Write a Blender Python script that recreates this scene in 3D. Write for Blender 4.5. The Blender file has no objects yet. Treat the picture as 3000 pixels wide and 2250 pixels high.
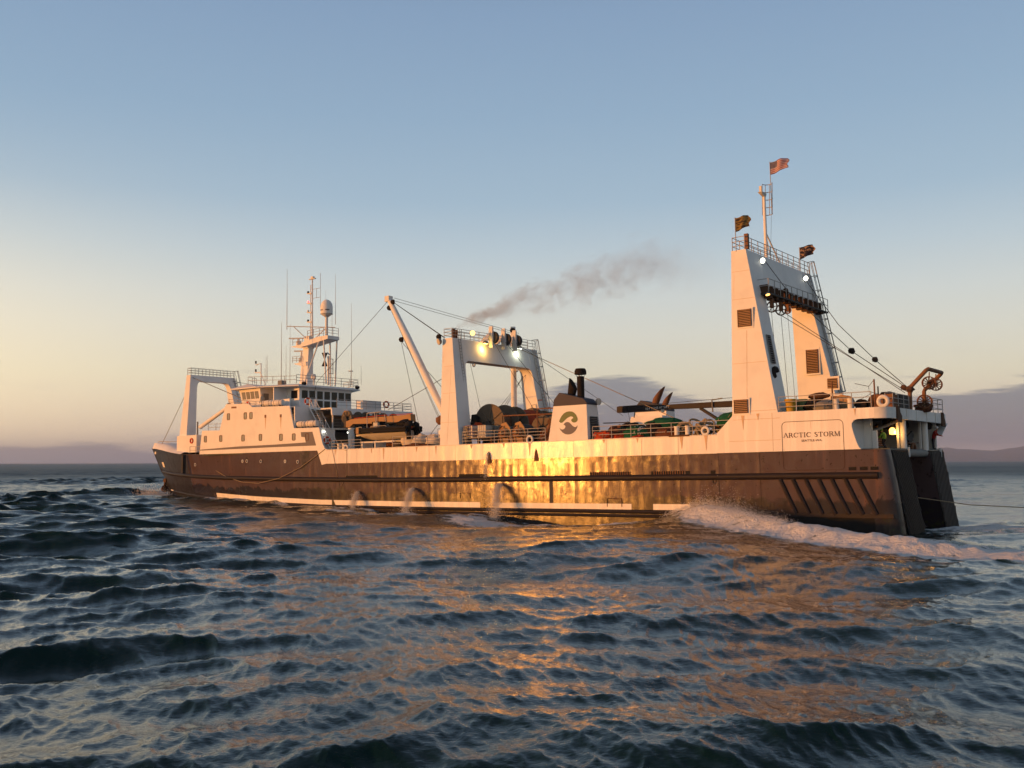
import bpy, bmesh, math, random
import numpy as np
from mathutils import Matrix, Vector, noise as mnoise

random.seed(7)
rng = np.random.default_rng(11)
scene = bpy.context.scene
COL = scene.collection
PI = math.pi

# ------------------------------------------------------------------ camera
CAM_H = 4.6
cam_d = bpy.data.cameras.new('camera')
cam = bpy.data.objects.new('camera', cam_d)
COL.objects.link(cam)
cam_d.sensor_width = 36.0
cam_d.lens = 36.0 * 2850.0 / 3000.0
cam_d.clip_start = 0.2
cam_d.clip_end = 80000.0
cam.location = (0, 0, CAM_H)
cam.rotation_mode = 'XYZ'
_p = math.atan(228.5 / 2850.0)
_r = math.atan(8.0 / 3000.0)
_fw = Vector((0, math.cos(_p), math.sin(_p)))
_rt0 = Vector((1, 0, 0))
_up0 = _rt0.cross(_fw)
_rt = math.cos(_r) * _rt0 - math.sin(_r) * _up0
_up = math.sin(_r) * _rt0 + math.cos(_r) * _up0
cam.matrix_world = Matrix(((_rt.x, _up.x, -_fw.x, 0), (_rt.y, _up.y, -_fw.y, 0),
                           (_rt.z, _up.z, -_fw.z, CAM_H), (0, 0, 0, 1)))
scene.camera = cam

# ------------------------------------------------------------------ sun
SUN_EL = math.radians(3.2)
SUN_H = Vector((-0.960, -0.282, 0)).normalized()
SUN_DIR = Vector((SUN_H.x * math.cos(SUN_EL), SUN_H.y * math.cos(SUN_EL), math.sin(SUN_EL)))
sun_d = bpy.data.lights.new('sun', 'SUN')
sun_d.energy = 5.0
sun_d.angle = math.radians(0.6)
sun_d.color = (1.0, 0.36, 0.06)
sun = bpy.data.objects.new('sun', sun_d)
COL.objects.link(sun)
sun.rotation_mode = 'QUATERNION'
sun.rotation_quaternion = SUN_DIR.to_track_quat('Z', 'Y')
sun.location = SUN_DIR * 200

# ------------------------------------------------------------------ node helper
class NT:
    def __init__(self, tree):
        self.t = tree
        self.n = tree.nodes
        self.l = tree.links
    def add(self, typ, **kw):
        nd = self.n.new(typ)
        for k, v in kw.items():
            setattr(nd, k, v)
        return nd
    def setin(self, nd, i, v):
        s = nd.inputs[i]
        if hasattr(v, 'node') or isinstance(v, bpy.types.NodeSocket):
            self.l.new(v, s)
        else:
            s.default_value = v
    def math(self, op, a, b=None, c=None, clamp=False):
        nd = self.add('ShaderNodeMath', operation=op, use_clamp=clamp)
        self.setin(nd, 0, a)
        if b is not None: self.setin(nd, 1, b)
        if c is not None: self.setin(nd, 2, c)
        return nd.outputs[0]
    def vmath(self, op, a, b=None, out=0):
        nd = self.add('ShaderNodeVectorMath', operation=op)
        self.setin(nd, 0, a)
        if b is not None: self.setin(nd, 1, b)
        return nd.outputs[out]
    def mix(self, f, a, b, blend='MIX'):
        nd = self.add('ShaderNodeMix', data_type='RGBA', blend_type=blend)
        self.setin(nd, 0, f); self.setin(nd, 6, a); self.setin(nd, 7, b)
        return nd.outputs[2]
    def ramp(self, f, stops, interp='LINEAR'):
        nd = self.add('ShaderNodeValToRGB')
        cr = nd.color_ramp
        cr.interpolation = interp
        while len(cr.elements) < len(stops):
            cr.elements.new(0.5)
        for e, (p, c) in zip(cr.elements, stops):
            e.position = p
            e.color = c if len(c) == 4 else (*c, 1)
        self.setin(nd, 0, f)
        return nd.outputs[0]
    def noise(self, vec, scale, detail=4, rough=0.55, dist=0.0, dim='3D'):
        nd = self.add('ShaderNodeTexNoise', noise_dimensions=dim)
        if vec is not None: self.setin(nd, 'Vector', vec)
        nd.inputs['Scale'].default_value = scale
        nd.inputs['Detail'].default_value = detail
        nd.inputs['Roughness'].default_value = rough
        nd.inputs['Distortion'].default_value = dist
        return nd.outputs[0]
    def smooth(self, v, a, b):
        nd = self.add('ShaderNodeMapRange', interpolation_type='SMOOTHSTEP')
        self.setin(nd, 0, v); self.setin(nd, 1, a); self.setin(nd, 2, b)
        nd.inputs[3].default_value = 0; nd.inputs[4].default_value = 1
        return nd.outputs[0]
    def sep(self, v):
        nd = self.add('ShaderNodeSeparateXYZ'); self.setin(nd, 0, v)
        return nd.outputs
    def comb(self, x, y, z):
        nd = self.add('ShaderNodeCombineXYZ')
        self.setin(nd, 0, x); self.setin(nd, 1, y); self.setin(nd, 2, z)
        return nd.outputs[0]

# ------------------------------------------------------------------ world / sky
world = bpy.data.worlds.new('World')
scene.world = world
world.use_nodes = True
W = NT(world.node_tree)
W.n.clear()
tc = W.add('ShaderNodeTexCoord')
dirv = W.vmath('NORMALIZE', tc.outputs['Generated'])
sky = W.add('ShaderNodeTexSky', sky_type='NISHITA')
sky.sun_disc = False
sky.sun_elevation = SUN_EL
sky.sun_rotation = math.atan2(SUN_H.x, SUN_H.y)
sky.altitude = 5
sky.air_density = 1.0
sky.dust_density = 1.2
sky.ozone_density = 1.5
dx, dy, dz = W.sep(dirv)
# after-sunrise band of colour: warm towards the sea, blue overhead
grad = W.ramp(W.math('MAXIMUM', dz, 0.0), [
    (0.0, (0.62, 0.44, 0.37)), (0.03, (0.76, 0.585, 0.44)), (0.085, (0.75, 0.685, 0.525)), (0.13, (0.69, 0.68, 0.60)), (0.165, (0.62, 0.655, 0.635)), (0.21, (0.49, 0.58, 0.635)),
    (0.26, (0.362, 0.487, 0.60)), (0.34, (0.285, 0.412, 0.555)), (0.43, (0.232, 0.345, 0.505)), (0.60, (0.11, 0.155, 0.225)), (1.0, (0.05, 0.075, 0.11))])
sund = W.vmath('DOT_PRODUCT', dirv, tuple(SUN_H), out=1)
warm = W.smooth(sund, -0.22, 1.0)
low = W.math('SUBTRACT', 1.0, W.smooth(dz, 0.0, 0.34))
warmf = W.math('MULTIPLY', warm, low)
c1 = W.mix(warmf, grad, (1.85, 1.42, 0.78, 1))
# low bank of grey-mauve cloud along the horizon
az = W.math('ARCTAN2', dx, dy)
el = W.math('ARCSINE', dz)
cv = W.comb(W.math('MULTIPLY', az, 7.0), W.math('MULTIPLY', el, 62.0), 3.7)
n1 = W.noise(cv, 1.0, 7, 0.56, 0.25)
cv2 = W.comb(W.math('MULTIPLY', az, 3.2), W.math('MULTIPLY', el, 3.0), 9.3)
n2 = W.noise(cv2, 1.0, 2, 0.5)
def bell(c, w, h):
    q = W.math('DIVIDE', W.math('SUBTRACT', az, c), w)
    return W.math('MULTIPLY', W.math('EXPONENT', W.math('MULTIPLY', W.math('MULTIPLY', q, q), -1.0)), h)
top = W.math('ADD', 0.004, W.math('MULTIPLY', W.smooth(n2, 0.45, 0.80), 0.030))
for _c, _w, _h in ((0.09, 0.17, 0.074), (0.48, 0.15, 0.066), (-0.40, 0.22, 0.007), (1.2, 0.3, 0.05), (-1.6, 0.4, 0.03), (2.5, 0.5, 0.05)):
    top = W.math('ADD', top, bell(_c, _w, _h))
aboveg = W.math('DIVIDE', W.math('SUBTRACT', top, el), 0.030)
dens = W.math('ADD', W.math('SUBTRACT', n1, 0.47), W.math('MULTIPLY', W.math('MINIMUM', aboveg, 0.55), 0.30))
lowgap = W.smooth(el, 0.003, 0.019)
lowgap = W.math('ADD', lowgap, W.math('SUBTRACT', 1.0, W.smooth(az, 0.05, 0.42)), clamp=True)
cmask = W.math('MULTIPLY', W.smooth(dens, -0.02, 0.13), lowgap)
cmask = W.math('MULTIPLY', cmask, W.math('SUBTRACT', 1.0, W.smooth(el, 0.085, 0.15)))
wisp = W.noise(W.comb(W.math('MULTIPLY', az, 7.0), W.math('MULTIPLY', el, 60.0), 1.3), 1.0, 5, 0.5, 0.2)
wm = W.math('MULTIPLY', W.smooth(wisp, 0.60, 0.78), W.math('SUBTRACT', 1.0, W.smooth(el, 0.07, 0.13)))
wm = W.math('MULTIPLY', wm, 0.55)
cmask = W.math('MAXIMUM', cmask, wm)
ccol = W.mix(warmf, (0.145, 0.160, 0.215, 1), (0.62, 0.50, 0.44, 1))
ccol = W.mix(W.math('MULTIPLY', W.smooth(el, 0.01, 0.09), 0.45), ccol, (0.26, 0.27, 0.32, 1))
c2 = W.mix(W.math('MULTIPLY', cmask, W.math('SUBTRACT', 0.88, W.math('MULTIPLY', warmf, 0.9))), c1, ccol)
# faint thin streaks higher up
nsk = W.mix(0.12, c2, W.mix(1.0, sky.outputs[0], (0.15, 0.15, 0.15, 1), 'MULTIPLY'))
bg = W.add('ShaderNodeBackground')
W.l.new(nsk, bg.inputs[0])
bg.inputs[1].default_value = 0.94
wo = W.add('ShaderNodeOutputWorld')
W.l.new(bg.outputs[0], wo.inputs[0])

# ------------------------------------------------------------------ exposure and engine
vs = scene.view_settings
vs.view_transform = 'Standard'
vs.look = 'None'
vs.exposure = 0.28
vs.gamma = 1.0
vs.use_curve_mapping = False
scene.render.engine = 'CYCLES'
cy = scene.cycles
cy.use_denoising = True
cy.use_adaptive_sampling = True
cy.adaptive_threshold = 0.02
cy.max_bounces = 6
cy.diffuse_bounces = 3
cy.glossy_bounces = 4
cy.transmission_bounces = 4
cy.volume_bounces = 1
cy.transparent_max_bounces = 8
cy.sample_clamp_indirect = 4.0
cy.caustics_reflective = False
cy.caustics_refractive = False

# ------------------------------------------------------------------ materials
def material(name):
    m = bpy.data.materials.new(name)
    m.use_nodes = True
    nt = NT(m.node_tree)
    b = nt.n['Principled BSDF']
    return m, nt, b

def objco(nt):
    return nt.add('ShaderNodeTexCoord').outputs['Object']

def paint(name, col, rough=0.5, wear=0.25, wear_col=(0.22, 0.10, 0.05), dirt=0.15, metal=0.0, bump=0.0, streak=True, spec=0.12):
    """painted steel: slight mottling, vertical rust runs, grime"""
    m, nt, b = material(name)
    co = nt.add('ShaderNodeNewGeometry').outputs['Position']
    x, y, z = nt.sep(co)
    h = nt.math('ADD', x, y)
    big = nt.noise(co, 0.55, 4, 0.6)
    st = nt.noise(nt.comb(nt.math('MULTIPLY', x, 2.6), nt.math('MULTIPLY', y, 2.6), nt.math('MULTIPLY', z, 0.22)), 1.0, 5, 0.6)
    c = nt.mix(nt.math('MULTIPLY', nt.smooth(big, 0.42, 0.75), dirt), (*col, 1), tuple(v * 0.55 for v in col) + (1,))
    if streak:
        msk = nt.math('MULTIPLY', nt.smooth(st, 0.58, 0.80), wear)
    else:
        msk = nt.math('MULTIPLY', nt.smooth(nt.noise(co, 4.0, 5, 0.65), 0.56, 0.70), wear)
    c = nt.mix(msk, c, (*wear_col, 1))
    nt.l.new(c, b.inputs['Base Color'])
    b.inputs['Roughness'].default_value = min(0.9, rough + 0.12)
    b.inputs['Metallic'].default_value = metal
    b.inputs['Specular IOR Level'].default_value = spec
    if bump:
        bp = nt.add('ShaderNodeBump')
        bp.inputs['Strength'].default_value = bump
        bp.inputs['Distance'].default_value = 0.02
        nt.l.new(nt.noise(co, 6.0, 4, 0.6), bp.inputs['Height'])
        nt.l.new(bp.outputs[0], b.inputs['Normal'])
    return m

def hull_paint(name, col, scrape, rough, zmark=True):
    """glossy ship-side enamel with buckled plating, scrapes and rust runs"""
    m, nt, b = material(name)
    co = nt.add('ShaderNodeNewGeometry').outputs['Position']
    x, y, z = nt.sep(co)
    st = nt.noise(nt.comb(nt.math('MULTIPLY', x, 1.7), nt.math('MULTIPLY', y, 1.7), nt.math('MULTIPLY', z, 0.13)), 1.0, 5, 0.6)
    fine = nt.noise(co, 2.4, 6, 0.68)
    blot = nt.noise(nt.comb(x, y, nt.math('MULTIPLY', z, 0.6)), 0.42, 7, 0.64, 0.6)
    c = nt.mix(nt.math('MULTIPLY', nt.smooth(st, 0.45, 0.75), 0.5), (*col, 1), tuple(v * 1.5 for v in col) + (1,))
    c = nt.mix(nt.math('MULTIPLY', nt.smooth(st, 0.60, 0.74), scrape), c, (0.17, 0.075, 0.035, 1))
    if zmark:
        lowz = nt.math('SUBTRACT', 1.0, nt.smooth(z, 1.2, 2.5))
        bl = nt.smooth(nt.math('ADD', blot, nt.math('MULTIPLY', lowz, 0.30)), 0.62, 0.70)
        c = nt.mix(nt.math('MULTIPLY', bl, 0.85), c, (0.014, 0.013, 0.017, 1))
        weed = nt.math('MULTIPLY', nt.smooth(fine, 0.52, 0.62), nt.math('SUBTRACT', 1.0, nt.smooth(z, 0.1, 1.3)))
        c = nt.mix(nt.math('MULTIPLY', weed, 0.7), c, (0.035, 0.045, 0.012, 1))
        pits = nt.math('MULTIPLY', nt.smooth(nt.noise(co, 3.3, 3, 0.5), 0.66, 0.70), 0.8)
        c = nt.mix(pits, c, (0.03, 0.018, 0.012, 1))
    nt.l.new(c, b.inputs['Base Color'])
    pat = nt.noise(nt.comb(x, y, nt.math('MULTIPLY', z, 0.8)), 1.3, 5, 0.65, 0.5)
    nt.l.new(nt.math('ADD', 0.12 if zmark else 0.08, nt.math('MULTIPLY', nt.smooth(pat, 0.36, 0.66), 0.16 if zmark else 0.06)), b.inputs['Specular IOR Level'])
    rr = nt.math('ADD', rough - 0.04, nt.math('MULTIPLY', fine, 0.09))
    if zmark:
        rr = nt.math('ADD', rr, nt.math('MULTIPLY', bl, 0.06))
    nt.l.new(rr, b.inputs['Roughness'])
    bp = nt.add('ShaderNodeBump')
    bp.inputs['Strength'].default_value = 1.0
    bp.inputs['Distance'].default_value = 1.0
    hs_ = nt.noise(nt.comb(nt.math('MULTIPLY', x, 7.0), nt.math('MULTIPLY', y, 7.0), nt.math('MULTIPLY', z, 46.0)), 1.0, 1, 0.5)
    hgt = nt.math('ADD', nt.math('MULTIPLY', fine, 0.0011), nt.math('MULTIPLY', nt.noise(co, 0.9, 3, 0.5), 0.006))
    hgt = nt.math('ADD', hgt, nt.math('MULTIPLY', hs_, 0.0026))
    nt.l.new(hgt, bp.inputs['Height'])
    nt.l.new(bp.outputs[0], b.inputs['Normal'])
    return m

M = {}
M['hull'] = hull_paint('hull_enamel', (0.072, 0.050, 0.052), 0.45, 0.14)
M['hullwhite'] = hull_paint('topside_white', (0.74, 0.72, 0.70), 0.40, 0.17, zmark=False)
M['bandwhite'] = hull_paint('boot_top_white', (0.70, 0.68, 0.64), 0.35, 0.40, zmark=False)
M['bow'] = hull_paint('bow_navy', (0.026, 0.026, 0.032), 0.20, 0.34)
M['anti'] = hull_paint('antifouling_red', (0.10, 0.028, 0.02), 0.3, 0.5)
M['white'] = paint('white_paint', (0.78, 0.77, 0.75), 0.50, 0.22, (0.42, 0.26, 0.15), dirt=0.22)
M['white2'] = paint('worn_white_paint', (0.72, 0.71, 0.68), 0.55, 0.45, dirt=0.35)
M['navy'] = paint('navy_paint', (0.055, 0.055, 0.075), 0.45, 0.10, dirt=0.2)
M['stripe'] = paint('grey_brown_stripe', (0.17, 0.16, 0.17), 0.5, 0.05, dirt=0.1)
M['olive'] = paint('olive_green_paint', (0.16, 0.20, 0.09), 0.5, 0.05, dirt=0.1)
M['pipe'] = paint('fender_pipe', (0.022, 0.019, 0.022), 0.40, 0.25, (0.07, 0.035, 0.02), dirt=0.3, bump=0.3)
M['transom'] = paint('scuffed_transom', (0.010, 0.009, 0.009), 0.55, 0.4, (0.12, 0.06, 0.035), 0.4, bump=0.4)
M['bar'] = paint('rub_bar_steel', (0.055, 0.048, 0.044), 0.45, 0.3, (0.12, 0.06, 0.035), 0.4, streak=False)
M['rust'] = paint('rusted_steel', (0.10, 0.055, 0.035), 0.7, 0.5, (0.16, 0.07, 0.03), 0.5, streak=False, bump=0.5)
M['darksteel'] = paint('dark_steel', (0.055, 0.052, 0.05), 0.55, 0.4, dirt=0.4, streak=False, bump=0.3)
M['greysteel'] = paint('grey_steel', (0.23, 0.225, 0.21), 0.55, 0.35, dirt=0.4, streak=False)
M['flange'] = paint('worn_flange', (0.15, 0.12, 0.09), 0.6, 0.6, (0.10, 0.05, 0.025), 0.6, streak=False, bump=0.4)
M['railm'] = paint('railing_grey', (0.40, 0.38, 0.36), 0.5, 0.3, dirt=0.3, streak=False)
M['black'] = paint('black_rubber', (0.014, 0.014, 0.015), 0.6, 0.1, (0.05, 0.04, 0.035), 0.2, streak=False)
M['soot'] = paint('sooty_steel', (0.020, 0.017, 0.016), 0.75, 0.3, (0.07, 0.035, 0.02), 0.3, streak=False)
M['tan'] = paint('tan_crane_paint', (0.36, 0.22, 0.11), 0.5, 0.25, dirt=0.3)
M['deck'] = paint('deck_plate', (0.10, 0.11, 0.10), 0.7, 0.4, dirt=0.5, streak=False)
M['wire'] = paint('wire_rope', (0.07, 0.062, 0.055), 0.6, 0.3, dirt=0.2, streak=False)
M['rope'] = paint('manila_rope', (0.30, 0.24, 0.16), 0.85, 0.3, (0.14, 0.1, 0.06), 0.4, streak=False, bump=0.6)
M['netgreen'] = paint('green_net', (0.012, 0.085, 0.045), 0.85, 0.4, (0.03, 0.16, 0.08), 0.5, streak=False, bump=1.0)
M['netlime'] = paint('lime_net', (0.06, 0.17, 0.025), 0.85, 0.4, (0.03, 0.10, 0.02), 0.5, streak=False, bump=1.0)
M['netorange'] = paint('orange_net', (0.36, 0.055, 0.02), 0.85, 0.4, (0.2, 0.03, 0.015), 0.5, streak=False, bump=1.0)
M['netbrown'] = paint('brown_net', (0.12, 0.05, 0.03), 0.85, 0.4, (0.05, 0.025, 0.02), 0.5, streak=False, bump=1.0)
M['netblack'] = paint('black_net', (0.02, 0.018, 0.018), 0.85, 0.4, (0.05, 0.04, 0.035), 0.5, streak=False, bump=1.0)
M['netyellow'] = paint('yellow_net', (0.24, 0.19, 0.05), 0.85, 0.4, (0.15, 0.11, 0.04), 0.5, streak=False, bump=1.0)
M['bag'] = paint('white_sack', (0.62, 0.56, 0.48), 0.8, 0.3, (0.35, 0.25, 0.16), 0.4, streak=False, bump=0.8)
M['orange'] = paint('safety_orange', (0.55, 0.075, 0.02), 0.5, 0.1, dirt=0.2, streak=False)
M['yellow'] = paint('yellow_plastic', (0.50, 0.33, 0.05), 0.5, 0.2, dirt=0.3, streak=False)
M['blue'] = paint('blue_plastic', (0.02, 0.04, 0.18), 0.4, 0.1, dirt=0.2, streak=False)
M['blueframe'] = paint('blue_cage', (0.16, 0.09, 0.22), 0.5, 0.1, dirt=0.2, streak=False)
M['cream'] = paint('cream_plastic', (0.55, 0.52, 0.46), 0.5, 0.2, dirt=0.3, streak=False)
M['raft'] = paint('liferaft_shell', (0.70, 0.66, 0.60), 0.45, 0.1, dirt=0.15, streak=False)
M['ruststain'] = paint('rust_stain', (0.60, 0.43, 0.28), 0.6, 0.7, (0.72, 0.64, 0.55), 0.3)
M['text'] = paint('dark_lettering', (0.075, 0.045, 0.04), 0.6, 0.0, dirt=0.0)
M['textw'] = paint('white_lettering', (0.62, 0.58, 0.55), 0.6, 0.0, dirt=0.0)
M['ironbrown'] = paint('iron_brown', (0.20, 0.10, 0.055), 0.55, 0.3, dirt=0.4, streak=False, bump=0.3)
M['skin'] = paint('skin', (0.42, 0.25, 0.17), 0.6, 0.0, dirt=0.1)
M['red'] = paint('red_cloth', (0.30, 0.025, 0.02), 0.8, 0.0, dirt=0.3)
M['hivis'] = paint('hivis_green', (0.25, 0.42, 0.06), 0.8, 0.0, dirt=0.3)
M['darkcloth'] = paint('dark_cloth', (0.03, 0.025, 0.03), 0.85, 0.0, dirt=0.3)
M['palecloth'] = paint('pale_cloth', (0.45, 0.42, 0.36), 0.85, 0.0, dirt=0.3)

def glass(name, tint, rough=0.06, spec=0.7):
    m, nt, b = material(name)
    b.inputs['Base Color'].default_value = (*tint, 1)
    b.inputs['Roughness'].default_value = rough
    b.inputs['Specular IOR Level'].default_value = spec
    return m
M['glass'] = glass('window_glass', (0.010, 0.009, 0.009), 0.08, 0.22)
M['glassreflect'] = glass('painted_reflection_glass', (0.26, 0.25, 0.20), 0.12)  # pale tint paints reflected light into the pane colour

def lamp_mat(name, col, s):
    m, nt, b = material(name)
    b.inputs['Base Color'].default_value = (0.8, 0.8, 0.8, 1)
    b.inputs['Emission Color'].default_value = (*col, 1)
    b.inputs['Emission Strength'].default_value = s
    return m
M['sodium'] = lamp_mat('sodium_lamp', (1.0, 0.46, 0.10), 3.2)
M['floodw'] = lamp_mat('white_lamp', (1.0, 0.97, 0.82), 5)
M['navred'] = lamp_mat('red_lamp', (1.0, 0.06, 0.08), 1.8)

def flag_us():
    m, nt, b = material('striped_flag')
    uv = nt.add('ShaderNodeUVMap').outputs[0]
    u, v, _ = nt.sep(uv)
    st = nt.math('MODULO', nt.math('FLOOR', nt.math('MULTIPLY', v, 12.999)), 2.0)
    c = nt.mix(st, (0.25, 0.005, 0.012, 1), (0.62, 0.54, 0.54, 1))
    cant = nt.math('MULTIPLY', nt.math('LESS_THAN', u, 0.4), nt.math('GREATER_THAN', v, 0.462))
    vo = nt.add('ShaderNodeTexVoronoi', voronoi_dimensions='2D')
    nt.l.new(nt.comb(nt.math('MULTIPLY', u, 15.0), nt.math('MULTIPLY', v, 9.3), 0), vo.inputs['Vector'])
    vo.inputs['Scale'].default_value = 1.0
    vo.inputs['Randomness'].default_value = 0.0
    star = nt.math('LESS_THAN', vo.outputs['Distance'], 0.26)
    cc = nt.mix(star, (0.025, 0.03, 0.10, 1), (0.62, 0.55, 0.52, 1))
    c = nt.mix(cant, c, cc)
    nt.l.new(c, b.inputs['Base Color'])
    b.inputs['Roughness'].default_value = 0.85
    return m
M['flagus'] = flag_us()

def flag_pat(name, base, fig, sx, sy, th):
    m, nt, b = material(name)
    uv = nt.add('ShaderNodeUVMap').outputs[0]
    u, v, _ = nt.sep(uv)
    n = nt.noise(nt.comb(nt.math('MULTIPLY', u, sx), nt.math('MULTIPLY', v, sy), 4.2), 1.0, 2, 0.5)
    c = nt.mix(nt.smooth(n, th, th + 0.03), (*base, 1), (*fig, 1))
    nt.l.new(c, b.inputs['Base Color'])
    b.inputs['Roughness'].default_value = 0.85
    return m
M['flagolive'] = flag_pat('olive_flag', (0.035, 0.022, 0.014), (0.21, 0.14, 0.035), 3.0, 9.0, 0.46)
M['flagdark'] = flag_pat('dark_emblem_flag', (0.015, 0.012, 0.022), (0.32, 0.20, 0.12), 3.4, 4.4, 0.53)

# ------------------------------------------------------------------ ship frame
D0 = 66.7
PHI = math.atan(2220 / 2850.0)
TRIM = math.radians(-0.95)
O = Vector((D0 * (2597 - 1500) / 2850.0, D0, 0))
F0 = Vector((-math.cos(PHI), math.sin(PHI), 0))
TT = Vector((math.sin(PHI), math.cos(PHI), 0))
FF = math.cos(TRIM) * F0 + math.sin(TRIM) * Vector((0, 0, 1))
ZZ = -math.sin(TRIM) * F0 + math.cos(TRIM) * Vector((0, 0, 1))
SHIP = Matrix(((FF.x, -TT.x, ZZ.x, O.x), (FF.y, -TT.y, ZZ.y, O.y), (FF.z, -TT.z, ZZ.z, O.z), (0, 0, 0, 1)))
# ship coordinates: s metres forward of the stern, t metres in from the port side, z metres up

def L(p):
    return (p[0], -p[1], p[2])

class MB:
    """collects shapes given in ship coordinates (s, t, z)"""
    def __init__(self):
        self.v = []; self.f = []
    def add(self, vs, fs):
        k = len(self.v)
        self.v += [tuple(p) for p in vs]
        self.f += [tuple(i + k for i in f) for f in fs]
        return self
    def box(self, s0, s1, t0, t1, z0, z1):
        return self.hexa([(s0, t0, z0), (s1, t0, z0), (s1, t1, z0), (s0, t1, z0), (s0, t0, z1), (s1, t0, z1), (s1, t1, z1), (s0, t1, z1)])
    def hexa(self, p):
        return self.add(p, [(0, 3, 2, 1), (4, 5, 6, 7), (0, 1, 5, 4), (1, 2, 6, 5), (2, 3, 7, 6), (3, 0, 4, 7)])
    def prism(self, poly, off):
        n = len(poly)
        b = [(p[0] + off[0], p[1] + off[1], p[2] + off[2]) for p in poly]
        fs = [tuple(range(n - 1, -1, -1)), tuple(range(n, 2 * n))]
        fs += [(i, (i + 1) % n, n + (i + 1) % n, n + i) for i in range(n)]
        return self.add(list(poly) + b, fs)
    def sz(self, poly, t0, t1):
        return self.prism([(a, t0, b) for a, b in poly], (0, t1 - t0, 0))
    def tz(self, poly, s0, s1):
        return self.prism([(s0, a, b) for a, b in poly], (s1 - s0, 0, 0))
    def st(self, poly, z0, z1):
        return self.prism([(a, b, z0) for a, b in poly], (0, 0, z1 - z0))
    def loft(self, rings, cap=True, closed=True):
        n = len(rings[0]); vs = []; fs = []
        for r in rings: vs += list(r)
        m = n if closed else n - 1
        for i in range(len(rings) - 1):
            for j in range(m):
                a = i * n + j; b = i * n + (j + 1) % n
                fs.append((a, b, b + n, a + n))
        if cap and closed:
            fs.append(tuple(range(n - 1, -1, -1)))
            fs.append(tuple(range((len(rings) - 1) * n, len(rings) * n)))
        return self.add(vs, fs)
    def cyl(self, p0, p1, r0, r1=None, n=8, cap=True):
        r1 = r0 if r1 is None else r1
        a = Vector(p0); b = Vector(p1); d = (b - a)
        if d.length < 1e-6: return self
        q = d.to_track_quat('Z', 'Y')
        ring = lambda c, r: [tuple(c + q @ Vector((r * math.cos(2 * PI * i / n), r * math.sin(2 * PI * i / n), 0))) for i in range(n)]
        return self.loft([ring(a, r0), ring(b, r1)], cap)
    def tube(self, path, r, n=6, closed=False):
        P = [Vector(p) for p in path]; k = len(P); rings = []
        ref = None
        for i in range(k):
            if closed: d = P[(i + 1) % k] - P[i - 1]
            else: d = P[min(i + 1, k - 1)] - P[max(i - 1, 0)]
            d.normalize()
            if ref is None:
                ref = Vector((0, 0, 1)) if abs(d.z) < 0.9 else Vector((1, 0, 0))
            x = d.cross(ref); x.normalize(); y = x.cross(d); ref = y
            rr = r[i] if isinstance(r, (list, tuple)) else r
            rings.append([tuple(P[i] + x * (rr * math.cos(2 * PI * j / n)) + y * (rr * math.sin(2 * PI * j / n))) for j in range(n)])
        if closed:
            rings.append(rings[0]); return self.loft(rings, False)
        return self.loft(rings, True)
    def torus(self, c, axis, R, r, n=20, m=8, a0=0.0, a1=None):
        q = Vector(axis).to_track_quat('Z', 'Y'); C = Vector(c)
        full = a1 is None
        a1 = 2 * PI if full else a1
        k = n if full else n + 1
        pts = [tuple(C + q @ Vector((R * math.cos(a0 + (a1 - a0) * i / n), R * math.sin(a0 + (a1 - a0) * i / n), 0))) for i in range(k)]
        return self.tube(pts, r, m, closed=full)
    def lathe(self, prof, c, axis=(0, 0, 1), n=16):
        q = Vector(axis).to_track_quat('Z', 'Y'); C = Vector(c)
        rings = [[tuple(C + q @ Vector((r * math.cos(2 * PI * i / n), r * math.sin(2 * PI * i / n), h))) for i in range(n)] for r, h in prof]
        return self.loft(rings, True)
    def blob(self, c, rad, seed=0, rough=0.25, nu=14, nv=9, freq=1.6):
        vs = []; fs = []
        for j in range(nv + 1):
            th = PI * j / nv
            for i in range(nu):
                ph = 2 * PI * i / nu
                d = Vector((math.sin(th) * math.cos(ph), math.sin(th) * math.sin(ph), math.cos(th)))
                k = 1 + rough * mnoise.noise(d * freq + Vector((seed * 3.1, seed * 1.7, seed))) + rough * 0.6 * mnoise.noise(d * freq * 2.7 + Vector((seed, 0, seed * 2.3)))
                vs.append((c[0] + rad[0] * d.x * k, c[1] + rad[1] * d.y * k, c[2] + rad[2] * d.z * k))
        for j in range(nv):
            for i in range(nu):
                a = j * nu + i; b = j * nu + (i + 1) % nu
                fs.append((a, b, b + nu, a + nu))
        return self.add(vs, fs)
    def mesh(self, name, org=(0, 0, 0), smooth=40):
        me = bpy.data.meshes.new(name)
        me.from_pydata([(p[0] - org[0], -(p[1] - org[1]), p[2] - org[2]) for p in self.v], [], self.f)
        bm = bmesh.new(); bm.from_mesh(me)
        bmesh.ops.remove_doubles(bm, verts=bm.verts, dist=1e-5)
        bmesh.ops.recalc_face_normals(bm, faces=bm.faces)
        bm.to_mesh(me); bm.free()
        if smooth:
            me.polygons.foreach_set('use_smooth', [True] * len(me.polygons))
            me.set_sharp_from_angle(angle=math.radians(smooth))
        me.update()
        return me
    def build(self, name, mat, parent, org=(0, 0, 0), smooth=40, loc=None):
        me = self.mesh(name, org, smooth)
        return link(name, me, mat, parent, loc)

def link(name, me, mat, parent, loc=None):
    o = bpy.data.objects.new(name, me)
    COL.objects.link(o)
    if mat is not None and not me.materials:
        me.materials.append(M[mat] if isinstance(mat, str) else mat)
    o.parent = parent
    if loc is not None: o.location = L(loc)
    return o

def tag(o, label, cat, group=None, kind=None):
    if label: o['label'] = label
    if cat: o['category'] = cat
    if group: o['group'] = group
    if kind: o['kind'] = kind
    return o

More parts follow.
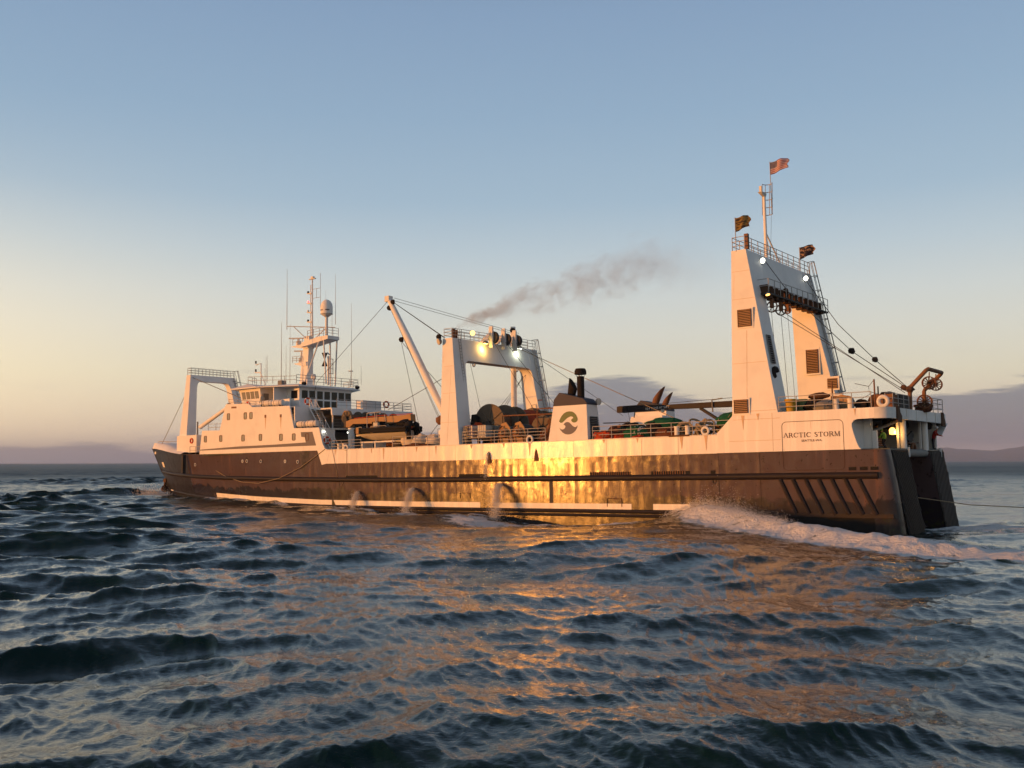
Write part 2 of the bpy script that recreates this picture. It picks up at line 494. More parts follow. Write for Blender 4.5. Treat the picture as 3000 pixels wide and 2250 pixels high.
def thing(name, label, cat, loc=(0, 0, 0), group=None, rotz=0.0):
    """a thing of its own aboard the ship, standing at ship coordinates loc"""
    o = bpy.data.objects.new(name, None)
    COL.objects.link(o)
    o.empty_display_size = 0.3
    o.matrix_world = SHIP @ Matrix.Translation(L(loc)) @ Matrix.Rotation(rotz, 4, 'Z')
    return tag(o, label, cat, group)

def copy_tree(o, loc=None, label=None, rotz=0.0):
    def rec(a, par):
        c = a.copy(); COL.objects.link(c); c.parent = par
        for ch in a.children: rec(ch, c)
        return c
    c = rec(o, None)
    if loc is not None:
        c.matrix_world = SHIP @ Matrix.Translation(L(loc)) @ Matrix.Rotation(rotz, 4, 'Z')
    if label: c['label'] = label
    return c

# ------------------------------------------------------------------ sea surface
def band_tile(Lt, N, lmin, lmax, wind, spread, amp, seed, chop=0.9, spec=-1.75):
    """one periodic patch of wind sea holding the wavelengths lmin..lmax (height, x shift, y shift)"""
    r = np.random.default_rng(seed)
    k1 = 2 * np.pi * np.fft.fftfreq(N, Lt / N)
    kx, ky = np.meshgrid(k1, k1, indexing='xy')
    k = np.hypot(kx, ky); k[0, 0] = 1e9
    lam = 2 * np.pi / k
    kp = 2 * np.pi / lmax
    S = np.exp(-0.6 * (kp / k) ** 2) * k ** spec
    S *= np.clip((lam - lmin * 0.9) / (lmin * 0.5), 0, 1)
    S *= (lam < lmax * 1.6)
    th = np.arctan2(ky, kx) - wind
    dirf = np.abs(np.cos(th)) ** (2 * spread) + 0.12
    S *= dirf
    h = S * (r.normal(size=(N, N)) + 1j * r.normal(size=(N, N)))
    hz = np.real(np.fft.ifft2(h))
    sc = amp / hz.std()
    hz *= sc
    dxs = np.real(np.fft.ifft2(1j * kx / k * h)) * sc * chop
    dys = np.real(np.fft.ifft2(1j * ky / k * h)) * sc * chop
    return hz, dxs, dys, Lt, N

def samp(tile, x, y, rot):
    hz, ax, ay, Lt, N = tile
    c, s = math.cos(rot), math.sin(rot)
    u = (x * c + y * s) / Lt * N; v = (-x * s + y * c) / Lt * N
    i0 = np.floor(u).astype(int); j0 = np.floor(v).astype(int)
    fu = u - i0; fv = v - j0
    i0 %= N; j0 %= N; i1 = (i0 + 1) % N; j1 = (j0 + 1) % N
    out = []
    for a in (hz, ax, ay):
        out.append((a[j0, i0] * (1 - fu) + a[j0, i1] * fu) * (1 - fv) + (a[j1, i0] * (1 - fu) + a[j1, i1] * fu) * fv)
    h, p, q = out
    return h, p * c - q * s, p * s + q * c

WIND = math.radians(68)
TC = band_tile(317, 256, 11, 34, WIND, 1.3, 0.18, 3, 0.9)
TA = band_tile(83, 512, 1.0, 9.5, WIND + 0.25, 1.15, 0.24, 5, 1.25, -1.9)
TB = band_tile(11.3, 512, 0.10, 1.2, WIND - 0.3, 0.9, 0.017, 9, 1.0, -1.8)

PROF_S = np.array([-40, -20, -12, -6, -1, 3, 6, 8, 10, 12, 14, 15.5, 17.5, 20, 23, 26, 29, 32, 36, 40, 47, 54, 66, 75, 84, 92, 96, 99, 103, 110])
PROF_Z = np.array([0, 0, -0.1, -0.2, -0.42, -0.34, 0.0, 0.45, 0.72, 0.85, 0.90, 0.72, 0.05, -0.5, -0.55, -0.95, -1.05, -0.75, -0.15, -0.25, -0.3, 0.1, 0.3, 0.4, 0.2, 0.1, 0.35, 0.5, 0.2, 0])
RID_S = np.array([-26, -16, -8, -2, 4, 9, 13, 16.5])
RID_T = np.array([-24, -19.0, -15.5, -12.0, -8.0, -4.5, -2.0, -0.8])
RID_A = np.array([0.15, 0.32, 0.42, 0.50, 0.62, 0.70, 0.65, 0.0])

def cheap_noise(x, y, freqs, seed):
    r = np.random.default_rng(seed); out = np.zeros_like(x); tot = 0
    for f in freqs:
        for _ in range(3):
            a = r.uniform(0, 2 * np.pi); p = r.uniform(0, 6.28, 2)
            out += np.sin(f * (x * math.cos(a) + y * math.sin(a)) + p[0] + 1.3 * np.sin(f * 0.47 * (y * math.cos(a) - x * math.sin(a)) + p[1])) / f ** 0.6
            tot += 0.5 / f ** 1.2
    return out / math.sqrt(tot)

def sea_points(x, y):
    d = np.hypot(x, y)
    fB = np.clip((100 - d) / 60, 0, 1); fA = np.clip((900 - d) / 700, 0, 1) ; fC = np.clip((5000 - d) / 4000, 0, 1)
    hC, xC, yC = samp(TC, x, y, 0.0)
    hA, xA, yA = samp(TA, x, y, 0.35)
    hB, xB, yB = samp(TB, x, y, -0.6)
    gust = 0.75 + 0.35 * cheap_noise(x * 0.04, y * 0.04, (1.0, 2.1), 4)
    gust = np.clip(gust, 0.35, 1.5)
    # ship's own waves
    rx = x - O.x; ry = y - O.y
    s = rx * F0.x + ry * F0.y; t = rx * TT.x + ry * TT.y
    tt = np.where(t < 0, -t, 0.0)
    inside = ((s > -2) & (s < 100) & (t > -30) & (t < 50))
    calm = np.exp(-tt / 20.0) * ((s > -6) & (s < 100))
    fade = np.exp(-tt / np.where(s > 18, 9.0, 5.5))
    fade = np.where(t > 8, np.exp(-(np.maximum(t - 15.6, 0)) / 5.5), fade)
    hs = np.interp(s, PROF_S, PROF_Z) * fade
    rt_ = np.interp(s, RID_S, RID_T); ra = np.interp(s, RID_S, RID_A, left=0, right=0)
    w = np.where(t < rt_, 1.5, 2.6)
    ridge = ra * np.exp(-((t - rt_) / w) ** 2)
    hs = hs + ridge
    # foam
    n1 = cheap_noise(x, y, (0.9, 1.7, 3.1), 21); n2 = cheap_noise(x, y, (2.5, 5.0, 9.0), 22)
    wid = 3.2 + 0.20 * np.maximum(14 - s, 0)
    wedge = np.clip((t - (rt_ - 4.6 * np.clip((17.5 - s) / 5.0, 0.15, 1))) / 1.8, 0, 1) * np.clip((rt_ + wid - t) / (0.45 * wid), 0, 1) * np.clip((17.4 - s) / 1.6, 0, 1) * np.clip((s + 75) / 60, 0, 1)
    amp_ = np.interp(s, [-40, -20, -8, 0, 8, 16], [0.75, 1.05, 1.15, 1.1, 1.12, 1.15])
    foam = np.clip(wedge * amp_ * (0.92 + 0.16 * n1 + 0.06 * n2), 0, 1)
    # discharge foam, drifting aft along the side
    for s0, t0, ln, wd, am in ((35.9, -4.2, 18.0, 4.6, 1.2), (46.6, -3.4, 11.0, 3.0, 1.15), (54.2, -2.0, 9.0, 1.9, 1.05), (21.0, -3.0, 7.0, 2.6, 0.95)):
        u = (s0 + 0.8 - s) / ln
        m_ = np.clip(u * 6, 0, 1) * np.clip(1.0 - u, 0, 1)
        wv = np.exp(-((t - (t0 - 2.6 * u)) / (wd * (0.55 + 0.7 * np.clip(u, 0, 1)))) ** 2)
        foam = np.maximum(foam, np.clip(am * m_ ** 0.7 * wv * (1.1 + 0.25 * n1), 0, 1))
    # stern wash and thin lace along the side
    wash = np.exp(-((t - 7.8) / 6.5) ** 2) * np.clip((1.5 - s) / 3, 0, 1) * np.clip((s + 90) / 80, 0, 1)
    foam = np.maximum(foam, np.clip(wash * 1.25 - 0.35 + 0.25 * n1 + 0.12 * n2, 0, 0.85) * np.clip(wash * 6, 0, 1))
    bowf = np.exp(-((s - 96.5) / 3.0) ** 2) * np.exp(-((t - 5.5) / 2.6) ** 2)
    foam = np.maximum(foam, np.clip(bowf * 1.5 - 0.25 + 0.25 * n1, 0, 1) * np.clip(bowf * 6, 0, 1))
    side = np.exp(-tt / 1.3) * ((s > 0) & (s < 92) & (t < 6)) * 0.7
    foam = np.maximum(foam, np.clip(side - 0.20 + 0.28 * n1 + 0.1 * n2, 0, 0.85) * np.clip(side * 4, 0, 1))
    # scattered little whitecaps on the steepest crests
    cap = np.clip((hA * gust - 0.75) / 0.2, 0, 1) * np.clip((n2 + 0.1), 0, 1) * 0.0
    foam = np.maximum(foam, cap)
    kill = 1 - 0.52 * calm
    z = hC * fC * (1 - 0.6 * calm) + hA * fA * gust * kill + hB * fB * (0.7 + 0.5 * gust) + hs
    z = z + foam * (0.03 * n2 + 0.05 * n1) * np.clip((140 - d) / 60, 0, 1)
    X = x + xC * fC * (1 - calm) + xA * fA * gust * kill + xB * fB
    Y = y + yC * fC * (1 - calm) + yA * fA * gust * kill + yB * fB
    return X, Y, z, foam

def fan_mesh(name, radii, angs, fn):
    R, A = np.meshgrid(radii, angs, indexing='ij')
    x = (R * np.sin(A)).ravel(); y = (R * np.cos(A)).ravel()
    X, Y, Z, foam = fn(x, y)
    nr, na = R.shape
    idx = np.arange(nr * na).reshape(nr, na)
    q = np.stack([idx[:-1, :-1], idx[1:, :-1], idx[1:, 1:], idx[:-1, 1:]], -1).reshape(-1, 4)
    q = q[:, ::-1]
    me = bpy.data.meshes.new(name)
    me.vertices.add(nr * na)
    me.vertices.foreach_set('co', np.stack([X, Y, Z], 1).astype(np.float32).ravel())
    me.loops.add(q.size); me.polygons.add(len(q))
    me.loops.foreach_set('vertex_index', q.astype(np.int32).ravel())
    me.polygons.foreach_set('loop_start', np.arange(0, q.size, 4, dtype=np.int32))
    me.polygons.foreach_set('use_smooth', np.ones(len(q), dtype=bool))
    me.update(calc_edges=True)
    at = me.attributes.new('foam', 'FLOAT', 'POINT')
    at.data.foreach_set('value', foam.astype(np.float32))
    return me

def sea_material():
    m, nt, b = material('sea_water')
    co = nt.add('ShaderNodeNewGeometry').outputs['Position']
    fo = nt.add('ShaderNodeAttribute', attribute_name='foam').outputs['Fac']
    fine = nt.noise(co, 5.5, 5, 0.62)
    lace = nt.noise(co, 1.6, 6, 0.66, 0.6)
    vor = nt.add('ShaderNodeTexVoronoi', feature='DISTANCE_TO_EDGE')
    nt.l.new(nt.vmath('ADD', co, nt.comb(lace, fine, 0)), vor.inputs['Vector'])
    vor.inputs['Scale'].default_value = 1.1
    web = nt.math('SUBTRACT', 1.0, nt.smooth(vor.outputs['Distance'], 0.0, 0.22))
    tex = nt.math('ADD', nt.math('MULTIPLY', nt.math('SUBTRACT', lace, 0.5), 1.25), nt.math('MULTIPLY', nt.math('SUBTRACT', web, 0.4), 0.28))
    f = nt.smooth(nt.math('ADD', fo, tex), 0.42, 0.82)
    f = nt.math('MULTIPLY', f, nt.smooth(fo, 0.04, 0.20))
    pale = nt.mix(nt.math('MULTIPLY', nt.smooth(fo, 0.10, 0.7), 0.75), (0.0030, 0.0165, 0.0145, 1), (0.11, 0.15, 0.15, 1))
    c = nt.mix(f, pale, (0.66, 0.66, 0.67, 1))
    nt.l.new(c, b.inputs['Base Color'])
    b.inputs['IOR'].default_value = 1.333
    b.inputs['Specular IOR Level'].default_value = 0.5
    x, y, z = nt.sep(co)
    dist = nt.vmath('LENGTH', nt.comb(x, y, 0), out=1)
    rg = nt.math('ADD', 0.05, nt.math('MULTIPLY', nt.smooth(dist, 35.0, 480.0), 0.43))
    nt.l.new(nt.math('ADD', rg, nt.math('MULTIPLY', f, 0.6)), b.inputs['Roughness'])
    near = nt.math('SUBTRACT', 1.0, nt.smooth(dist, 25.0, 160.0))
    r1 = nt.noise(co, 9.0, 4, 0.6, 0.3)
    r2 = nt.noise(nt.comb(nt.math('MULTIPLY', x, 0.6), nt.math('MULTIPLY', y, 1.3), z), 2.2, 5, 0.62, 0.4)
    r3 = nt.noise(nt.comb(nt.math('MULTIPLY', x, 0.5), y, 0), 0.55, 5, 0.6, 0.3)
    hgt = nt.math('ADD', nt.math('MULTIPLY', r1, 0.010), nt.math('MULTIPLY', r2, nt.math('ADD', 0.02, nt.math('MULTIPLY', nt.math('SUBTRACT', 1.0, near), 0.10))))
    hgt = nt.math('ADD', hgt, nt.math('MULTIPLY', r3, nt.math('MULTIPLY', nt.smooth(dist, 120.0, 500.0), 0.25)))
    hgt = nt.math('ADD', hgt, nt.math('MULTIPLY', nt.math('ADD', nt.math('MULTIPLY', lace, 0.30), nt.math('MULTIPLY', fine, 0.10)), nt.smooth(fo, 0.05, 0.5)))
    bp = nt.add('ShaderNodeBump')
    bp.inputs['Strength'].default_value = 0.85
    bp.inputs['Distance'].default_value = 1.0
    nt.l.new(hgt, bp.inputs['Height'])
    nt.l.new(bp.outputs[0], b.inputs['Normal'])
    return m
M['sea'] = sea_material()

radii = [7.5]
while radii[-1] < 26000:
    r = radii[-1]
    radii.append(r + max(0.055, 0.0066 * r if r < 45 else 0.0052 * r) if r < 900 else r * 1.06)
radii = np.array(radii)
angs = np.radians(np.linspace(-37, 37, 860))
sea = link('sea', fan_mesh('sea', radii, angs, sea_points), 'sea', None)
tag(sea, 'dark choppy sea with the ship\'s foaming wake', None, kind='structure')
# the rest of the sea, all round
radii2 = np.concatenate([np.linspace(0.5, 7.5, 10), 7.5 * 1.06 ** np.arange(1, 141)])
angs2 = np.radians(np.linspace(37, 323, 240))
sea2 = link('sea', fan_mesh('sea_around', radii2, angs2, sea_points), 'sea', None)
tag(sea2, 'open sea outside the view', None, kind='structure')
rn = np.linspace(0.5, 7.5, 30)
sea3 = link('sea', fan_mesh('sea_near', rn, np.radians(np.linspace(-37, 37, 120)), sea_points), 'sea', None)
tag(sea3, 'open sea just under the viewer', None, kind='structure')

# ------------------------------------------------------------------ far hills
def hills():
    az0, az1 = math.radians(20), math.radians(62)
    na, nr = 260, 14
    vs = []; fs = []
    pts = [(20, 0.010), (22.5, 0.0135), (23.7, 0.0150), (25.0, 0.0128), (25.8, 0.0118), (26.3, 0.0108), (27.1, 0.0135), (27.6, 0.0150), (28.1, 0.0172), (30, 0.0175), (34, 0.016), (40, 0.017), (50, 0.013), (62, 0.008)]
    pa = [math.radians(p[0]) for p in pts]; ph = [p[1] for p in pts]
    for i in range(na):
        a = az0 + (az1 - az0) * i / (na - 1)
        top = float(np.interp(a, pa, ph))
        for j in range(nr):
            u = j / (nr - 1)
            r = 13000 + 5200 * u
            prof = math.sin(PI * min(1, u * 1.25) * 0.5) if u < 0.62 else math.cos((u - 0.62) / 0.38 * PI / 2)
            n = mnoise.fractal(Vector((a * 60, r / 900.0, 0)), 1.0, 2.0, 5)
            hgt = top * 16000 * prof * (0.97 + 0.10 * n) - 25 * (1 - u)
            vs.append((r * math.sin(a), r * math.cos(a), hgt if j else -30))
    for i in range(na - 1):
        for j in range(nr - 1):
            k = i * nr + j
            fs.append((k, k + nr, k + nr + 1, k + 1))
    me = bpy.data.meshes.new('hills'); me.from_pydata(vs, [], fs)
    me.polygons.foreach_set('use_smooth', [True] * len(me.polygons)); me.update()
    m, nt, b = material('hill_forest')
    co = nt.add('ShaderNodeNewGeometry').outputs['Position']
    n = nt.noise(co, 0.004, 5, 0.6)
    nt.l.new(nt.mix(nt.smooth(n, 0.4, 0.6), (0.05, 0.055, 0.04, 1), (0.09, 0.08, 0.06, 1)), b.inputs['Base Color'])
    b.inputs['Roughness'].default_value = 0.95
    b.inputs['Specular IOR Level'].default_value = 0.1
    return link('hills', me, m, None)
tag(hills(), 'low line of distant hazy hills on the horizon', None, kind='structure')

# ================================================================== the trawler
ship = bpy.data.objects.new('stern_trawler', None)
COL.objects.link(ship)
ship.empty_display_size = 2
ship.matrix_world = SHIP
tag(ship, 'long white and dark hulled stern trawler with three gantries, steaming left across the view', 'ship')
B = 15.6
CL = 7.8

def part(name, mb, mat, parent=None, **k):
    return mb.build(name, mat, parent or ship, **k)

# ---- hull form
_DS = [-3, 0, 1, 4.5, 8.2]
_CURV = {
    8.2: ([66, 72, 76, 80, 84, 88, 92, 96, 99, 101, 102], [0, .05, .25, .7, 1.35, 2.3, 3.5, 5.0, 6.3, 7.3, 7.8]),
    4.5: ([60, 68, 74, 80, 84, 88, 92, 95, 97, 98.3, 98.9], [0, .05, .5, 1.3, 2.1, 3.2, 4.6, 5.9, 6.9, 7.5, 7.8]),
    1.0: ([54, 62, 68, 74, 80, 86, 90, 93, 95, 96.3, 97], [0, .1, .45, 1.25, 2.4, 4.0, 5.3, 6.4, 7.1, 7.6, 7.8]),
    0.0: ([52, 62, 68, 74, 80, 86, 90, 93, 95, 96.2, 96.9], [0, .2, .7, 1.6, 2.8, 4.4, 5.7, 6.7, 7.3, 7.65, 7.8]),
    -3: ([40, 60, 68, 74, 80, 86, 90, 93, 95, 96, 96.5], [.9, 1.3, 2.0, 3.0, 4.2, 5.6, 6.6, 7.2, 7.5, 7.7, 7.8]),
}
def stem_s(z):
    return float(np.interp(z, _DS, [96.5, 96.9, 97, 98.9, 102]))
def hull_t(s, z):
    """port half of the hull: distance in from the port side plane"""
    v = [float(np.interp(s, *_CURV[d])) for d in _DS]
    return float(np.interp(z, _DS, v))

def rail_z(s):      # the long pipe fender
    return float(np.interp(s, [0, 40, 50, 64, 75, 84, 92, 99], [3.64, 3.64, 3.68, 3.88, 4.1, 4.36, 4.7, 5.1]))
def low_z(s):       # the lower pipe fender
    return float(np.interp(s, [0, 45, 58, 70, 80, 88, 96], [.90, .92, 1.02, 1.35, 1.75, 2.1, 2.55]))
def deck_z(s):      # upper edge of the dark plating forward
    return float(np.interp(s, [50, 66, 76, 82, 86, 90, 94, 98, 102], [6.84, 6.86, 6.88, 6.98, 7.12, 7.45, 7.85, 8.15, 8.3]))

# base hull, both sides, from the ramp head forward
mb = MB()
stations = [9, 12, 20, 30, 40, 48, 54, 58.2, 62, 66, 69, 72, 75, 78, 81, 84, 86, 88, 90, 92, 94, 95.5]
rings = []
for s in stations:
    ztop = 5.42 if s < 58 else deck_z(s)
    zs = [-3, -1.2, 0, 0.9, 1.8, 2.8, 3.6, 4.5, 5.4] + ([ztop] if s < 58 else [ztop])
    zs = [-3, -1.2, 0, 0.9, 1.8, 2.8, 3.6, 4.4, 5.0, ztop]
    port = [(s, hull_t(s, z) + 0.03, z) for z in zs]
    stbd = [(s, B - hull_t(s, z) - 0.03, z) for z in reversed(zs)]
    rings.append(port + stbd)
# bow: close on the stem
for q in (0.45, 0.75, 0.92, 1.0):
    s0 = 95.5
    ring = []
    zt = deck_z(95.5 + (101.8 - 95.5) * q)
    zs = [-3, -1.2, 0, 0.9, 1.8, 2.8, 3.6, 4.4, 5.0, zt]
    pr = []
    for z in zs:
        s = s0 + (stem_s(z) - s0) * q
        pr.append((s, min(CL - 0.04 * (1 if q < 1 else 0.3), hull_t(s, z) + 0.03), z))
    rings.append(pr + [(p[0], B - p[1], p[2]) for p in reversed(pr)])
mb.loft(rings, True)
hull = part('hull', mb, 'hull', smooth=35)
hull['label'] = 'dark scraped hull plating with rust runs'

# plates of the parallel side, dished between the frames, proud of the base hull
def plate_mesh(name, w, z0, z1, nb, seed, matname, thick=0.03):
    r = random.Random(seed)
    nx, nz = nb * 4, 4
    amp = [r.uniform(-0.003, 0.011) for _ in range(nb)]
    tilt = r.uniform(-0.006, 0.006)
    vs = []; fs = []
    for i in range(nx + 1):
        x = (w - 0.025) * i / nx
        bay = min(int(i / 4), nb - 1); u = (i / 4.0) - bay
        for j in range(nz + 1):
            v = j / nz
            d = amp[bay] * math.sin(PI * u) ** 2 * (0.55 + 0.45 * math.sin(PI * v)) + tilt * (v - 0.5)
            vs.append((x, d, z0 + (z1 - z0 - 0.012) * v))
    for i in range(nx):
        for j in range(nz):
            a = i * (nz + 1) + j
            fs.append((a, a + nz + 1, a + nz + 2, a + 1))
    m_ = MB(); m_.add(vs, fs)
    me = m_.mesh(name, smooth=50)
    me.materials.append(M[matname])
    return me

PW = 3.32
for row, (z0, z1, mn, s0, s1) in enumerate([(-2.4, 0.95, 'hull', 9.2, 52), (0.95, 2.88, 'hull', 9.2, 56.2), (2.88, 4.95, 'hull', 9.2, 62.3), (4.95, 5.42, 'hull', 9.2, 57.6), (5.42, 6.82, 'hullwhite', 12.6, 57.5)]):
    meshes = [plate_mesh('shell_plate', PW, z0, z1, 4, row * 10 + q, mn) for q in range(5)]
    s = s0; q = 0
    while s + PW <= s1 + 0.05:
        o = link('shell_plate', meshes[(q * 3 + row) % 5], None, ship, (s, 0.0, 0))
        s += PW; q += 1
    if s1 - s > 0.5:
        link('shell_plate', plate_mesh('shell_plate', s1 - s, z0, z1, max(1, int((s1 - s) / .83)), row * 10 + 8, mn), None, ship, (s, 0.0, 0))

# antifouling showing in the trough
mb = MB(); mb.loft([[(s, hull_t(s, z) - 0.012 - (0.012 if s > 60 else 0), z) for z in (-2.3, -1.0, -0.30)] for s in np.linspace(9.3, 60, 12)], False, False)
part('antifouling_band', mb, 'anti')

# white boot-top band, in its two lengths
for a, b_ in ((20.3, 34.6), (15.05, 18.3)):
    mb = MB(); mb.sz([(a, 1.06), (b_, 1.06), (b_, 1.54), (a, 1.54)], -0.022, 0.03); part('boot_top_band', mb, 'bandwhite')
mb = MB()
ss = list(np.linspace(36.2, 78.4, 30))
mb.loft([[(s, hull_t(s, z) - 0.02, z) for z in (low_z(s) + 0.16, low_z(s) + 0.40, low_z(s) + 0.66)] for s in ss], False, False)
part('boot_top_band', mb, 'bandwhite')

# pipe fenders
mb = MB(); mb.tube([(s, hull_t(s, rail_z(s)) - 0.02, rail_z(s)) for s in np.linspace(0.6, 98.2, 70)], 0.25, 10); part('upper_fender', mb, 'pipe')
mb = MB(); mb.tube([(s, hull_t(s, low_z(s)) - 0.02, low_z(s)) for s in np.linspace(15.2, 94, 60)], 0.17, 8); part('lower_fender', mb, 'pipe')
mb = MB(); mb.tube([(s, hull_t(s, low_z(s)) - 0.03, low_z(s) - 0.34) for s in np.linspace(15.0, 52, 24)], 0.13, 8); part('lower_fender', mb, 'pipe')
mb = MB(); mb.tube([(s, hull_t(s, rail_z(s) ) - 0.05, rail_z(s) + 0.10) for s in np.linspace(78, 98.6, 26)], 0.07, 6); part('fender_cap', mb, 'white2')
mb = MB(); mb.tube([(s, hull_t(s, low_z(s)) - 0.06, low_z(s) + 0.06) for s in np.linspace(84, 95.6, 16)], 0.07, 6); part('fender_cap', mb, 'white2')
for k in range(7):
    a = 7.69 - 0.95 * k; mb = MB()
    mb.tube([(a, -0.02, 3.5), (a - 0.58, -0.04, 2.2), (a - 1.17, -0.02, 0.93)], 0.15, 8)
    part('diagonal_fender', mb, 'pipe')
mb = MB(); mb.sz([(-0.3, 0.70), (9.2, 0.70), (9.2, 0.98), (-0.3, 0.98)], -0.10, 0.05); part('knuckle_strake', mb, 'pipe')
mb = MB(); mb.loft([[(s, 0.0 - 0.012 + (0.35 if s < 0.2 else 0.0), z) for z in (-2.4, -0.8, 0.72)] for s in (0.1, 1.0, 5.0, 9.2)], False, False); part('recess_shade_sheet', mb, 'black')  # black sheet paints the shade of the recess below the knuckle
for a, b_, zz in ((2.11, 2.61, 4.12), (1.32, 1.83, 4.12), (0.62, 1.10, 4.12)):
    mb = MB(); mb.box(a, b_, -0.012, 0.05, zz - 0.10, zz + 0.10); so = part('mooring_slot', mb, 'black')
    mb = MB(); mb.tube([(a, -0.02, zz - .1), (b_, -0.02, zz - .1), (b_, -0.02, zz + .1), (a, -0.02, zz + .1)], 0.025, 5, True); part('slot_rim', mb, 'pipe', so)
# freeing slots above the fender, with grids
for a, b_ in ((49.5, 54.0), (35.4, 38.75), (20.3, 24.25), (15.5, 18.4), (14.95, 15.35), (12.8, 13.2)):
    mb = MB(); mb.box(a, b_, -0.014, 0.04, 3.86, 4.13); sl = part('freeing_slot', mb, 'black')
    if a < 30 and b_ - a > 1:
        n = int((b_ - a) / 0.21)
        bar = MB(); bar.box(-0.03, 0.03, -0.05, -0.012, 3.86, 4.13); bme = bar.mesh('slot_bar'); bme.materials.append(M['ironbrown'])
        for i in range(n):
            link('slot_bar', bme, None, sl, (a + 0.1 + 0.21 * i, 0, 0))
for s, z in ((82.57, 5.74), (71.43, 5.95), (70.6, 5.95), (67.91, 5.88), (63.71, 5.79), (61.62, 5.7)):
    t = hull_t(s, z) - 0.01
    mb = MB(); mb.torus((s, t, z), (0, 1, 0), 0.16, 0.035, 14, 6); ph = part('porthole', mb, 'white2')
    mb = MB(); mb.cyl((s, t - 0.005, z), (s, t + 0.05, z), 0.15, n=14); part('pane', mb, 'glassreflect' if s in (71.43, 63.71) else 'glass', ph)
# rust weeping from the bulwark cap
for i, (s, z, ln, w) in enumerate(((48.6, 6.8, 1.2, .12), (50.3, 6.8, .45, .10), (44.1, 6.8, .5, .12), (41.6, 6.8, .8, .10), (37.2, 6.8, .35, .14), (33.4, 6.8, .4, .12), (30.5, 6.75, 1.1, .14), (22.8, 6.8, .3, .14), (19.6, 6.8, .35, .10), (15.6, 6.8, 1.0, .16), (13.5, 6.85, 1.2, .15), (55.6, 6.8, .5, .10), (10.4, 8.2, 1.1, .13), (9.2, 8.3, .5, .12), (2.0, 8.3, .5, .08))):
    mb = MB(); mb.add([(s - w, -0.018, z), (s + w, -0.018, z), (s + w * .35, -0.018, z - ln * .6), (s + w * .1, -0.018, z - ln), (s - w * .15, -0.018, z - ln * .9), (s - w * .5, -0.018, z - ln * .45)], [(0, 1, 2, 3, 4, 5)]); part('rust_run', mb, 'ruststain', smooth=0)
# overboard discharge outlets with rust skirts
for s, z in ((35.1, 6.05), (29.8, 6.15)):
    mb = MB(); mb.sz([(s - .32, z - 1.0), (s + .25, z - 1.0), (s + .12, z - .15), (s, z + .12), (s - .12, z - .15)], -0.03, 0.02); part('rust_run', mb, 'rust')
for s, z in ((33.8, 3.12), (44.5, 2.76), (52.15, 2.46), (12.9, 3.28)):
    mb = MB(); mb.torus((s, -0.02, z), (0, 1, 0), 0.14, 0.04, 12, 6); part('discharge_outlet', mb, 'darksteel')
mb = MB(); mb.sz([(28.1, 0.1 + 1.45), (28.45, 1.55), (28.45, 3.5), (28.1, 3.5)], -0.02, 0.02); part('doubler_strip', mb, 'darksteel')
mb = MB(); mb.sz([(12.55, 1.0), (12.95, 1.0), (12.95, 3.45), (12.55, 3.45)], -0.02, 0.02); part('doubler_strip', mb, 'hull')
mb = MB(); mb.tube([(22.6, -0.03, 1.3), (22.6, -0.03, 1.95), (21.2, -0.03, 1.95), (21.2, -0.03, 1.3)], 0.035, 5); part('ladder_frame', mb, 'rust')
mb = MB(); mb.tube([(38.6, -0.03, 1.9), (38.6, -0.03, 2.4), (37.4, -0.03, 2.4), (37.4, -0.03, 1.9)], 0.03, 5); part('ladder_frame', mb, 'rust')

# darker repainted bow ahead of the paint break
mb = MB(); rings = []
for s in (84.95, 86, 88, 90, 92, 94, 95.5):
    rings.append([(s, hull_t(s, z) + 0.012, z) for z in (-1.0, 0, 0.9, 1.8, 2.8, 3.6, 4.4, 5.0, deck_z(s) - 0.03)])
for q in (0.45, 0.75, 0.92, 1.0):
    zt = deck_z(95.5 + 6.3 * q) - 0.03; rr_ = []
    for z in (-1.0, 0, 0.9, 1.8, 2.8, 3.6, 4.4, 5.0, zt):
        s = 95.5 + (stem_s(z) + 0.02 - 95.5) * q
        rr_.append((s, min(CL - (0.05 if q < 1 else 0.0), hull_t(s, z) + 0.010), z))
    rings.append(rr_)
mb.loft(rings, False, False); bs = part('bow_shell', mb, 'bow', smooth=35)
bs['label'] = 'darker navy plating of the bow'
# anchor in the bow
an = MB(); an.tube([(97.9, 7.45, 4.0), (98.25, 7.45, 3.2), (98.1, 7.45, 2.5)], 0.16, 8); an.tube([(97.5, 6.75, 3.0), (97.9, 7.1, 2.5), (98.2, 7.5, 2.4), (98.5, 7.9, 2.6), (98.4, 8.3, 3.1)], 0.2, 8); an.blob((98.05, 7.4, 2.7), (.5, .55, .4), 3, .4); an.box(97.6, 98.2, 7.2, 7.7, 3.6, 4.1)
part('anchor', an, 'rust')
# bow name plate and hawse opening
mb = MB(); mb.loft([[(s, hull_t(s, z) - 0.03, z) for z in (5.62, 6.3)] for s in (95.5, 96.3, 97.0)], False, False); part('bow_plate', mb, 'white2')
mb = MB(); mb.cyl((99.2, hull_t(99.2, 7.6) - 0.06, 7.6), (99.2, hull_t(99.2, 7.6) + 0.2, 7.6), 0.2, n=10); part('hawse_pipe', mb, 'white2')
mb = MB(); mb.sz([(84.7, 4.7), (84.9, 4.7), (84.9, 7.0), (84.7, 7.0)], 1.25, 1.7); part('fender_post', mb, 'darksteel')

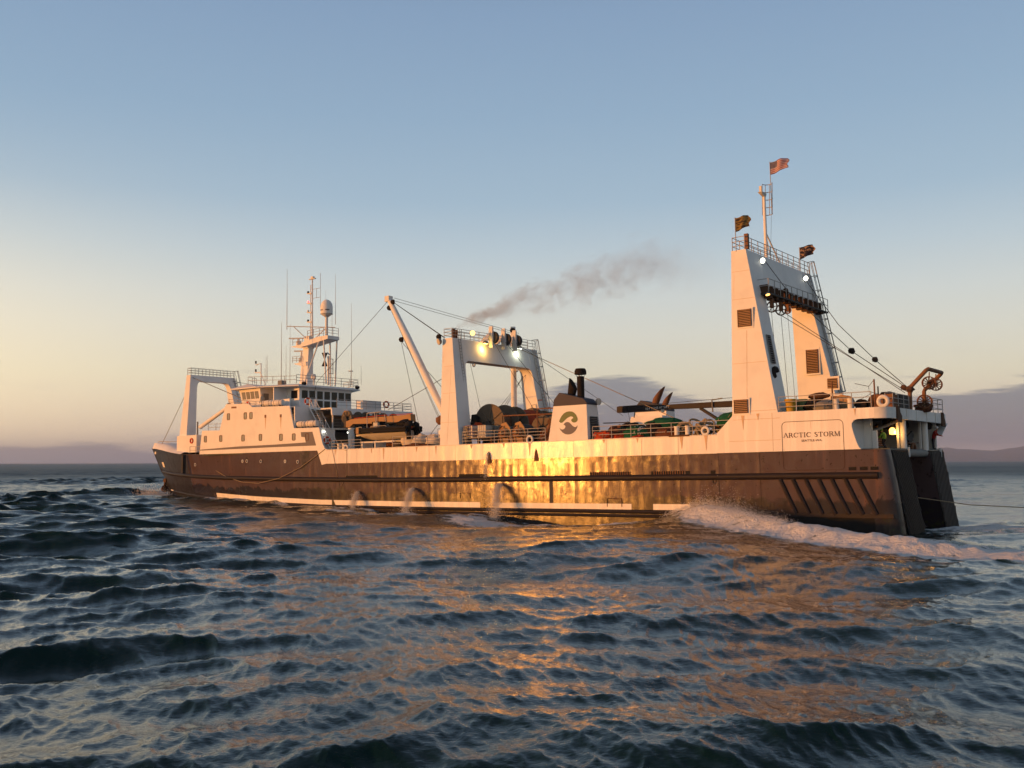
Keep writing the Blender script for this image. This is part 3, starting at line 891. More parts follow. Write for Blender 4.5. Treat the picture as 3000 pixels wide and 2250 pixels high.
# turtle-back foredeck plating, white
mb = MB(); rings = []
for s in [86.2, 88, 90, 92, 94, 96, 98, 99.5, 100.8, 101.6]:
    zt = deck_z(s); t = hull_t(s, 8.2)
    rise = float(np.interp(s, [86, 90, 95, 101.6], [0.25, 0.45, 0.75, 0.75]))
    rings.append([(s, t + 0.02, zt - 0.02), (s - 0.1, min(CL - .02, t + 0.45), zt + rise * 0.75), (s - 0.2, min(CL - .01, t + 1.1), zt + rise), (s - 0.2, CL, zt + rise),
                  (s - 0.2, max(CL + .01, B - t - 1.1), zt + rise), (s - 0.1, max(CL + .02, B - t - 0.45), zt + rise * 0.75), (s, B - t - 0.02, zt - 0.02)])
mb.loft(rings, False, False); part('turtleback', mb, 'white')
mb = MB(); mb.tube([(s, hull_t(s, 8.2) + 1.0 - (0.6 if s > 99 else 0), deck_z(s) + 1.0) for s in (93, 95, 97, 99)] + [(100.6, CL, 9.15)] + [(s, B - hull_t(s, 8.2) - 1.0, deck_z(s) + 1.0) for s in (99, 97, 95, 93)], 0.04, 5); part('bow_rail', mb, 'railm')

# ---- stern quarters (two blocks with the ramp between them)
def quarter(flip):
    f_ = (lambda t: B - t) if flip else (lambda t: t)
    top = [(9, 0), (1.0, 0), (0.55, .06), (0.25, .25), (0.08, .6), (0.0, 1.2), (0.0, 5.0), (9, 5.0)]
    rings = []
    for z, sh in ((-2.6, -1.1), (-0.6, -0.85), (2.5, -0.45), (5.42, 0.0)):
        rings.append([(a + (sh if a < 5 else 0) * (1 if a < 0.3 else 0.55 if a < 1.5 else 0), f_(b_), z) for a, b_ in top])
    m_ = MB(); m_.loft(rings, True)
    return m_
for fl in (False, True):
    q = part('stern_quarter', quarter(fl), 'hull', smooth=50)
    m_ = MB(); g_ = (lambda t: B - t) if fl else (lambda t: t)
    m_.loft([[(-0.155 * (5.42 - z) - 0.012, g_(t), z) for t in (1.1, 5.0)] for z in (-1.5, 1, 3, 5.40)], False, False); part('transom_plate', m_, 'transom', q)
    # slanting rub bars on the transom face
    for k in range(-8, 12):
        t_top = 1.2 + 0.40 * k
        pts = []
        for i in range(13):
            z = 5.3 - 6.4 * i / 12
            t = t_top + 0.48 * (5.3 - z)
            if 1.15 <= t <= 4.97:
                s = -0.155 * (5.42 - z) - 0.02
                pts.append((s, B - t if fl else t, z))
        if len(pts) >= 2:
            mb = MB(); mb.tube(pts, 0.085, 6); part('rub_bar', mb, 'bar', q)
# stern ramp
mb = MB(); mb.hexa([(-0.9, 5.0, -1.6), (9.0, 5.0, 4.2), (9.0, 10.6, 4.2), (-0.9, 10.6, -1.6), (-0.9, 5.0, -1.3), (9.0, 5.0, 5.35), (9.0, 10.6, 5.35), (-0.9, 10.6, -1.3)]); part('stern_ramp', mb, 'darksteel')
mb = MB(); mb.cyl((0.3, 5.1, 5.2), (0.3, 10.5, 5.2), 0.28, n=12); part('ramp_roller', mb, 'greysteel')
for t in (0.9, 10.9):
    mb = MB(); mb.box(0.02, 9, t if t < 5 else 10.62, 4.98 if t < 5 else 14.7, 5.42, 5.50); part('trawl_deck', mb, 'deck')
mb = MB(); mb.box(9, 11.3, 0.2, 15.4, 5.42, 5.5); part('trawl_deck', mb, 'deck')

# ---- white after body
poly = [(12.62, 5.44), (12.6, 6.92), (11.28, 8.19), (11.25, 8.33), (0.7, 8.33), (0.7, 7.58), (1.9, 7.56), (2.12, 7.48), (2.27, 7.28), (2.27, 7.05), (2.18, 6.6), (1.95, 5.85), (1.84, 5.6), (1.7, 5.46)]
pl = MB(); pl.sz(poly, 0.0, 0.14); qp = part('quarter_plating', pl, 'hullwhite')
pl = MB(); pl.sz(poly, B - 0.14, B); part('quarter_plating', pl, 'hullwhite')
# bent overhang round the stern
def fascia_path(off=0.0):
    return [(0.72, 0.0 + off), (0.35, 0.03 + off), (0.05, 0.2 + off), (-0.18, 0.48 + off), (-0.3 + off, 0.9 + off), (-0.3 + off, B - 0.9 - off), (-0.18, B - 0.48 - off), (0.05, B - 0.2 - off), (0.35, B - 0.03 - off), (0.72, B - off)]
mb = MB(); a = fascia_path(); b_ = fascia_path(0.12)
mb.loft([[(p[0], p[1], 7.56), (q[0], q[1], 7.56), (q[0], q[1], 8.34), (p[0], p[1], 8.34)] for p, q in zip(a, b_)], True)
part('stern_fascia', mb, 'white2')
mb = MB(); mb.st([(11.25, 0.1), (0.72, 0.1), (0.1, 0.35), (-0.18, 1.0), (-0.18, B - 1.0), (0.1, B - 0.35), (0.72, B - 0.1), (11.25, B - 0.1)], 8.0, 8.22); part('boat_deck', mb, 'deck')
for t, w in ((1.6, 1.0), (13.3, 0.9)):
    mb = MB(); mb.tz([(t, 7.35), (t + w, 7.3), (t + w * 1.05, 7.75), (t + w * 0.7, 8.0), (t + w * .55, 8.42), (t + 0.1, 8.42)], -0.42, -0.28); part('rusted_patch', mb, 'rust')
for t in (4.0, 6.5, 9.2, 11.6):
    mb = MB(); mb.box(-0.36, -0.29, t, t + 0.08, 7.56, 8.34); part('fascia_rib', mb, 'white2')
# recess at the port corner: sloping inner plate and lit side wall
mb = MB(); mb.loft([[(2.28, 0.15, z), (2.2, 1.0, z), (2.05, 1.85, z)] for z in (5.5, 6.5, 7.55)], False, False); part('recess_plate', mb, 'white')
mb = MB(); mb.box(1.45, 2.06, 1.86, 1.98, 5.5, 7.95); part('recess_wall', mb, 'white')
mb = MB(); mb.box(1.16, 1.44, 1.8, 2.1, 5.5, 6.78); part('recess_post', mb, 'white')
mb = MB(); mb.hexa([(1.2, 1.9, 6.72), (1.45, 1.9, 6.72), (0.6, 4.8, 7.5), (0.3, 4.8, 7.5), (1.2, 1.9, 6.86), (1.45, 1.9, 6.86), (0.6, 4.8, 7.66), (0.3, 4.8, 7.66)]); part('knee_beam', mb, 'greysteel')
mb = MB(); mb.tube([(1.35, 1.2, 7.55), (1.35, 1.25, 7.2), (1.5, 1.75, 6.8), (1.5, 1.8, 5.5)], 0.035, 6); part('drain_pipe', mb, 'white2')
# stanchions of the trawl gallows
for t in (4.75, 10.4):
    mb = MB(); mb.cyl((0.26, t + .2, 5.4), (0.26, t + .2, 7.6), 0.24, n=14); part('stern_stanchion', mb, 'white2')
    mb = MB(); mb.box(0.42, 0.58, t - 0.25, t - 0.08, 5.5, 7.6); part('stern_web', mb, 'white2')
for t in (4.95, 13.5):
    mb = MB(); mb.hexa([(-0.12, t, 4.9), (0.12, t, 4.9), (0.12, t + 0.25, 4.9), (-0.12, t + .25, 4.9), (-0.1, t + .1, 5.6), (0.1, t + .1, 5.6), (0.1, t + .3, 5.6), (-0.1, t + .3, 5.6)]); part('corner_bracket', mb, 'white2')
# interior of the trawl deck
mb = MB(); mb.box(8.6, 8.8, 2.4, 13.2, 5.5, 8.0); part('trawl_bulkhead', mb, 'ironbrown')
mb = MB(); mb.box(0.1, 8.6, 13.2, 13.35, 5.5, 8.0); part('trawl_side_wall', mb, 'white2')
mb = MB(); mb.box(1.9, 8.6, 2.4, 2.52, 5.5, 8.0); part('trawl_side_wall', mb, 'greysteel')
mb = MB(); mb.hexa([(-0.3, 13.4, 6.6), (4, 13.4, 6.6), (4, 15.4, 7.55), (-0.3, 15.2, 7.55), (-0.3, 13.4, 6.7), (4, 13.4, 6.7), (4, 15.5, 7.62), (-0.3, 15.3, 7.62)]); part('sponson_knee', mb, 'white2')
for i in range(5):
    mb = MB(); mb.tube([(1.4 + .1 * i, 2.6, 5.75 + .16 * i), (1.4 + .1 * i, 4.6, 5.75 + .16 * i)], 0.05, 5); part('grating_bar', mb, 'rust')
for i, (s, t, z, r) in enumerate([(1.6, 6.8, 7.3, .42), (1.2, 8.6, 7.35, .3), (1.0, 3.6, 7.45, .22), (1.0, 4.4, 7.5, .25), (0.4, 12.2, 7.35, .3), (0.5, 11.5, 7.4, .22)]):
    mb = MB(); mb.cyl((s, t - .25, z), (s, t + .25, z), r, n=12); part('hanging_sheave', mb, 'soot')
mb = MB(); mb.tube([(1.3, 5.4, 7.4), (0.9, 7.4, 6.7), (0.9, 9.7, 6.2)], 0.04, 5); mb.tube([(1.3, 5.9, 7.4), (0.9, 8.2, 6.5)], 0.04, 5); part('hanging_chain', mb, 'rust')
mb = MB(); mb.tz([(7.4, 6.3), (9.4, 6.9), (9.7, 6.5), (9.0, 6.1), (8.6, 5.8), (8.3, 6.15)], 0.8, 0.95); part('trawl_shackle_plate', mb, 'darksteel')
mb = MB(); mb.torus((0.7, 9.0, 5.5), (1, 0, 0), 0.42, 0.12, 12, 6, 0, PI); mb.tube([(0.7, 7.0, 5.95), (0.7, 10.4, 6.0)], .04, 5); part('bow_shackle', mb, 'ironbrown')
# working lamp under the overhang
def point(name, parent, loc, col, energy, r=0.1):
    l = bpy.data.lights.new(name, 'POINT'); l.energy = energy; l.color = col; l.shadow_soft_size = r
    o = bpy.data.objects.new(name, l); COL.objects.link(o); o.parent = parent; o.location = L(loc); return o
lm = MB(); lm.lathe([(0.06, -0.24), (0.22, -0.20), (0.24, 0.1), (0.15, 0.24), (0.05, 0.28)], (0.75, 4.15, 6.75), n=12)
lo = part('working_lamp', lm, 'sodium')
mb = MB(); mb.cyl((0.75, 4.15, 7.03), (0.75, 4.15, 7.5), 0.03); part('lamp_hanger', mb, 'darksteel', lo)
point('working_lamp_light', lo, (0.45, 4.1, 6.62), (1.0, 0.45, 0.10), 38, 0.15)

# raised seam frame round the name panel (door of the fish hold)
def rrect(s0, s1, z0, z1, r, t, n=4):
    pts = []
    for cx, cz, a0 in ((s1 - r, z1 - r, 0), (s0 + r, z1 - r, PI / 2), (s0 + r, z0 + r, PI), (s1 - r, z0 + r, 1.5 * PI)):
        for i in range(n + 1):
            a = a0 + PI / 2 * i / n
            pts.append((cx + r * math.cos(a), t, cz + r * math.sin(a)))
    return pts
mb = MB(); mb.tube(rrect(2.88, 7.38, 4.06, 7.58, 0.32, -0.004), 0.022, 5, True); part('panel_seam', mb, 'text')

# lettering
def lettering(txt, name, s_left, z_base, height, width, mat, t=-0.02, parent=None, slope=0.0, depth=0.012):
    cu = bpy.data.curves.new(name, 'FONT'); cu.body = txt; cu.size = 1.0; cu.extrude = 0.0; cu.resolution_u = 3
    cu.offset = 0.012
    ob = bpy.data.objects.new(name, cu); COL.objects.link(ob)
    dg = bpy.context.evaluated_depsgraph_get(); dg.update()
    me = bpy.data.meshes.new_from_object(ob.evaluated_get(dg))
    bpy.data.objects.remove(ob); bpy.data.curves.remove(cu)
    n = len(me.vertices); co = np.empty(n * 3); me.vertices.foreach_get('co', co); co = co.reshape(-1, 3)
    x0, x1 = co[:, 0].min(), co[:, 0].max(); y0, y1 = co[:, 1].min(), co[:, 1].max()
    u = (co[:, 0] - x0) / (x1 - x0) * width; v = (co[:, 1] - y0) / (y1 - y0) * height
    co2 = np.stack([s_left - u, np.full(n, -t), z_base + v + slope * u], 1)
    me.vertices.foreach_set('co', co2.ravel()); me.materials.clear(); me.update()
    return link(name, me, mat, parent or ship)

def serif_word(txt, s_left, z_base, H, width, mat):
    """capitals with thick and thin strokes and slab serifs, built as flat strokes"""
    th, tn = 0.17, 0.075
    G = {
        'A': (1.0, [((.06, 0), (.5, 1), tn), ((.5, 1), (.94, 0), th), ((.24, .36), (.76, .36), tn), ((-.04, .03), (.2, .03), tn), ((.76, .03), (1.06, .03), tn)]),
        'R': (.95, [((.18, 0), (.18, 1), th), ((.18, .97), (.6, .97), tn), ((.6, .97), (.74, .75), th), ((.74, .75), (.6, .5), th), ((.6, .5), (.18, .5), tn), ((.5, .5), (.92, .02), th), ((.02, .03), (.34, .03), tn), ((.02, .97), (.3, .97), tn)]),
        'C': (1.0, [((.9, .8), (.7, .97), tn), ((.7, .97), (.4, .97), tn), ((.4, .97), (.14, .72), th), ((.14, .72), (.1, .5), th), ((.1, .5), (.14, .28), th), ((.14, .28), (.4, .03), th), ((.4, .03), (.7, .03), tn), ((.7, .03), (.92, .2), tn), ((.9, .74), (.9, 1.0), tn)]),
        'T': (.95, [((.475, 0), (.475, 1), th), ((.02, .96), (.93, .96), tn), ((.04, .78), (.04, .98), tn), ((.91, .78), (.91, .98), tn), ((.3, .03), (.65, .03), tn)]),
        'I': (.42, [((.21, 0), (.21, 1), th), ((.02, .03), (.4, .03), tn), ((.02, .97), (.4, .97), tn)]),
        'S': (.75, [((.66, .8), (.5, .97), tn), ((.5, .97), (.25, .95), tn), ((.25, .95), (.12, .75), th), ((.12, .75), (.35, .55), th), ((.35, .55), (.6, .42), th), ((.6, .42), (.64, .22), th), ((.64, .22), (.45, .03), th), ((.45, .03), (.2, .04), tn), ((.2, .04), (.06, .22), tn)]),
        'O': (1.05, [((.5, .97), (.24, .88), tn), ((.24, .88), (.1, .6), th), ((.1, .6), (.1, .4), th), ((.1, .4), (.24, .12), th), ((.24, .12), (.52, .03), tn), ((.52, .03), (.8, .12), tn), ((.8, .12), (.94, .4), th), ((.94, .4), (.94, .6), th), ((.94, .6), (.8, .88), th), ((.8, .88), (.5, .97), tn)]),
        'M': (1.2, [((.16, 0), (.2, 1), tn), ((.18, 1), (.6, .06), th), ((.6, .06), (1.0, 1), tn), ((1.0, 1), (1.04, 0), th), ((0, .03), (.3, .03), tn), ((.88, .03), (1.2, .03), tn), ((.04, .97), (.26, .97), tn), ((.96, .97), (1.16, .97), tn)]),
        ' ': (.45, []),
    }
    tot = sum(G[c][0] + 0.13 for c in txt) - 0.13
    k = width / tot; x = 0.0
    for c in txt:
        adv, strokes = G[c]
        if strokes:
            mb = MB()
            for i, (p, q, w) in enumerate(strokes):
                a = Vector((p[0] * k, p[1] * H)); b2 = Vector((q[0] * k, q[1] * H)); d = b2 - a
                nn = Vector((-d.y, d.x)).normalized() * (w * k / 2); e = d.normalized() * (w * k * 0.25)
                a -= e; b2 += e
                P = [a + nn, a - nn, b2 - nn, b2 + nn]
                mb.add([(s_left - x - v.x, -0.016 - 0.0006 * i, z_base + v.y) for v in P], [(0, 1, 2, 3)])
            part('letter', mb, mat, qp)
        x += (adv + 0.13) * k
serif_word('ARCTIC STORM', 7.27, 6.43, 0.33, 4.16, 'text')
lettering('SEATTLE-WA.', 'port_lettering', 5.93, 6.10, 0.155, 1.53, 'text', t=-0.016, parent=qp)

# ---- bulwark behind the white plates, decks
mb = MB(); mb.box(12.6, 57.6, 0.05, 0.22, 5.42, 6.82); part('bulwark', mb, 'hullwhite')
mb = MB(); mb.box(12.6, 57.6, B - 0.22, B, 5.42, 6.82); part('bulwark', mb, 'hullwhite')
mb = MB(); mb.box(12.6, 57.6, -0.03, 0.26, 6.82, 6.88); part('bulwark_cap', mb, 'white2')
mb = MB(); mb.box(9.0, 58.4, 0.25, B - 0.25, 6.45, 6.6); part('working_deck', mb, 'deck')

# ---- white house sides (port and starboard), level one and two
def house_side(t0, t1, name):
    m_ = MB()
    low = [(57.6, 6.82), (57.75, 5.31), (58.45, 6.83), (66, 6.87), (72, 6.87), (79.4, 6.92), (78.95, 9.7), (75.5, 9.6), (74.35, 12.6), (70.2, 12.42), (69.45, 12.0), (63.0, 11.8), (62.25, 9.3), (58.2, 9.25), (57.65, 7.6), (57.2, 7.0), (56.6, 6.85)]
    low = [(57.75, 5.31), (58.45, 6.83), (66, 6.87), (72, 6.87), (79.4, 6.92), (78.95, 9.7), (75.5, 9.6), (74.35, 12.6), (70.2, 12.42), (69.45, 12.0), (63.0, 11.8), (62.25, 9.33), (58.2, 9.25), (57.62, 7.5), (57.3, 7.05), (56.9, 6.88), (56.5, 6.84), (57.0, 5.44)]
    m_.sz(low, t0, t1)
    return part(name, m_, 'white', smooth=0)
hs_p = house_side(-0.012, 0.16, 'house_side')
hs_s = house_side(B - 0.16, B, 'house_side')
mb = MB(); mb.sz([(57.0, 5.42), (57.76, 5.31), (58.46, 6.85), (57.6, 6.85)], -0.008, 0.04); part('sheer_step', mb, 'hullwhite')
# decks and ends of the house
mb = MB(); mb.box(58.4, 79.2, 0.17, B - 0.17, 6.75, 6.87); part('main_deck', mb, 'deck')
mb = MB(); mb.box(58.3, 78.9, 0.17, B - 0.17, 9.1, 9.25); part('house_deck', mb, 'white2')
mb = MB(); mb.box(63.0, 74.4, 0.17, B - 0.17, 11.65, 11.78); part('bridge_deck', mb, 'white2')
mb = MB(); mb.box(78.9, 79.1, 0.2, B - 0.2, 6.9, 9.6); part('house_front', mb, 'white')
mb = MB(); mb.box(74.6, 74.8, 0.2, B - 0.2, 9.5, 12.4); part('house_front', mb, 'white')
mb = MB(); mb.box(62.3, 62.45, 0.17, 4.2, 9.25, 11.7); part('house_end', mb, 'white')
mb = MB(); mb.box(62.3, 62.45, 4.2, B - .17, 6.87, 10.6); part('house_end', mb, 'greysteel')
mb = MB(); mb.box(60.4, 60.55, 0.17, 3.2, 6.87, 9.1); part('house_end', mb, 'white2')
# after end of the upper deck with its deep fascia
mb = MB(); mb.box(59.0, 63.0, 2.4, B - 0.6, 11.35, 11.5); part('upper_deck_aft', mb, 'white2')
mb = MB(); mb.hexa([(58.8, 2.4, 10.68), (59.0, 2.4, 10.68), (59.0, B - .6, 10.68), (58.8, B - .6, 10.68), (58.95, 2.4, 11.5), (59.1, 2.4, 11.5), (59.1, B - .6, 11.5), (58.95, B - .6, 11.5)]); part('deck_fascia', mb, 'white')
for t in (2.8, 5.6, 9.2, 12.5):
    mb = MB(); mb.cyl((59.2, t, 6.87), (59.2, t, 10.7), 0.09, n=8); part('deck_pillar', mb, 'white2')
mb = MB(); mb.box(58.9, 62.3, 2.4, B - 0.6, 9.1, 9.25); part('mid_deck_aft', mb, 'deck')

# stripe along the house with its hook at the after end
def flat(name, poly, t, mat, parent):
    m_ = MB(); m_.add([(a, t, b_) for a, b_ in poly], [tuple(range(len(poly)))])
    return part(name, m_, mat, parent, smooth=0)
flat('stripe', [(79.3, 7.35), (79.26, 7.47), (72, 7.64), (65.7, 7.66), (60.28, 7.74), (60.45, 8.3), (61.02, 8.36), (61.1, 8.86), (59.22, 8.84), (58.62, 7.36), (65.7, 7.38), (72, 7.36)], -0.02, 'stripe', hs_p)
flat('registry_plate', [(73.3, 12.05), (72.35, 12.02), (72.35, 12.22), (73.3, 12.25)], -0.02, 'ironbrown', hs_p)

def port_window(s, z, w, h, parent, t=-0.014, lit=False, r=0.12):
    m_ = MB(); m_.tube(rrect(s - w / 2, s + w / 2, z - h / 2, z + h / 2, r, t - 0.012, 3), 0.035, 5, True)
    o = part('window', m_, 'ironbrown', parent)
    g = MB(); pts = rrect(s - w / 2, s + w / 2, z - h / 2, z + h / 2, r, t - 0.004, 3); g.add(pts, [tuple(range(len(pts)))])
    link_o = part('pane', g, 'glassreflect' if lit else 'glass', o if parent is ship else parent, smooth=0)
    return o
for i, (s, z) in enumerate([(78.24, 8.68), (75.25, 8.66), (71.08, 8.57), (67.95, 8.53), (64.4, 8.42), (62.25, 8.38), (60.06, 8.31)]):
    port_window(s, z, 0.50, 0.72, hs_p, lit=(i in (2, 3, 6)) or True)
for i, (s, z) in enumerate([(73.83, 11.12), (70.7, 11.07), (69.67, 11.05)]):
    port_window(s, z, 0.48, 0.74, hs_p, lit=True)
for s, z in ((67.1, 10.85), (64.45, 10.78)):
    mb = MB(); mb.box(s - .13, s + .13, -0.05, 0.0, z - .16, z + .16); part('vent_box', mb, 'ironbrown', hs_p)
    flat('rust_run', [(s - .11, z - .16), (s + .11, z - .16), (s + .03, z - 1.2), (s - .03, z - 1.5)], -0.017, 'ruststain', hs_p)

# ---- wheelhouse
wh = MB()
fw_plan = [(74.4, 2.4), (74.9, 4.0), (75.0, 11.6), (74.4, 13.2)]
# wings with windows leaning outwards at the top
wh.loft([[(70.2, 1.85, 11.75), (73.6, 1.85, 11.75), (74.6, 4.2, 11.75), (74.6, B - 4.2, 11.75), (73.6, B - 1.85, 11.75), (70.2, B - 1.85, 11.75)],
         [(70.2, 1.75, 12.85), (73.7, 1.75, 12.85), (74.7, 4.2, 12.85), (74.7, B - 4.2, 12.85), (73.7, B - 1.75, 12.85), (70.2, B - 1.75, 12.85)],
         [(70.0, 1.45, 14.35), (73.95, 1.45, 14.35), (75.0, 4.1, 14.35), (75.0, B - 4.1, 14.35), (73.95, B - 1.45, 14.35), (70.0, B - 1.45, 14.35)]], True)
wheel = part('wheelhouse', wh, 'white', smooth=0)
mb = MB(); mb.box(66.0, 70.2, 3.83, B - 3.83, 11.6, 14.3); part('wheelhouse_aft', mb, 'white')
# roof with its bevelled brow
rf = MB()
o_ = [(74.6, 0.75), (75.9, 4.0), (75.9, B - 4.0), (74.6, B - .75), (70.0, B - 0.9), (65.3, B - 3.0), (65.1, 3.0), (70.0, 0.9)]
i_ = [(73.3, 2.2), (74.6, 4.4), (74.6, B - 4.4), (73.3, B - 2.2), (70.0, B - 2.2), (66.0, B - 3.6), (66.0, 3.6), (70.0, 2.2)]
rf.loft([[(a, b_, 14.30) for a, b_ in o_], [(a, b_, 14.42) for a, b_ in o_], [(a, b_, 15.02 if k in (0, 1, 2, 3) else 14.62) for k, (a, b_) in enumerate(i_)]], True)
part('wheelhouse_roof', rf, 'white', smooth=0)
# wing windows (port)
def wing_pt(s, v):      # v = height 12.85..14.35 on the leaning face
    return (s, 1.75 - 0.30 * (v - 12.85) / 1.5 - 0.012, v)
for k in range(4):
    a = 73.45 - 0.80 * k; w = 0.56
    P = [wing_pt(a, 13.15), wing_pt(a - w, 13.15), wing_pt(a - w - 0.02, 13.95), wing_pt(a, 13.95)]
    m_ = MB(); m_.tube(P, 0.03, 5, True); o = part('window', m_, 'greysteel', wheel)
    m_ = MB(); m_.add(P, [(0, 1, 2, 3)]); part('pane', m_, 'glassreflect', wheel, smooth=0)
# after windows: seven, three with lower lights
xs = [4.15, 5.25, 6.4, 7.5, 8.6, 9.7, 10.75]
def aft_window(t, z0, z1, w=0.92, s=65.99):
    P = [(s - 0.015, t, z0), (s - 0.015, t + w, z0), (s - 0.015, t + w, z1), (s - 0.015, t, z1)]
    m_ = MB(); m_.tube(P, 0.03, 5, True); o = part('window', m_, 'white', ship)
    m_ = MB(); m_.add([(s - 0.012, p[1], p[2]) for p in P], [(0, 1, 2, 3)]); part('pane', m_, 'glass', o, smooth=0)
for k, t in enumerate(xs):
    aft_window(t, 13.0, 13.95)
    if k in (2, 3, 4): aft_window(t, 12.0, 12.85)
P = [(66.3, 3.815, 13.0), (67.4, 3.815, 13.0), (67.4, 3.815, 13.95), (66.3, 3.815, 13.95)]
m_ = MB(); m_.tube(P, 0.03, 5, True); o = part('window', m_, 'white'); m_ = MB(); m_.add(P, [(0, 1, 2, 3)]); part('pane', m_, 'glass', o, smooth=0)
# door and small window in the after face of the wing, ladder up to the roof
mb = MB(); mb.box(70.08, 70.19, 2.0, 2.75, 11.8, 13.7); d_ = part('wing_door', mb, 'greysteel')
mb = MB(); mb.cyl((70.04, 2.62, 12.7), (70.09, 2.62, 12.7), 0.04); part('handle', mb, 'darksteel', d_)
mb = MB(); mb.box(68.2, 68.35, 2.0, 3.83, 11.8, 14.3); part('wind_screen', mb, 'white')
mb = MB(); mb.box(66.2, 68.2, 2.6, 2.7, 11.8, 12.9); part('screen_panel', mb, 'white')
def ladder(p0, p1, width_dir, w, step, mat='railm', r=0.03, name='ladder'):
    a = Vector(p0); b2 = Vector(p1); wd = Vector(width_dir).normalized() * w / 2
    m_ = MB(); m_.tube([a + wd, b2 + wd], r, 5); m_.tube([a - wd, b2 - wd], r, 5)
    o = part(name, m_, mat)
    n = int((b2 - a).length / step)
    rg = MB(); rg.tube([wd, -wd], r * 0.8, 4); me = rg.mesh('rung'); me.materials.append(M[mat])
    for i in range(1, n):
        p = a + (b2 - a) * (i / n)
        link('rung', me, None, o, tuple(p))
    return o
ladder((69.98, 3.5, 11.8), (69.98, 3.5, 14.2), (0, 1, 0), 0.4, 0.3)

# ---- railings
_postmesh = {}
def railing(path, h=1.05, n=3, gap=1.5, mat='railm', r=0.028, name='railing'):
    P = [Vector(p) for p in path]
    m_ = MB()
    for k in range(n):
        z = h * (k + 1) / n
        m_.tube([p + Vector((0, 0, z)) for p in P], r, 5)
    o = part(name, m_, mat)
    key = (round(h, 2), mat, r)
    if key not in _postmesh:
        pm = MB(); pm.cyl((0, 0, 0), (0, 0, h), r * 1.15, n=5); me = pm.mesh('post'); me.materials.append(M[mat]); _postmesh[key] = me
    for a, b2 in zip(P[:-1], P[1:]):
        ln = (b2 - a).length; k = max(1, int(round(ln / gap)))
        for i in range(k):
            link('post', _postmesh[key], None, o, tuple(a + (b2 - a) * (i / k)))
    link('post', _postmesh[key], None, o, tuple(P[-1]))
    return o
railing([(11.0, 0.18, 6.88), (24.0, 0.18, 6.88)], 1.05, 3, 1.75)
railing([(28.9, 0.18, 6.88), (38.4, 0.18, 6.88)], 1.15, 4, 2.0)
railing([(41.3, 0.18, 6.88), (47.5, 0.18, 6.88)], 1.0, 3, 1.6)
railing([(52.0, 0.18, 6.88), (56.4, 0.18, 6.88)], 0.9, 3, 1.6)
railing([(7.6, 0.15, 8.34), (0.9, 0.15, 8.34)], 1.1, 3, 1.35)
railing([(0.2, 1.0, 8.34), (-0.2, 1.4, 8.34), (-0.2, 5.2, 8.34)], 1.0, 3, 1.4)
railing([(-0.2, 10.2, 8.34), (-0.2, B - 1.2, 8.34), (6.0, B - .2, 8.34)], 1.15, 3, 1.5)
railing([(24, B - .2, 6.88), (12.8, B - .2, 6.88)], 1.05, 3, 1.9)
railing([(59.0, 3.2, 11.5), (59.0, B - 0.8, 11.5), (62, B - .5, 11.5)], 0.95, 3, 1.5)
railing([(62.9, 2.6, 11.8), (62.9, 3.8, 11.8)], 1.0, 3, 1.3)
railing([(65.6, 3.1, 14.62), (65.6, B - 3.1, 14.62), (70, B - 1.4, 14.62)], 1.0, 3, 1.4)
railing([(65.6, 3.1, 14.62), (70, 1.6, 14.75), (73.2, 2.2, 15.0), (74.5, 4.4, 15.0)], 0.85, 2, 1.5)
railing([(69.2, 0.3, 12.0), (74.2, 0.3, 12.55)], 0.62, 2, 1.8)
railing([(58.9, 2.6, 9.25), (58.9, B - .8, 9.25)], 1.0, 3, 1.7)
railing([(75.6, 0.6, 9.6), (78.7, 0.7, 9.7)], 0.8, 2, 1.5)
railing([(79.6, 1.2, 6.95), (84.2, 1.9, 7.1)], 0.9, 2, 1.5)
railing([(45.5, 9, 8.0), (49.5, 9, 8.0)], 1.0, 3, 1.3)

# stairs between the decks
def stairs(p0, p1, w, n, mat='white2'):
    a = Vector(p0); b2 = Vector(p1)
    m_ = MB()
    for k in (0, 1):
        o_ = Vector((0, w * k, 0))
        m_.tube([a + o_, b2 + o_], 0.075, 4)
    st = part('stair_string', m_, mat)
    tr = MB(); tr.box(-0.13, 0.13, 0.02, w - 0.02, -0.02, 0.02); me = tr.mesh('tread'); me.materials.append(M['darksteel'])
    for i in range(1, n):
        link('tread', me, None, st, tuple(a + (b2 - a) * (i / n)))
    m_ = MB()
    for k in (0, 1):
        o_ = Vector((0, w * k, 0.9)); m_.tube([a + o_ - Vector((0, 0, .8)), a + o_, b2 + o_, b2 + o_ - Vector((0, 0, .8))], 0.035, 5)
    part('hand_rail', m_, 'white2', st)
    return st
stairs((62.2, 2.1, 11.7), (60.4, 2.1, 9.25), 0.8, 9)
stairs((59.2, 0.95, 9.25), (57.2, 0.95, 6.6), 0.8, 10)
mb = MB(); mb.box(58.4, 58.6, 0.3, 2.4, 6.87, 9.1); part('stair_screen', mb, 'white')

# small deck lamps shining under the overhang
for s, t, z in ((58.2, 0.7, 8.8), (57.4, 3.4, 8.75)):
    mb = MB(); mb.lathe([(0.03, -.08), (0.12, -.04), (0.12, .05), (.04, .09)], (s, t, z), n=10); part('deck_lamp', mb, 'floodw')

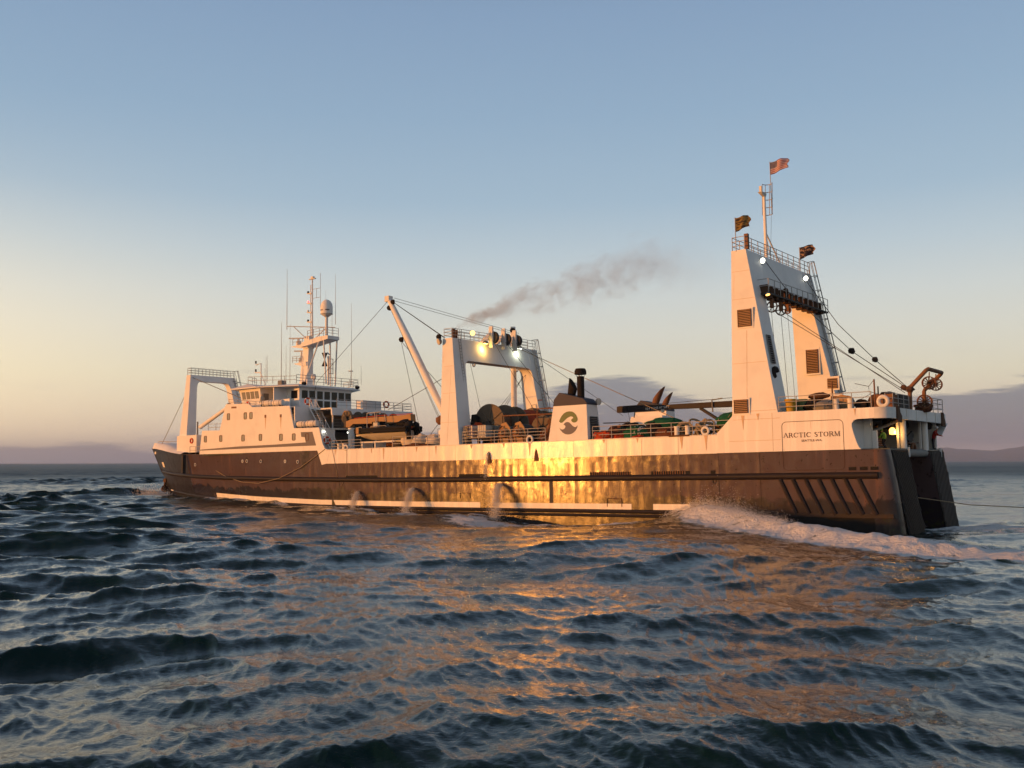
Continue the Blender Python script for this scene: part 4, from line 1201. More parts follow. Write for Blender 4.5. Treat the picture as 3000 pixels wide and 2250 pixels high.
# ---- gantries
def gantry(name, legs, top, beam_z, mat='white'):
    """legs: outline of the port leg at a list of heights: (z, s_aft, s_fwd, t_outer, t_inner)"""
    objs = []
    for fl in (False, True):
        rings = []
        for z, sa, sf, to, ti in legs:
            g = (lambda t: B - t) if fl else (lambda t: t)
            rings.append([(sa, g(to), z), (sf, g(to), z), (sf, g(ti), z), (sa, g(ti), z)])
        m_ = MB(); m_.loft(rings, True); objs.append(part(name + '_leg', m_, mat, smooth=0))
    zt, sa, sf, to, ti = legs[-1]
    r_ = MB()
    # beam between the legs: follows the aft slope of the legs
    zl = beam_z
    def at(z, i): return float(np.interp(z, [l[0] for l in legs], [l[i] for l in legs]))
    n = 10; rr = 0.7
    prof = []
    prof_t = [ti_ for ti_ in (at(zl - 0.0, 4),)][0]
    poly_top = [(at(zt, 4) - 0.02, zt), (B - at(zt, 4) + 0.02, zt)]
    under = []
    tl = at(zl, 4)
    for i in range(n + 1):
        a = PI / 2 * i / n
        under.append((tl - 0.02 + rr - rr * math.cos(a), zl - rr + rr * math.sin(a)))
    und = [(tl - 0.02, zl - rr)] + under + [(B - p[0], p[1]) for p in reversed(under)] + [(B - tl + 0.02, zl - rr)]
    P = poly_top[:1] + und + poly_top[1:]
    P = [(poly_top[0]), *und, (poly_top[1])]
    va = [(at(z, 1) + 0.02, t, z) for t, z in P]; vf = [(at(z, 2) - 0.02, t, z) for t, z in P]
    k = len(P)
    fs = [tuple(range(k)), tuple(range(2 * k - 1, k - 1, -1))] + [(i, (i + 1) % k, k + (i + 1) % k, k + i) for i in range(k)]
    r_.add(va + vf, fs)
    bo = part(name + '_beam', r_, mat, smooth=0)
    return objs, bo
# after gantry
legsA = [(8.2, 7.62, 11.25, 0.0, 2.1), (21.1, 10.12, 11.32, 1.0, 3.1)]
(lgA, lgA2), bmA = gantry('aft_gantry', legsA, 21.1, 18.5)
# mid gantry
legsM = [(6.8, 38.68, 41.08, 0.0, 1.9), (17.15, 40.28, 41.5, 1.0, 2.6)]
(lgM, lgM2), bmM = gantry('mid_gantry', legsM, 17.15, 15.05)
# bow gantry
legsB = [(8.0, 86.45, 88.1, 2.8, 4.2), (17.35, 88.0, 88.85, 4.4, 5.4)]
(lgB, lgB2), bmB = gantry('bow_gantry', legsB, 17.35, 16.55)
for t in (2.75, B - 4.5):
    mb = MB(); mb.box(84.1, 88.3, t, t + 1.75, 7.3, 9.45); part('gantry_footing', mb, 'white')

# weld seams of the gantry plating
def seam(pts, parent, r=0.014):
    m_ = MB(); m_.tube(pts, r, 4); part('weld_seam', m_, 'ruststain', parent)
def gout(z, l): return float(np.interp(z, [l[0][0], l[1][0]], [l[0][3], l[1][3]]))
seam([(10.05, gout(z, legsA) - .004, z) for z in (8.45, 11, 13.5, 14.7)], lgA)
seam([(s_, gout(8.5, legsA) - .006, 8.52) for s_ in (7.75, 9.8)], lgA)
for z_ in (12.2, 17.2, 19.4): seam([(float(np.interp(z_, [8.2, 21.1], [7.62, 10.12])) + .05, gout(z_, legsA) - .004, z_), (11.25, gout(z_, legsA) - .004, z_)], lgA, .010)
for z_ in (9.0, 11.8, 14.4): seam([(float(np.interp(z_, [6.8, 17.15], [38.68, 40.28])) + .05, gout(z_, legsM) - .004, z_), (41.1, gout(z_, legsM) - .004, z_)], lgM, .010)
seam([(40.2, gout(z, legsM) - .004, z) for z in (6.95, 10, 14)], lgM, .010)
for z_ in (7.9, 6.3): seam([(11.6 if z_ < 7 else 11.2, -.004, z_), (7.5, -.004, z_)], qp, .012)
seam([(8.1, -.004, 5.5), (8.1, -.004, 8.3)], qp, .012); seam([(5.2, -.004, 7.0), (5.2, -.004, 7.55)], qp, .010)
# louvred vents
def louvre(s0, s1, z0, z1, t, parent, n):
    m_ = MB(); m_.box(s0 - .16, s1 + .16, t - 0.03, t + 0.0, z0 - .16, z1 + .16); pad = part('vent_surround', m_, 'white', parent)
    m_ = MB(); m_.box(s0, s1, t - 0.05, t - 0.034, z0, z1); part('vent_backing', m_, 'soot', parent)
    m_ = MB(); m_.tube([(s0, t - .09, z0), (s1, t - .09, z0), (s1, t - .09, z1), (s0, t - .09, z1)], 0.045, 4, True); fr = part('vent_frame', m_, 'ironbrown', parent)
    sl = MB(); sl.hexa([(s0, -0.11, -.02), (s1, -0.11, -.02), (s1, -0.052, .045), (s0, -0.052, .045), (s0, -0.11, 0.0), (s1, -0.11, 0.0), (s1, -0.052, .065), (s0, -0.052, .065)])
    me = sl.mesh('slat', smooth=0); me.materials.append(M['tan'])
    for i in range(n):
        link('slat', me, None, parent, (0, t, z0 + (z1 - z0) * (i + .45) / n))
louvre(9.64, 10.70, 15.02, 16.3, 0.50, lgA, 10)
louvre(9.95, 11.03, 8.42, 9.38, -0.01, lgA, 7)
louvre(9.25, 10.25, 12.3, 14.3, 13.02, lgA2, 14)
louvre(7.75, 8.6, 10.9, 11.75, 13.2, lgA2, 6)
louvre(7.6, 8.4, 9.5, 10.2, 13.38, lgA2, 5)
# louvre and cowl on the shaded aft face of the port leg
m_ = MB()
def aface(t, z, d=0.0): return (float(np.interp(z, [8.2, 21.1], [7.62, 10.12])) - 0.02 - d, t, z)
P = [aface(.85, 12.1, .05), aface(1.55, 12.1, .05), aface(1.75, 14.3, .05), aface(1.05, 14.3, .05)]
m_.add(P, [(0, 1, 2, 3)]); part('vent_backing', m_, 'soot', lgA)
m_ = MB(); m_.tube(P, .05, 4, True); part('vent_frame', m_, 'greysteel', lgA)
for i in range(12):
    z = 12.2 + 2.0 * i / 11; off = (z - 12.1) * .09
    m_ = MB(); m_.tube([aface(.85 + off, z, .09), aface(1.55 + off, z, .09)], .035, 4); part('slat', m_, 'greysteel', lgA)
m_ = MB(); m_.torus(aface(1.15, 11.35, 0.02), (1, 0, 0), 0.33, 0.2, 12, 8, 0.3, 4.2); part('vent_cowl', m_, 'soot', lgA)

# top railings of the gantries
railing([(10.2, 1.1, 21.1), (10.2, B - 1.1, 21.1)], 1.05, 3, 1.25)
railing([(10.2, 1.1, 21.1), (11.25, 1.1, 21.1), (11.25, B - 1.1, 21.1)], 1.05, 3, 1.4)
railing([(40.35, 1.1, 17.15), (40.35, B - 1.2, 17.15)], 0.95, 3, 1.3)
railing([(40.35, 1.1, 17.15), (41.4, 1.1, 17.15), (41.4, B - 1.1, 17.15)], 0.95, 3, 1.5)
railing([(88.05, 4.5, 17.35), (88.05, B - 4.5, 17.35)], 0.9, 3, 1.2)
railing([(88.05, 4.5, 17.35), (88.8, 4.5, 17.35), (88.8, B - 4.5, 17.35)], 0.9, 3, 1.2)

# caged ladders
def cage(p0, p1, d, r=0.38, n=8, name='safety_cage', mat='railm', posts=5, z_from=0.0):
    a = Vector(p0); b2 = Vector(p1); ax = (b2 - a).normalized(); out = Vector(d).normalized()
    side = ax.cross(out).normalized()
    m_ = MB(); hoop = []
    for j in range(posts):
        ang = -PI * 0.5 + PI * j / (posts - 1)
        off = side * (r * math.sin(ang)) + out * (r * 0.25 + r * 1.1 * math.cos(ang))
        m_.tube([a + off, b2 + off], 0.028, 4)
    o = part(name, m_, mat)
    for i in range(n + 1):
        c = a + (b2 - a) * (i / n)
        h = MB(); h.tube([c + side * (r * math.sin(-PI / 2 + PI * j / 8)) + out * (r * 0.25 + r * 1.1 * math.cos(-PI / 2 + PI * j / 8)) for j in range(9)], 0.032, 4)
        part('cage_hoop', h, mat, o)
    return o
ladder((7.62, 14.7, 8.6), (10.05, 13.6, 21.4), (0, 1, 0), 0.45, 0.35, r=0.035)
cage((8.1, 14.5, 10.6), (10.05, 13.7, 22.0), (-1, 0, 0.15), 0.42, 9)
ladder((38.6, 14.9, 7.2), (40.2, 13.9, 17.2), (0, 1, 0), 0.42, 0.35)
cage((39.0, 14.6, 9.5), (40.2, 13.9, 18.1), (-1, 0, 0.1), 0.42, 6)
ladder((39.6, 2.0, 12.5), (40.25, 1.9, 18.0), (0, 1, 0), 0.3, 0.3)
ladder((86.8, B - 3.1, 9.0), (87.95, B - 4.5, 17.3), (0, 1, 0), 0.4, 0.35)
cage((86.9, B - 3.2, 10.5), (87.95, B - 4.5, 18.2), (-1, 0, 0.1), 0.40, 5)

# platform hung under the aft gantry beam
mb = MB(); mb.box(8.75, 9.75, 1.95, 14.6, 17.55, 17.68); pf = part('gantry_platform', mb, 'darksteel')
for i in range(12):
    t = 2.1 + 1.02 * i
    mb = MB(); mb.box(8.95, 9.85, t, t + 0.14, 17.68, 18.35); part('platform_knee', mb, 'rust', pf)
for i in range(10):
    t = 2.4 + 1.2 * i
    mb = MB(); mb.box(8.85, 9.7, t, t + .45, 17.36, 17.55); part('platform_bracket', mb, 'rust', pf)
railing([(9.7, 1.95, 17.7), (8.78, 1.95, 17.7), (8.78, 14.6, 17.7)], 1.05, 2, 1.15)

# floodlights
def flood(loc, mat, aim, r, parent, light=None, body='greysteel'):
    a = Vector(aim).normalized(); p = Vector(loc)
    m_ = MB(); m_.lathe([(r * .55, -r * 0.9), (r * 0.9, -r * 0.5), (r, 0.0)], loc, aim, 12); bo = part('floodlight', m_, body, parent if parent is not None else ship)
    m_ = MB(); m_.lathe([(r * 0.02, 0.02), (r * .93, 0.015), (r * .93, 0.03), (r * .02, 0.06)], loc, aim, 12)
    part('lamp_face', m_, mat, bo if (parent is None or parent is ship) else parent)
    if light:
        point('floodlight_glow', bo, tuple(p + a * (r + 0.25)), light[0], light[1], 0.12)
    return bo
flood((9.85, 3.5, 20.55), 'floodw', (-0.8, -0.55, -0.25), 0.23, ship)
flood((9.8, 12.4, 20.45), 'floodw', (-0.8, -0.55, -0.25), 0.23, ship)
flood((8.85, 1.9, 17.5), 'sodium', (-0.3, -0.2, -1), 0.18, ship)
flood((40.05, 3.75, 17.85), 'sodium', (-0.8, -0.6, -0.1), 0.27, ship)
flood((39.75, 5.35, 16.95), 'sodium', (0.1, -0.1, -1), 0.28, ship, ((1.0, 0.55, 0.12), 75))
flood((39.75, 10.9, 16.95), 'floodw', (0.1, -0.1, -1), 0.25, ship, ((0.95, 1.0, 0.72), 26))
flood((41.7, 0.6, 16.85), 'cream', (0.4, -0.9, -0.3), 0.34, ship)
flood((24.1, 1.4, 10.1), 'cream', (-0.9, -0.3, -0.1), 0.3, ship)

# gallows sheaves standing on the mid gantry
for k, t in enumerate((6.3, 8.3, 10.1)):
    m_ = MB()
    m_.tz([(t - 0.1, 16.6), (t + 0.12, 16.6), (t + 0.14, 18.0), (t + 0.05, 18.75), (t - 0.08, 18.75), (t - 0.14, 18.0)], 39.55, 40.0)
    sh_ = part('sheave_cheek', m_, 'white2', smooth=0)
    m_ = MB(); m_.cyl((39.7, t + 0.15, 17.65), (39.7, t + 0.42, 17.65), 0.62, n=18); part('sheave', m_, 'darksteel', sh_)
    m_ = MB(); m_.add([(39.9, t - .1, 17.9), (40.9, t - .6, 17.15), (40.9, t + .4, 17.15), (39.7, t - .75, 17.1), (39.8, t - .1, 18.3)], [(0, 1, 2), (3, 1, 4), (0, 4, 1), (0, 3, 4)]); part('sheave_bracket', m_, 'white2', sh_)
# exhaust pipe on the mid gantry (smoke leaves here)
mb = MB(); mb.cyl((40.9, 1.9, 17.0), (40.9, 1.9, 18.15), 0.2, n=12); mb.cyl((40.9, 2.35, 17.0), (40.9, 2.35, 18.1), 0.1, n=10); part('exhaust_pipe', mb, 'ironbrown')
# eye plates under the beam
for t in (4.3, 11.2):
    mb = MB(); mb.torus((40.4, t, 14.8), (1, 0, 0), 0.17, 0.08, 10, 6); part('eye_plate', mb, 'white2')
# white derrick post behind the gantry and the mid-frame pipe
mb = MB(); mb.cyl((41.9, 12.6, 6.6), (41.9, 12.6, 19.6), 0.33, 0.28, n=16); part('derrick_post', mb, 'white')
mb = MB(); mb.blob((41.7, 12.3, 19.2), (.3, .3, .25), 3); part('mast_block', mb, 'soot')
# seam lines on the inner face of the starboard leg
mb = MB(); mb.tube([(39.2, 13.72, 8.6), (40.2, 13.58, 8.8), (40.2, 13.35, 11.2), (39.6, 13.3, 11.3), (39.4, 13.5, 9.6)], .05, 5); part('leg_pipe', mb, 'white2')
mb = MB(); mb.tube([(38.9, 13.55, 11.7), (41.3, 13.4, 11.7)], .05, 5); part('leg_pipe', mb, 'ironbrown')

# ---- funnels
def funnel(fl):
    g = (lambda t: B - t) if fl else (lambda t: t)
    z0, z1 = 6.8, 9.85
    m_ = MB()
    A = [(28.47, 0.0), (24.38, 0.0), (24.38, 2.15), (28.47, 2.15)]
    Bq = [(27.95, 0.12), (24.52, 0.12), (24.52, 1.75), (27.95, 1.75)]
    m_.loft([[(a, g(b_), z0) for a, b_ in A], [(a, g(b_), z1) for a, b_ in Bq]], True)
    fo = part('funnel', m_, 'white', smooth=0)
    prof = [(27.96, z1), (27.88, 10.4), (27.3, 11.0), (24.85, 10.36), (24.52, 10.02), (24.5, z1)]
    m_ = MB(); m_.prism([(a, g(0.11), b_) for a, b_ in prof], (0, (1 if not fl else -1) * 1.66, 0)); part('funnel_top', m_, 'navy', fo, smooth=0)
    # louvre grille on the after face
    m_ = MB(); m_.add([(24.36, g(.45), 7.0), (24.36, g(1.85), 7.0), (24.42, g(1.62), 8.85), (24.42, g(.45), 8.85)], [(0, 1, 2, 3)]); part('vent_backing', m_, 'soot', fo)
    for i in range(13):
        z = 7.06 + 1.75 * i / 12
        m_ = MB(); m_.tube([(24.33 + .03 * (z - 7), g(.45), z), (24.33 + .03 * (z - 7), g(1.85 - .12 * (z - 7)), z)], .035, 4); part('slat', m_, 'greysteel', fo)
    return fo
fun = funnel(False); fun2 = funnel(True)
# exhausts on the port funnel
mb = MB(); mb.cyl((25.65, 1.0, 10.3), (25.65, 1.0, 12.35), 0.32, n=16); ex = part('exhaust_stack', mb, 'soot')
mb = MB(); mb.lathe([(0.45, 12.5), (0.52, 12.52), (0.52, 12.8), (0.42, 13.02), (0.1, 13.06)], (25.65, 1.0, 0), n=16); part('rain_hood', mb, 'soot', ex)
mb = MB()
for a in range(4): mb.cyl((25.65 + .3 * math.cos(a * 1.57 + .7), 1 + .3 * math.sin(a * 1.57 + .7), 12.3), (25.65 + .45 * math.cos(a * 1.57 + .7), 1 + .45 * math.sin(a * 1.57 + .7), 12.55), .02, n=4)
part('hood_strut', mb, 'soot', ex)
def horn(s, t, z, h, r, name='raked_exhaust'):
    # slanting pipe cut off obliquely
    n = 14; ring0 = []; ring1 = []
    for i in range(n):
        a = 2 * PI * i / n
        ring0.append((s + r * math.cos(a), t + r * math.sin(a), z))
        k = (math.cos(a) + 1) / 2
        ring1.append((s - 0.25 + r * math.cos(a), t + r * math.sin(a), z + h * (0.35 + 0.65 * k)))
    m_ = MB(); m_.loft([ring0, ring1], True)
    return part(name, m_, 'soot')
horn(26.75, 1.1, 10.6, 1.7, 0.34)
def spike(s, t, z, h, r):
    n = 12; r0 = [(s + r * math.cos(2 * PI * i / n), t + r * math.sin(2 * PI * i / n), z) for i in range(n)]
    r1 = []
    for i in range(n):
        a = 2 * PI * i / n; k = (1 - math.cos(a)) / 2
        r1.append((s - 0.55 * k * h / 1.5 - .15 + r * math.cos(a), t + r * math.sin(a), z + h * (0.25 + 0.75 * k)))
    m_ = MB(); m_.loft([r0, r1], True); return part('raked_exhaust', m_, 'ironbrown')
spike(26.0, 14.4, 10.6, 1.65, 0.36); spike(24.95, 14.4, 10.45, 1.2, 0.3)
# inward sloping casing of the starboard funnel
mb = MB(); mb.hexa([(24.2, 12.4, 6.8), (28.6, 12.4, 6.8), (28.6, 13.6, 6.8), (24.2, 13.6, 6.8), (24.6, 13.2, 9.4), (28.0, 13.2, 9.4), (28.0, 13.7, 9.4), (24.6, 13.7, 9.4)]); part('funnel_casing', mb, 'white', fun2, smooth=0)

# wave emblem on the port funnel: olive crest above, dark crest below
def emblem_pt(u, v):    # u 0..1 left to right (aft), v 0..1 up
    z = 7.36 + 1.98 * v
    return (27.33 - 1.93 * u, 0.12 * (z - 6.8) / 3.05 - 0.012, z)
def emblem(pts, mat, nm):
    m_ = MB(); m_.add([emblem_pt(*p) for p in pts], [tuple(range(len(pts)))]); part(nm, m_, mat, fun, smooth=0)
up = [(0.0, .58), (.03, .66), (.12, .80), (.25, .92), (.40, .985), (.55, 1.0), (.70, .98), (.82, .92), (.92, .82), (.985, .70), (1.0, .62),
      (.97, .56), (.90, .515), (.80, .50), (.71, .53), (.655, .585), (.66, .64), (.70, .675), (.76, .685), (.755, .73), (.70, .765), (.62, .775), (.53, .75), (.44, .71), (.35, .65), (.25, .575), (.17, .525), (.08, .52)]
lo_ = [(0.0, .325), (.05, .275), (.12, .235), (.20, .225), (.28, .255), (.335, .31), (.345, .37), (.30, .41), (.24, .425), (.28, .485), (.36, .53), (.45, .545), (.54, .525), (.62, .46), (.70, .385), (.78, .33), (.85, .305), (.92, .32), (1.0, .375), (.96, .26), (.88, .15), (.76, .06), (.62, .01), (.48, .0), (.34, .02), (.20, .09), (.09, .19)]
emblem(up, 'olive', 'emblem_crest'); emblem(lo_, 'stripe', 'emblem_wave')

# ---- main mast
mm = MB()
mm.loft([[(70.3, 7.35, 14.6), (68.85, 7.35, 14.6), (68.85, 8.25, 14.6), (70.3, 8.25, 14.6)], [(69.45, 7.45, 20.8), (68.6, 7.45, 20.8), (68.6, 8.15, 20.8), (69.45, 8.15, 20.8)]], True)
part('mast', mm, 'white', smooth=0)
mb = MB(); mb.hexa([(69.4, 7.3, 19.3), (68.7, 7.3, 19.3), (68.7, 8.3, 19.3), (69.4, 8.3, 19.3), (71.8, 7.2, 19.7), (68.7, 7.2, 19.9), (68.7, 8.4, 19.9), (71.8, 8.4, 19.7)]); part('radar_platform', mb, 'white')
mb = MB(); mb.hexa([(69.6, 7.3, 17.2), (68.9, 7.3, 17.2), (68.9, 8.3, 17.2), (69.6, 8.3, 17.2), (71.2, 7.2, 17.6), (68.9, 7.2, 17.7), (68.9, 8.4, 17.7), (71.2, 8.4, 17.6)]); part('radar_platform', mb, 'white')
mb = MB(); mb.hexa([(69.4, 6.9, 19.6), (68.6, 6.9, 19.6), (68.6, 8.7, 19.6), (69.4, 8.7, 19.6), (69.3, 6.9, 20.0), (64.7, 6.6, 20.35), (64.7, 9.0, 20.35), (69.3, 8.7, 20.0)])
mb = MB(); mb.sz([(69.5, 19.45), (68.4, 19.55), (64.7, 20.0), (64.7, 20.4), (66.2, 20.4), (69.3, 20.0)], 6.9, 8.7); part('mast_platform', mb, 'white', smooth=0)
railing([(68.3, 6.95, 20.3), (66.2, 6.95, 20.4), (64.8, 6.95, 20.4), (64.8, 8.65, 20.4)], 1.0, 3, 0.9)
railing([(71.4, 7.3, 19.9), (69.6, 7.3, 19.9)], 0.7, 2, 0.8)
for a, b_ in (((66.3, 7.0, 19.9), (68.2, 6.3, 14.7)), ((66.2, 8.6, 19.9), (67.2, 9.6, 14.7)), ((65.5, 7.0, 20.0), (64.4, 6.4, 14.7)), ((65.0, 8.6, 20.0), (66.2, 9.4, 14.7))):
    mb = MB(); mb.cyl(a, b_, 0.09, n=8); part('mast_strut', mb, 'white2')
mb = MB(); mb.cyl((68.45, 7.8, 20.6), (68.45, 7.8, 27.6), 0.11, 0.07, n=8); mb.cyl((68.75, 7.8, 20.6), (68.75, 7.8, 27.0), 0.05, n=6); part('top_mast', mb, 'white2')
mb = MB(); mb.box(67.9, 69.0, 7.7, 7.9, 27.62, 27.72); mb.box(68.2, 68.6, 7.65, 7.95, 27.72, 27.95); part('mast_head', mb, 'white2')
mb = MB(); mb.tube([(67.0, 7.8, 28.2), (67.0, 7.8, 23.8)], .025, 5); mb.tube([(68.4, 7.8, 26.4), (67.0, 7.8, 26.4)], .025, 5); mb.tube([(68.4, 7.8, 25.3), (67.0, 7.8, 25.3)], .025, 5); mb.tube([(67.7, 7.8, 26.4), (67.7, 7.8, 25.3)], .025, 5); part('aerial_frame', mb, 'railm')
for i, z in enumerate((22.5, 23.65, 24.75, 25.95)):
    mb = MB(); mb.hexa([(68.5, 7.65, z - .14), (69.3, 7.65, z - .02), (69.3, 7.95, z - .02), (68.5, 7.95, z - .14), (68.5, 7.65, z + .05), (69.3, 7.65, z + .05), (69.3, 7.95, z + .05), (68.5, 7.95, z + .05)]); bk = part('lamp_bracket', mb, 'white2')
    mb = MB(); mb.lathe([(0.08, 0), (0.13, .05), (.13, .22), (.08, .28)], (69.2, 7.8, z + .05), n=10); part('mast_lamp', mb, 'navred' if i == 2 else 'white2' if i == 1 else 'darksteel', bk)
mb = MB(); mb.tube([(70.9, 6.0, 22.0), (66.0, 9.2, 21.7)], 0.06, 6); mb.tube([(70.2, 6.5, 21.9), (69.0, 7.6, 20.3)], 0.06, 6); mb.tube([(66.9, 8.6, 21.7), (68.5, 7.9, 20.2)], .06, 6); part('mast_yard', mb, 'white2')
# satellite dome
mb = MB(); mb.cyl((65.9, 7.8, 20.4), (65.9, 7.8, 22.9), 0.17, n=12); part('dome_post', mb, 'white2')
mb = MB(); mb.lathe([(0.2, 22.75), (0.6, 23.05), (0.70, 23.12), (0.71, 23.3), (0.72, 23.9), (0.68, 24.2), (0.58, 24.48), (0.40, 24.7), (0.2, 24.82), (0.02, 24.86)], (65.9, 7.8, 0), n=24); dm = part('satellite_dome', mb, 'white')
mb = MB(); mb.lathe([(0.712, 23.1), (0.722, 23.1), (0.722, 23.14), (0.712, 23.14)], (65.9, 7.8, 0), n=24); part('dome_base_ring', mb, 'greysteel', dm)
for a0, a1 in ((3.4, 4.1), (4.55, 5.2)):
    m_ = MB(); m_.loft([[(65.9 + .727 * math.cos(a), 7.8 + .727 * math.sin(a), z) for z in (23.48, 23.62)] for a in np.linspace(a0, a1, 6)], False, False); part('dome_print', m_, 'stripe', dm)
# radar scanners
for c, ln, zz in (((70.9, 7.8, 19.75), 2.3, 20.65), ((70.4, 7.8, 17.65), 1.7, 19.05), ((64.9, 7.2, 14.65), 1.5, 18.2)):
    m_ = MB()
    if zz == 18.2: m_.cyl((64.9, 7.2, 14.62), (64.9, 7.2, 18.0), 0.13, n=10); ro = part('radar_mast', m_, 'white2')
    else: m_.lathe([(0.3, 0), (0.34, .25), (.30, .6), (.12, .72), (.1, zz - c[2])], c, n=12); ro = part('radar_pedestal', m_, 'white2')
    m_ = MB(); ang = -0.62 if zz != 18.2 else 0.9
    dx_, dy_ = math.cos(ang) * ln / 2, math.sin(ang) * ln / 2
    m_.hexa([(c[0] - dx_, c[1] - dy_ - .07, zz), (c[0] + dx_, c[1] + dy_ - .07, zz), (c[0] + dx_, c[1] + dy_ + .07, zz), (c[0] - dx_, c[1] - dy_ + .07, zz), (c[0] - dx_, c[1] - dy_ - .07, zz + .16), (c[0] + dx_, c[1] + dy_ - .07, zz + .16), (c[0] + dx_, c[1] + dy_ + .07, zz + .16), (c[0] - dx_, c[1] - dy_ + .07, zz + .16)])
    part('radar_scanner', m_, 'white2', ro)
railing([(71.3, 7.2, 17.75), (69.8, 7.2, 17.75)], 0.7, 3, .8)
cage((64.6, 7.2, 15.9), (64.6, 7.2, 17.6), (-1, 0, 0), 0.3, 3)
# day shapes: two cones point to point
mb = MB(); mb.cyl((66.0, 7.6, 17.75), (66.0, 7.6, 18.5), 0.06, 0.36, n=12); mb.cyl((66.0, 7.6, 16.95), (66.0, 7.6, 17.7), 0.36, 0.05, n=12); part('day_shape', mb, 'soot')
# whip aerials and small masts on the wheelhouse roof
for (s, t, z0, z1, r0) in ((69.4, 4, 15.2, 22.1, .05), (67.85, 4, 14.8, 21.7, .035), (68.8, 4.2, 14.8, 19.4, .03), (72.0, 4, 15.2, 18.5, .04), (70.9, 6.0, 21.6, 29.0, .045), (65.7, 9.0, 22.0, 28.1, .035), (63.6, 9.6, 14.7, 24.4, .035), (62.6, 10.2, 14.7, 17.0, .03), (68.0, 9.5, 20, 26.5, .03), (67.2, 9.8, 21, 24.4, .03), (66.8, 5.0, 14.7, 18.0, .03), (73.0, 4.6, 15.0, 18.4, .03), (74.0, 5.2, 15.0, 17.2, .025), (65.9, 11.6, 14.7, 16.6, .04)):
    mb = MB(); mb.tube([(s, t, z0), (s, t, z0 + (z1 - z0) * .35), (s, t, z1)], [r0, r0 * .8, r0 * .35], 5); part('whip_aerial', mb, 'railm')
mb = MB(); mb.cyl((65.9, 11.6, 16.6), (65.9, 11.6, 16.68), 0.3, n=12); part('gps_disc', mb, 'white2')
mb = MB(); mb.tube([(73.4, 4.2, 15.0), (73.4, 4.2, 17.6), (74.4, 4.2, 17.5)], .07, 6); mb.tube([(73.4, 4.2, 16.5), (74.5, 4.2, 16.6)], .07, 6); mb.tube([(72.6, 4.2, 15.0), (73.4, 4.2, 16.4)], .05, 5); sg = part('signal_mast', mb, 'white')
for z in (16.75, 17.75):
    mb = MB(); mb.lathe([(.08, 0), (.1, .05), (.1, .3), (.06, .34)], (74.4, 4.2, z - .1), n=8); part('signal_lamp', mb, 'darksteel', sg)
mb = MB(); mb.box(69.1, 69.8, 3.8, 4.5, 14.7, 15.25); part('roof_box', mb, 'greysteel')
for s, t in ((65.5, 4.1), (65.4, B - 3.4)):
    mb = MB(); mb.lathe([(.1, -.3), (.26, -.2), (.3, 0), (.2, .08)], (s, t, 14.75), n=12); part('search_light', mb, 'black')
mb = MB(); mb.blob((66.4, 6.3, 15.6), (.3, .3, .35), 5, .3); mb.cyl((66.4, 6.3, 14.6), (66.4, 6.3, 15.4), .08); part('thermal_camera', mb, 'white2')
# white locker and life-raft on the after bridge deck
mb = MB(); mb.box(59.3, 60.3, 7.3, 10.2, 11.5, 12.55); part('deck_locker', mb, 'white')
# foredeck gear and cross-tree of the bow gantry
mb = MB(); mb.blob((85.6, 6.5, 9.3), (1.0, 0.9, 0.45), 8, .3); mb.cyl((85.2, 5.2, 9.2), (85.2, 8.5, 9.2), .45, n=12); part('anchor_windlass', mb, 'darksteel')
mb = MB(); mb.box(83.2, 87.2, 5, 11, 7.3, 8.9); part('windlass_platform', mb, 'white2')
mb = MB(); mb.cyl((85.9, 4.1, 9.4), (85.9, 4.1, 11.2), 0.10, n=8); part('winch_pipe', mb, 'greysteel')
mb = MB(); mb.box(85.3, 85.9, B - 5.0, B - 4.4, 12.9, 13.9); part('junction_box', mb, 'ironbrown')
mb = MB(); mb.cyl((85.6, 4.3, 10.5), (78.3, 3.3, 12.7), 0.27, 0.22, n=14); bb = part('bow_boom', mb, 'white')
mb = MB(); mb.cyl((78.5, 3.3, 12.3), (78.2, 3.3, 13.0), 0.28, n=10); part('boom_head', mb, 'ironbrown', bb)
mb = MB(); mb.torus((85.1, 2.72, 8.75), (0, 1, 0), 0.27, 0.09, 16, 8); part('lifebuoy_on_footing', mb, 'orange')
# aft mast on the gantry
mb = MB(); mb.cyl((10.4, 5.6, 21.1), (10.4, 5.6, 26.6), 0.14, 0.12, n=12); tm = part('flag_mast', mb, 'white')
mb = MB(); mb.tube([(10.4, 5.65, 23.3), (10.3, 8.1, 21.15)], .07, 6); mb.tube([(10.4, 5.6, 23.2), (10.4, 6.6, 21.1)], .04, 6); part('mast_brace', mb, 'white2', tm)
mb = MB(); mb.hexa([(10.5, 5.0, 26.35), (10.3, 5.0, 26.35), (10.3, 5.7, 26.2), (10.5, 5.7, 26.2), (10.6, 4.8, 26.5), (10.2, 4.8, 26.5), (10.2, 5.7, 26.5), (10.6, 5.7, 26.5)]); mb.box(10.3, 10.5, 4.9, 5.1, 26.5, 27.0); part('lamp_shelf', mb, 'white2', tm)
cage((10.35, 5.9, 24.9), (10.35, 6.1, 27.5), (0, 1, 0), 0.42, 4)
mb = MB(); mb.cyl((10.35, 6.95, 25.4), (10.35, 6.95, 29.5), .03, n=6); part('flag_staff', mb, 'railm', tm)
mb = MB(); mb.cyl((10.9, 1.0, 21.0), (10.9, 1.0, 23.7), .035, n=6); part('flag_staff', mb, 'railm')
mb = MB(); mb.cyl((10.2, 12.3, 21.0), (10.2, 12.3, 23.2), .035, n=6); part('flag_staff', mb, 'railm')
mb = MB(); mb.box(10.1, 10.4, 1.4, 1.7, 21.2, 22.4); part('junction_box', mb, 'ironbrown')
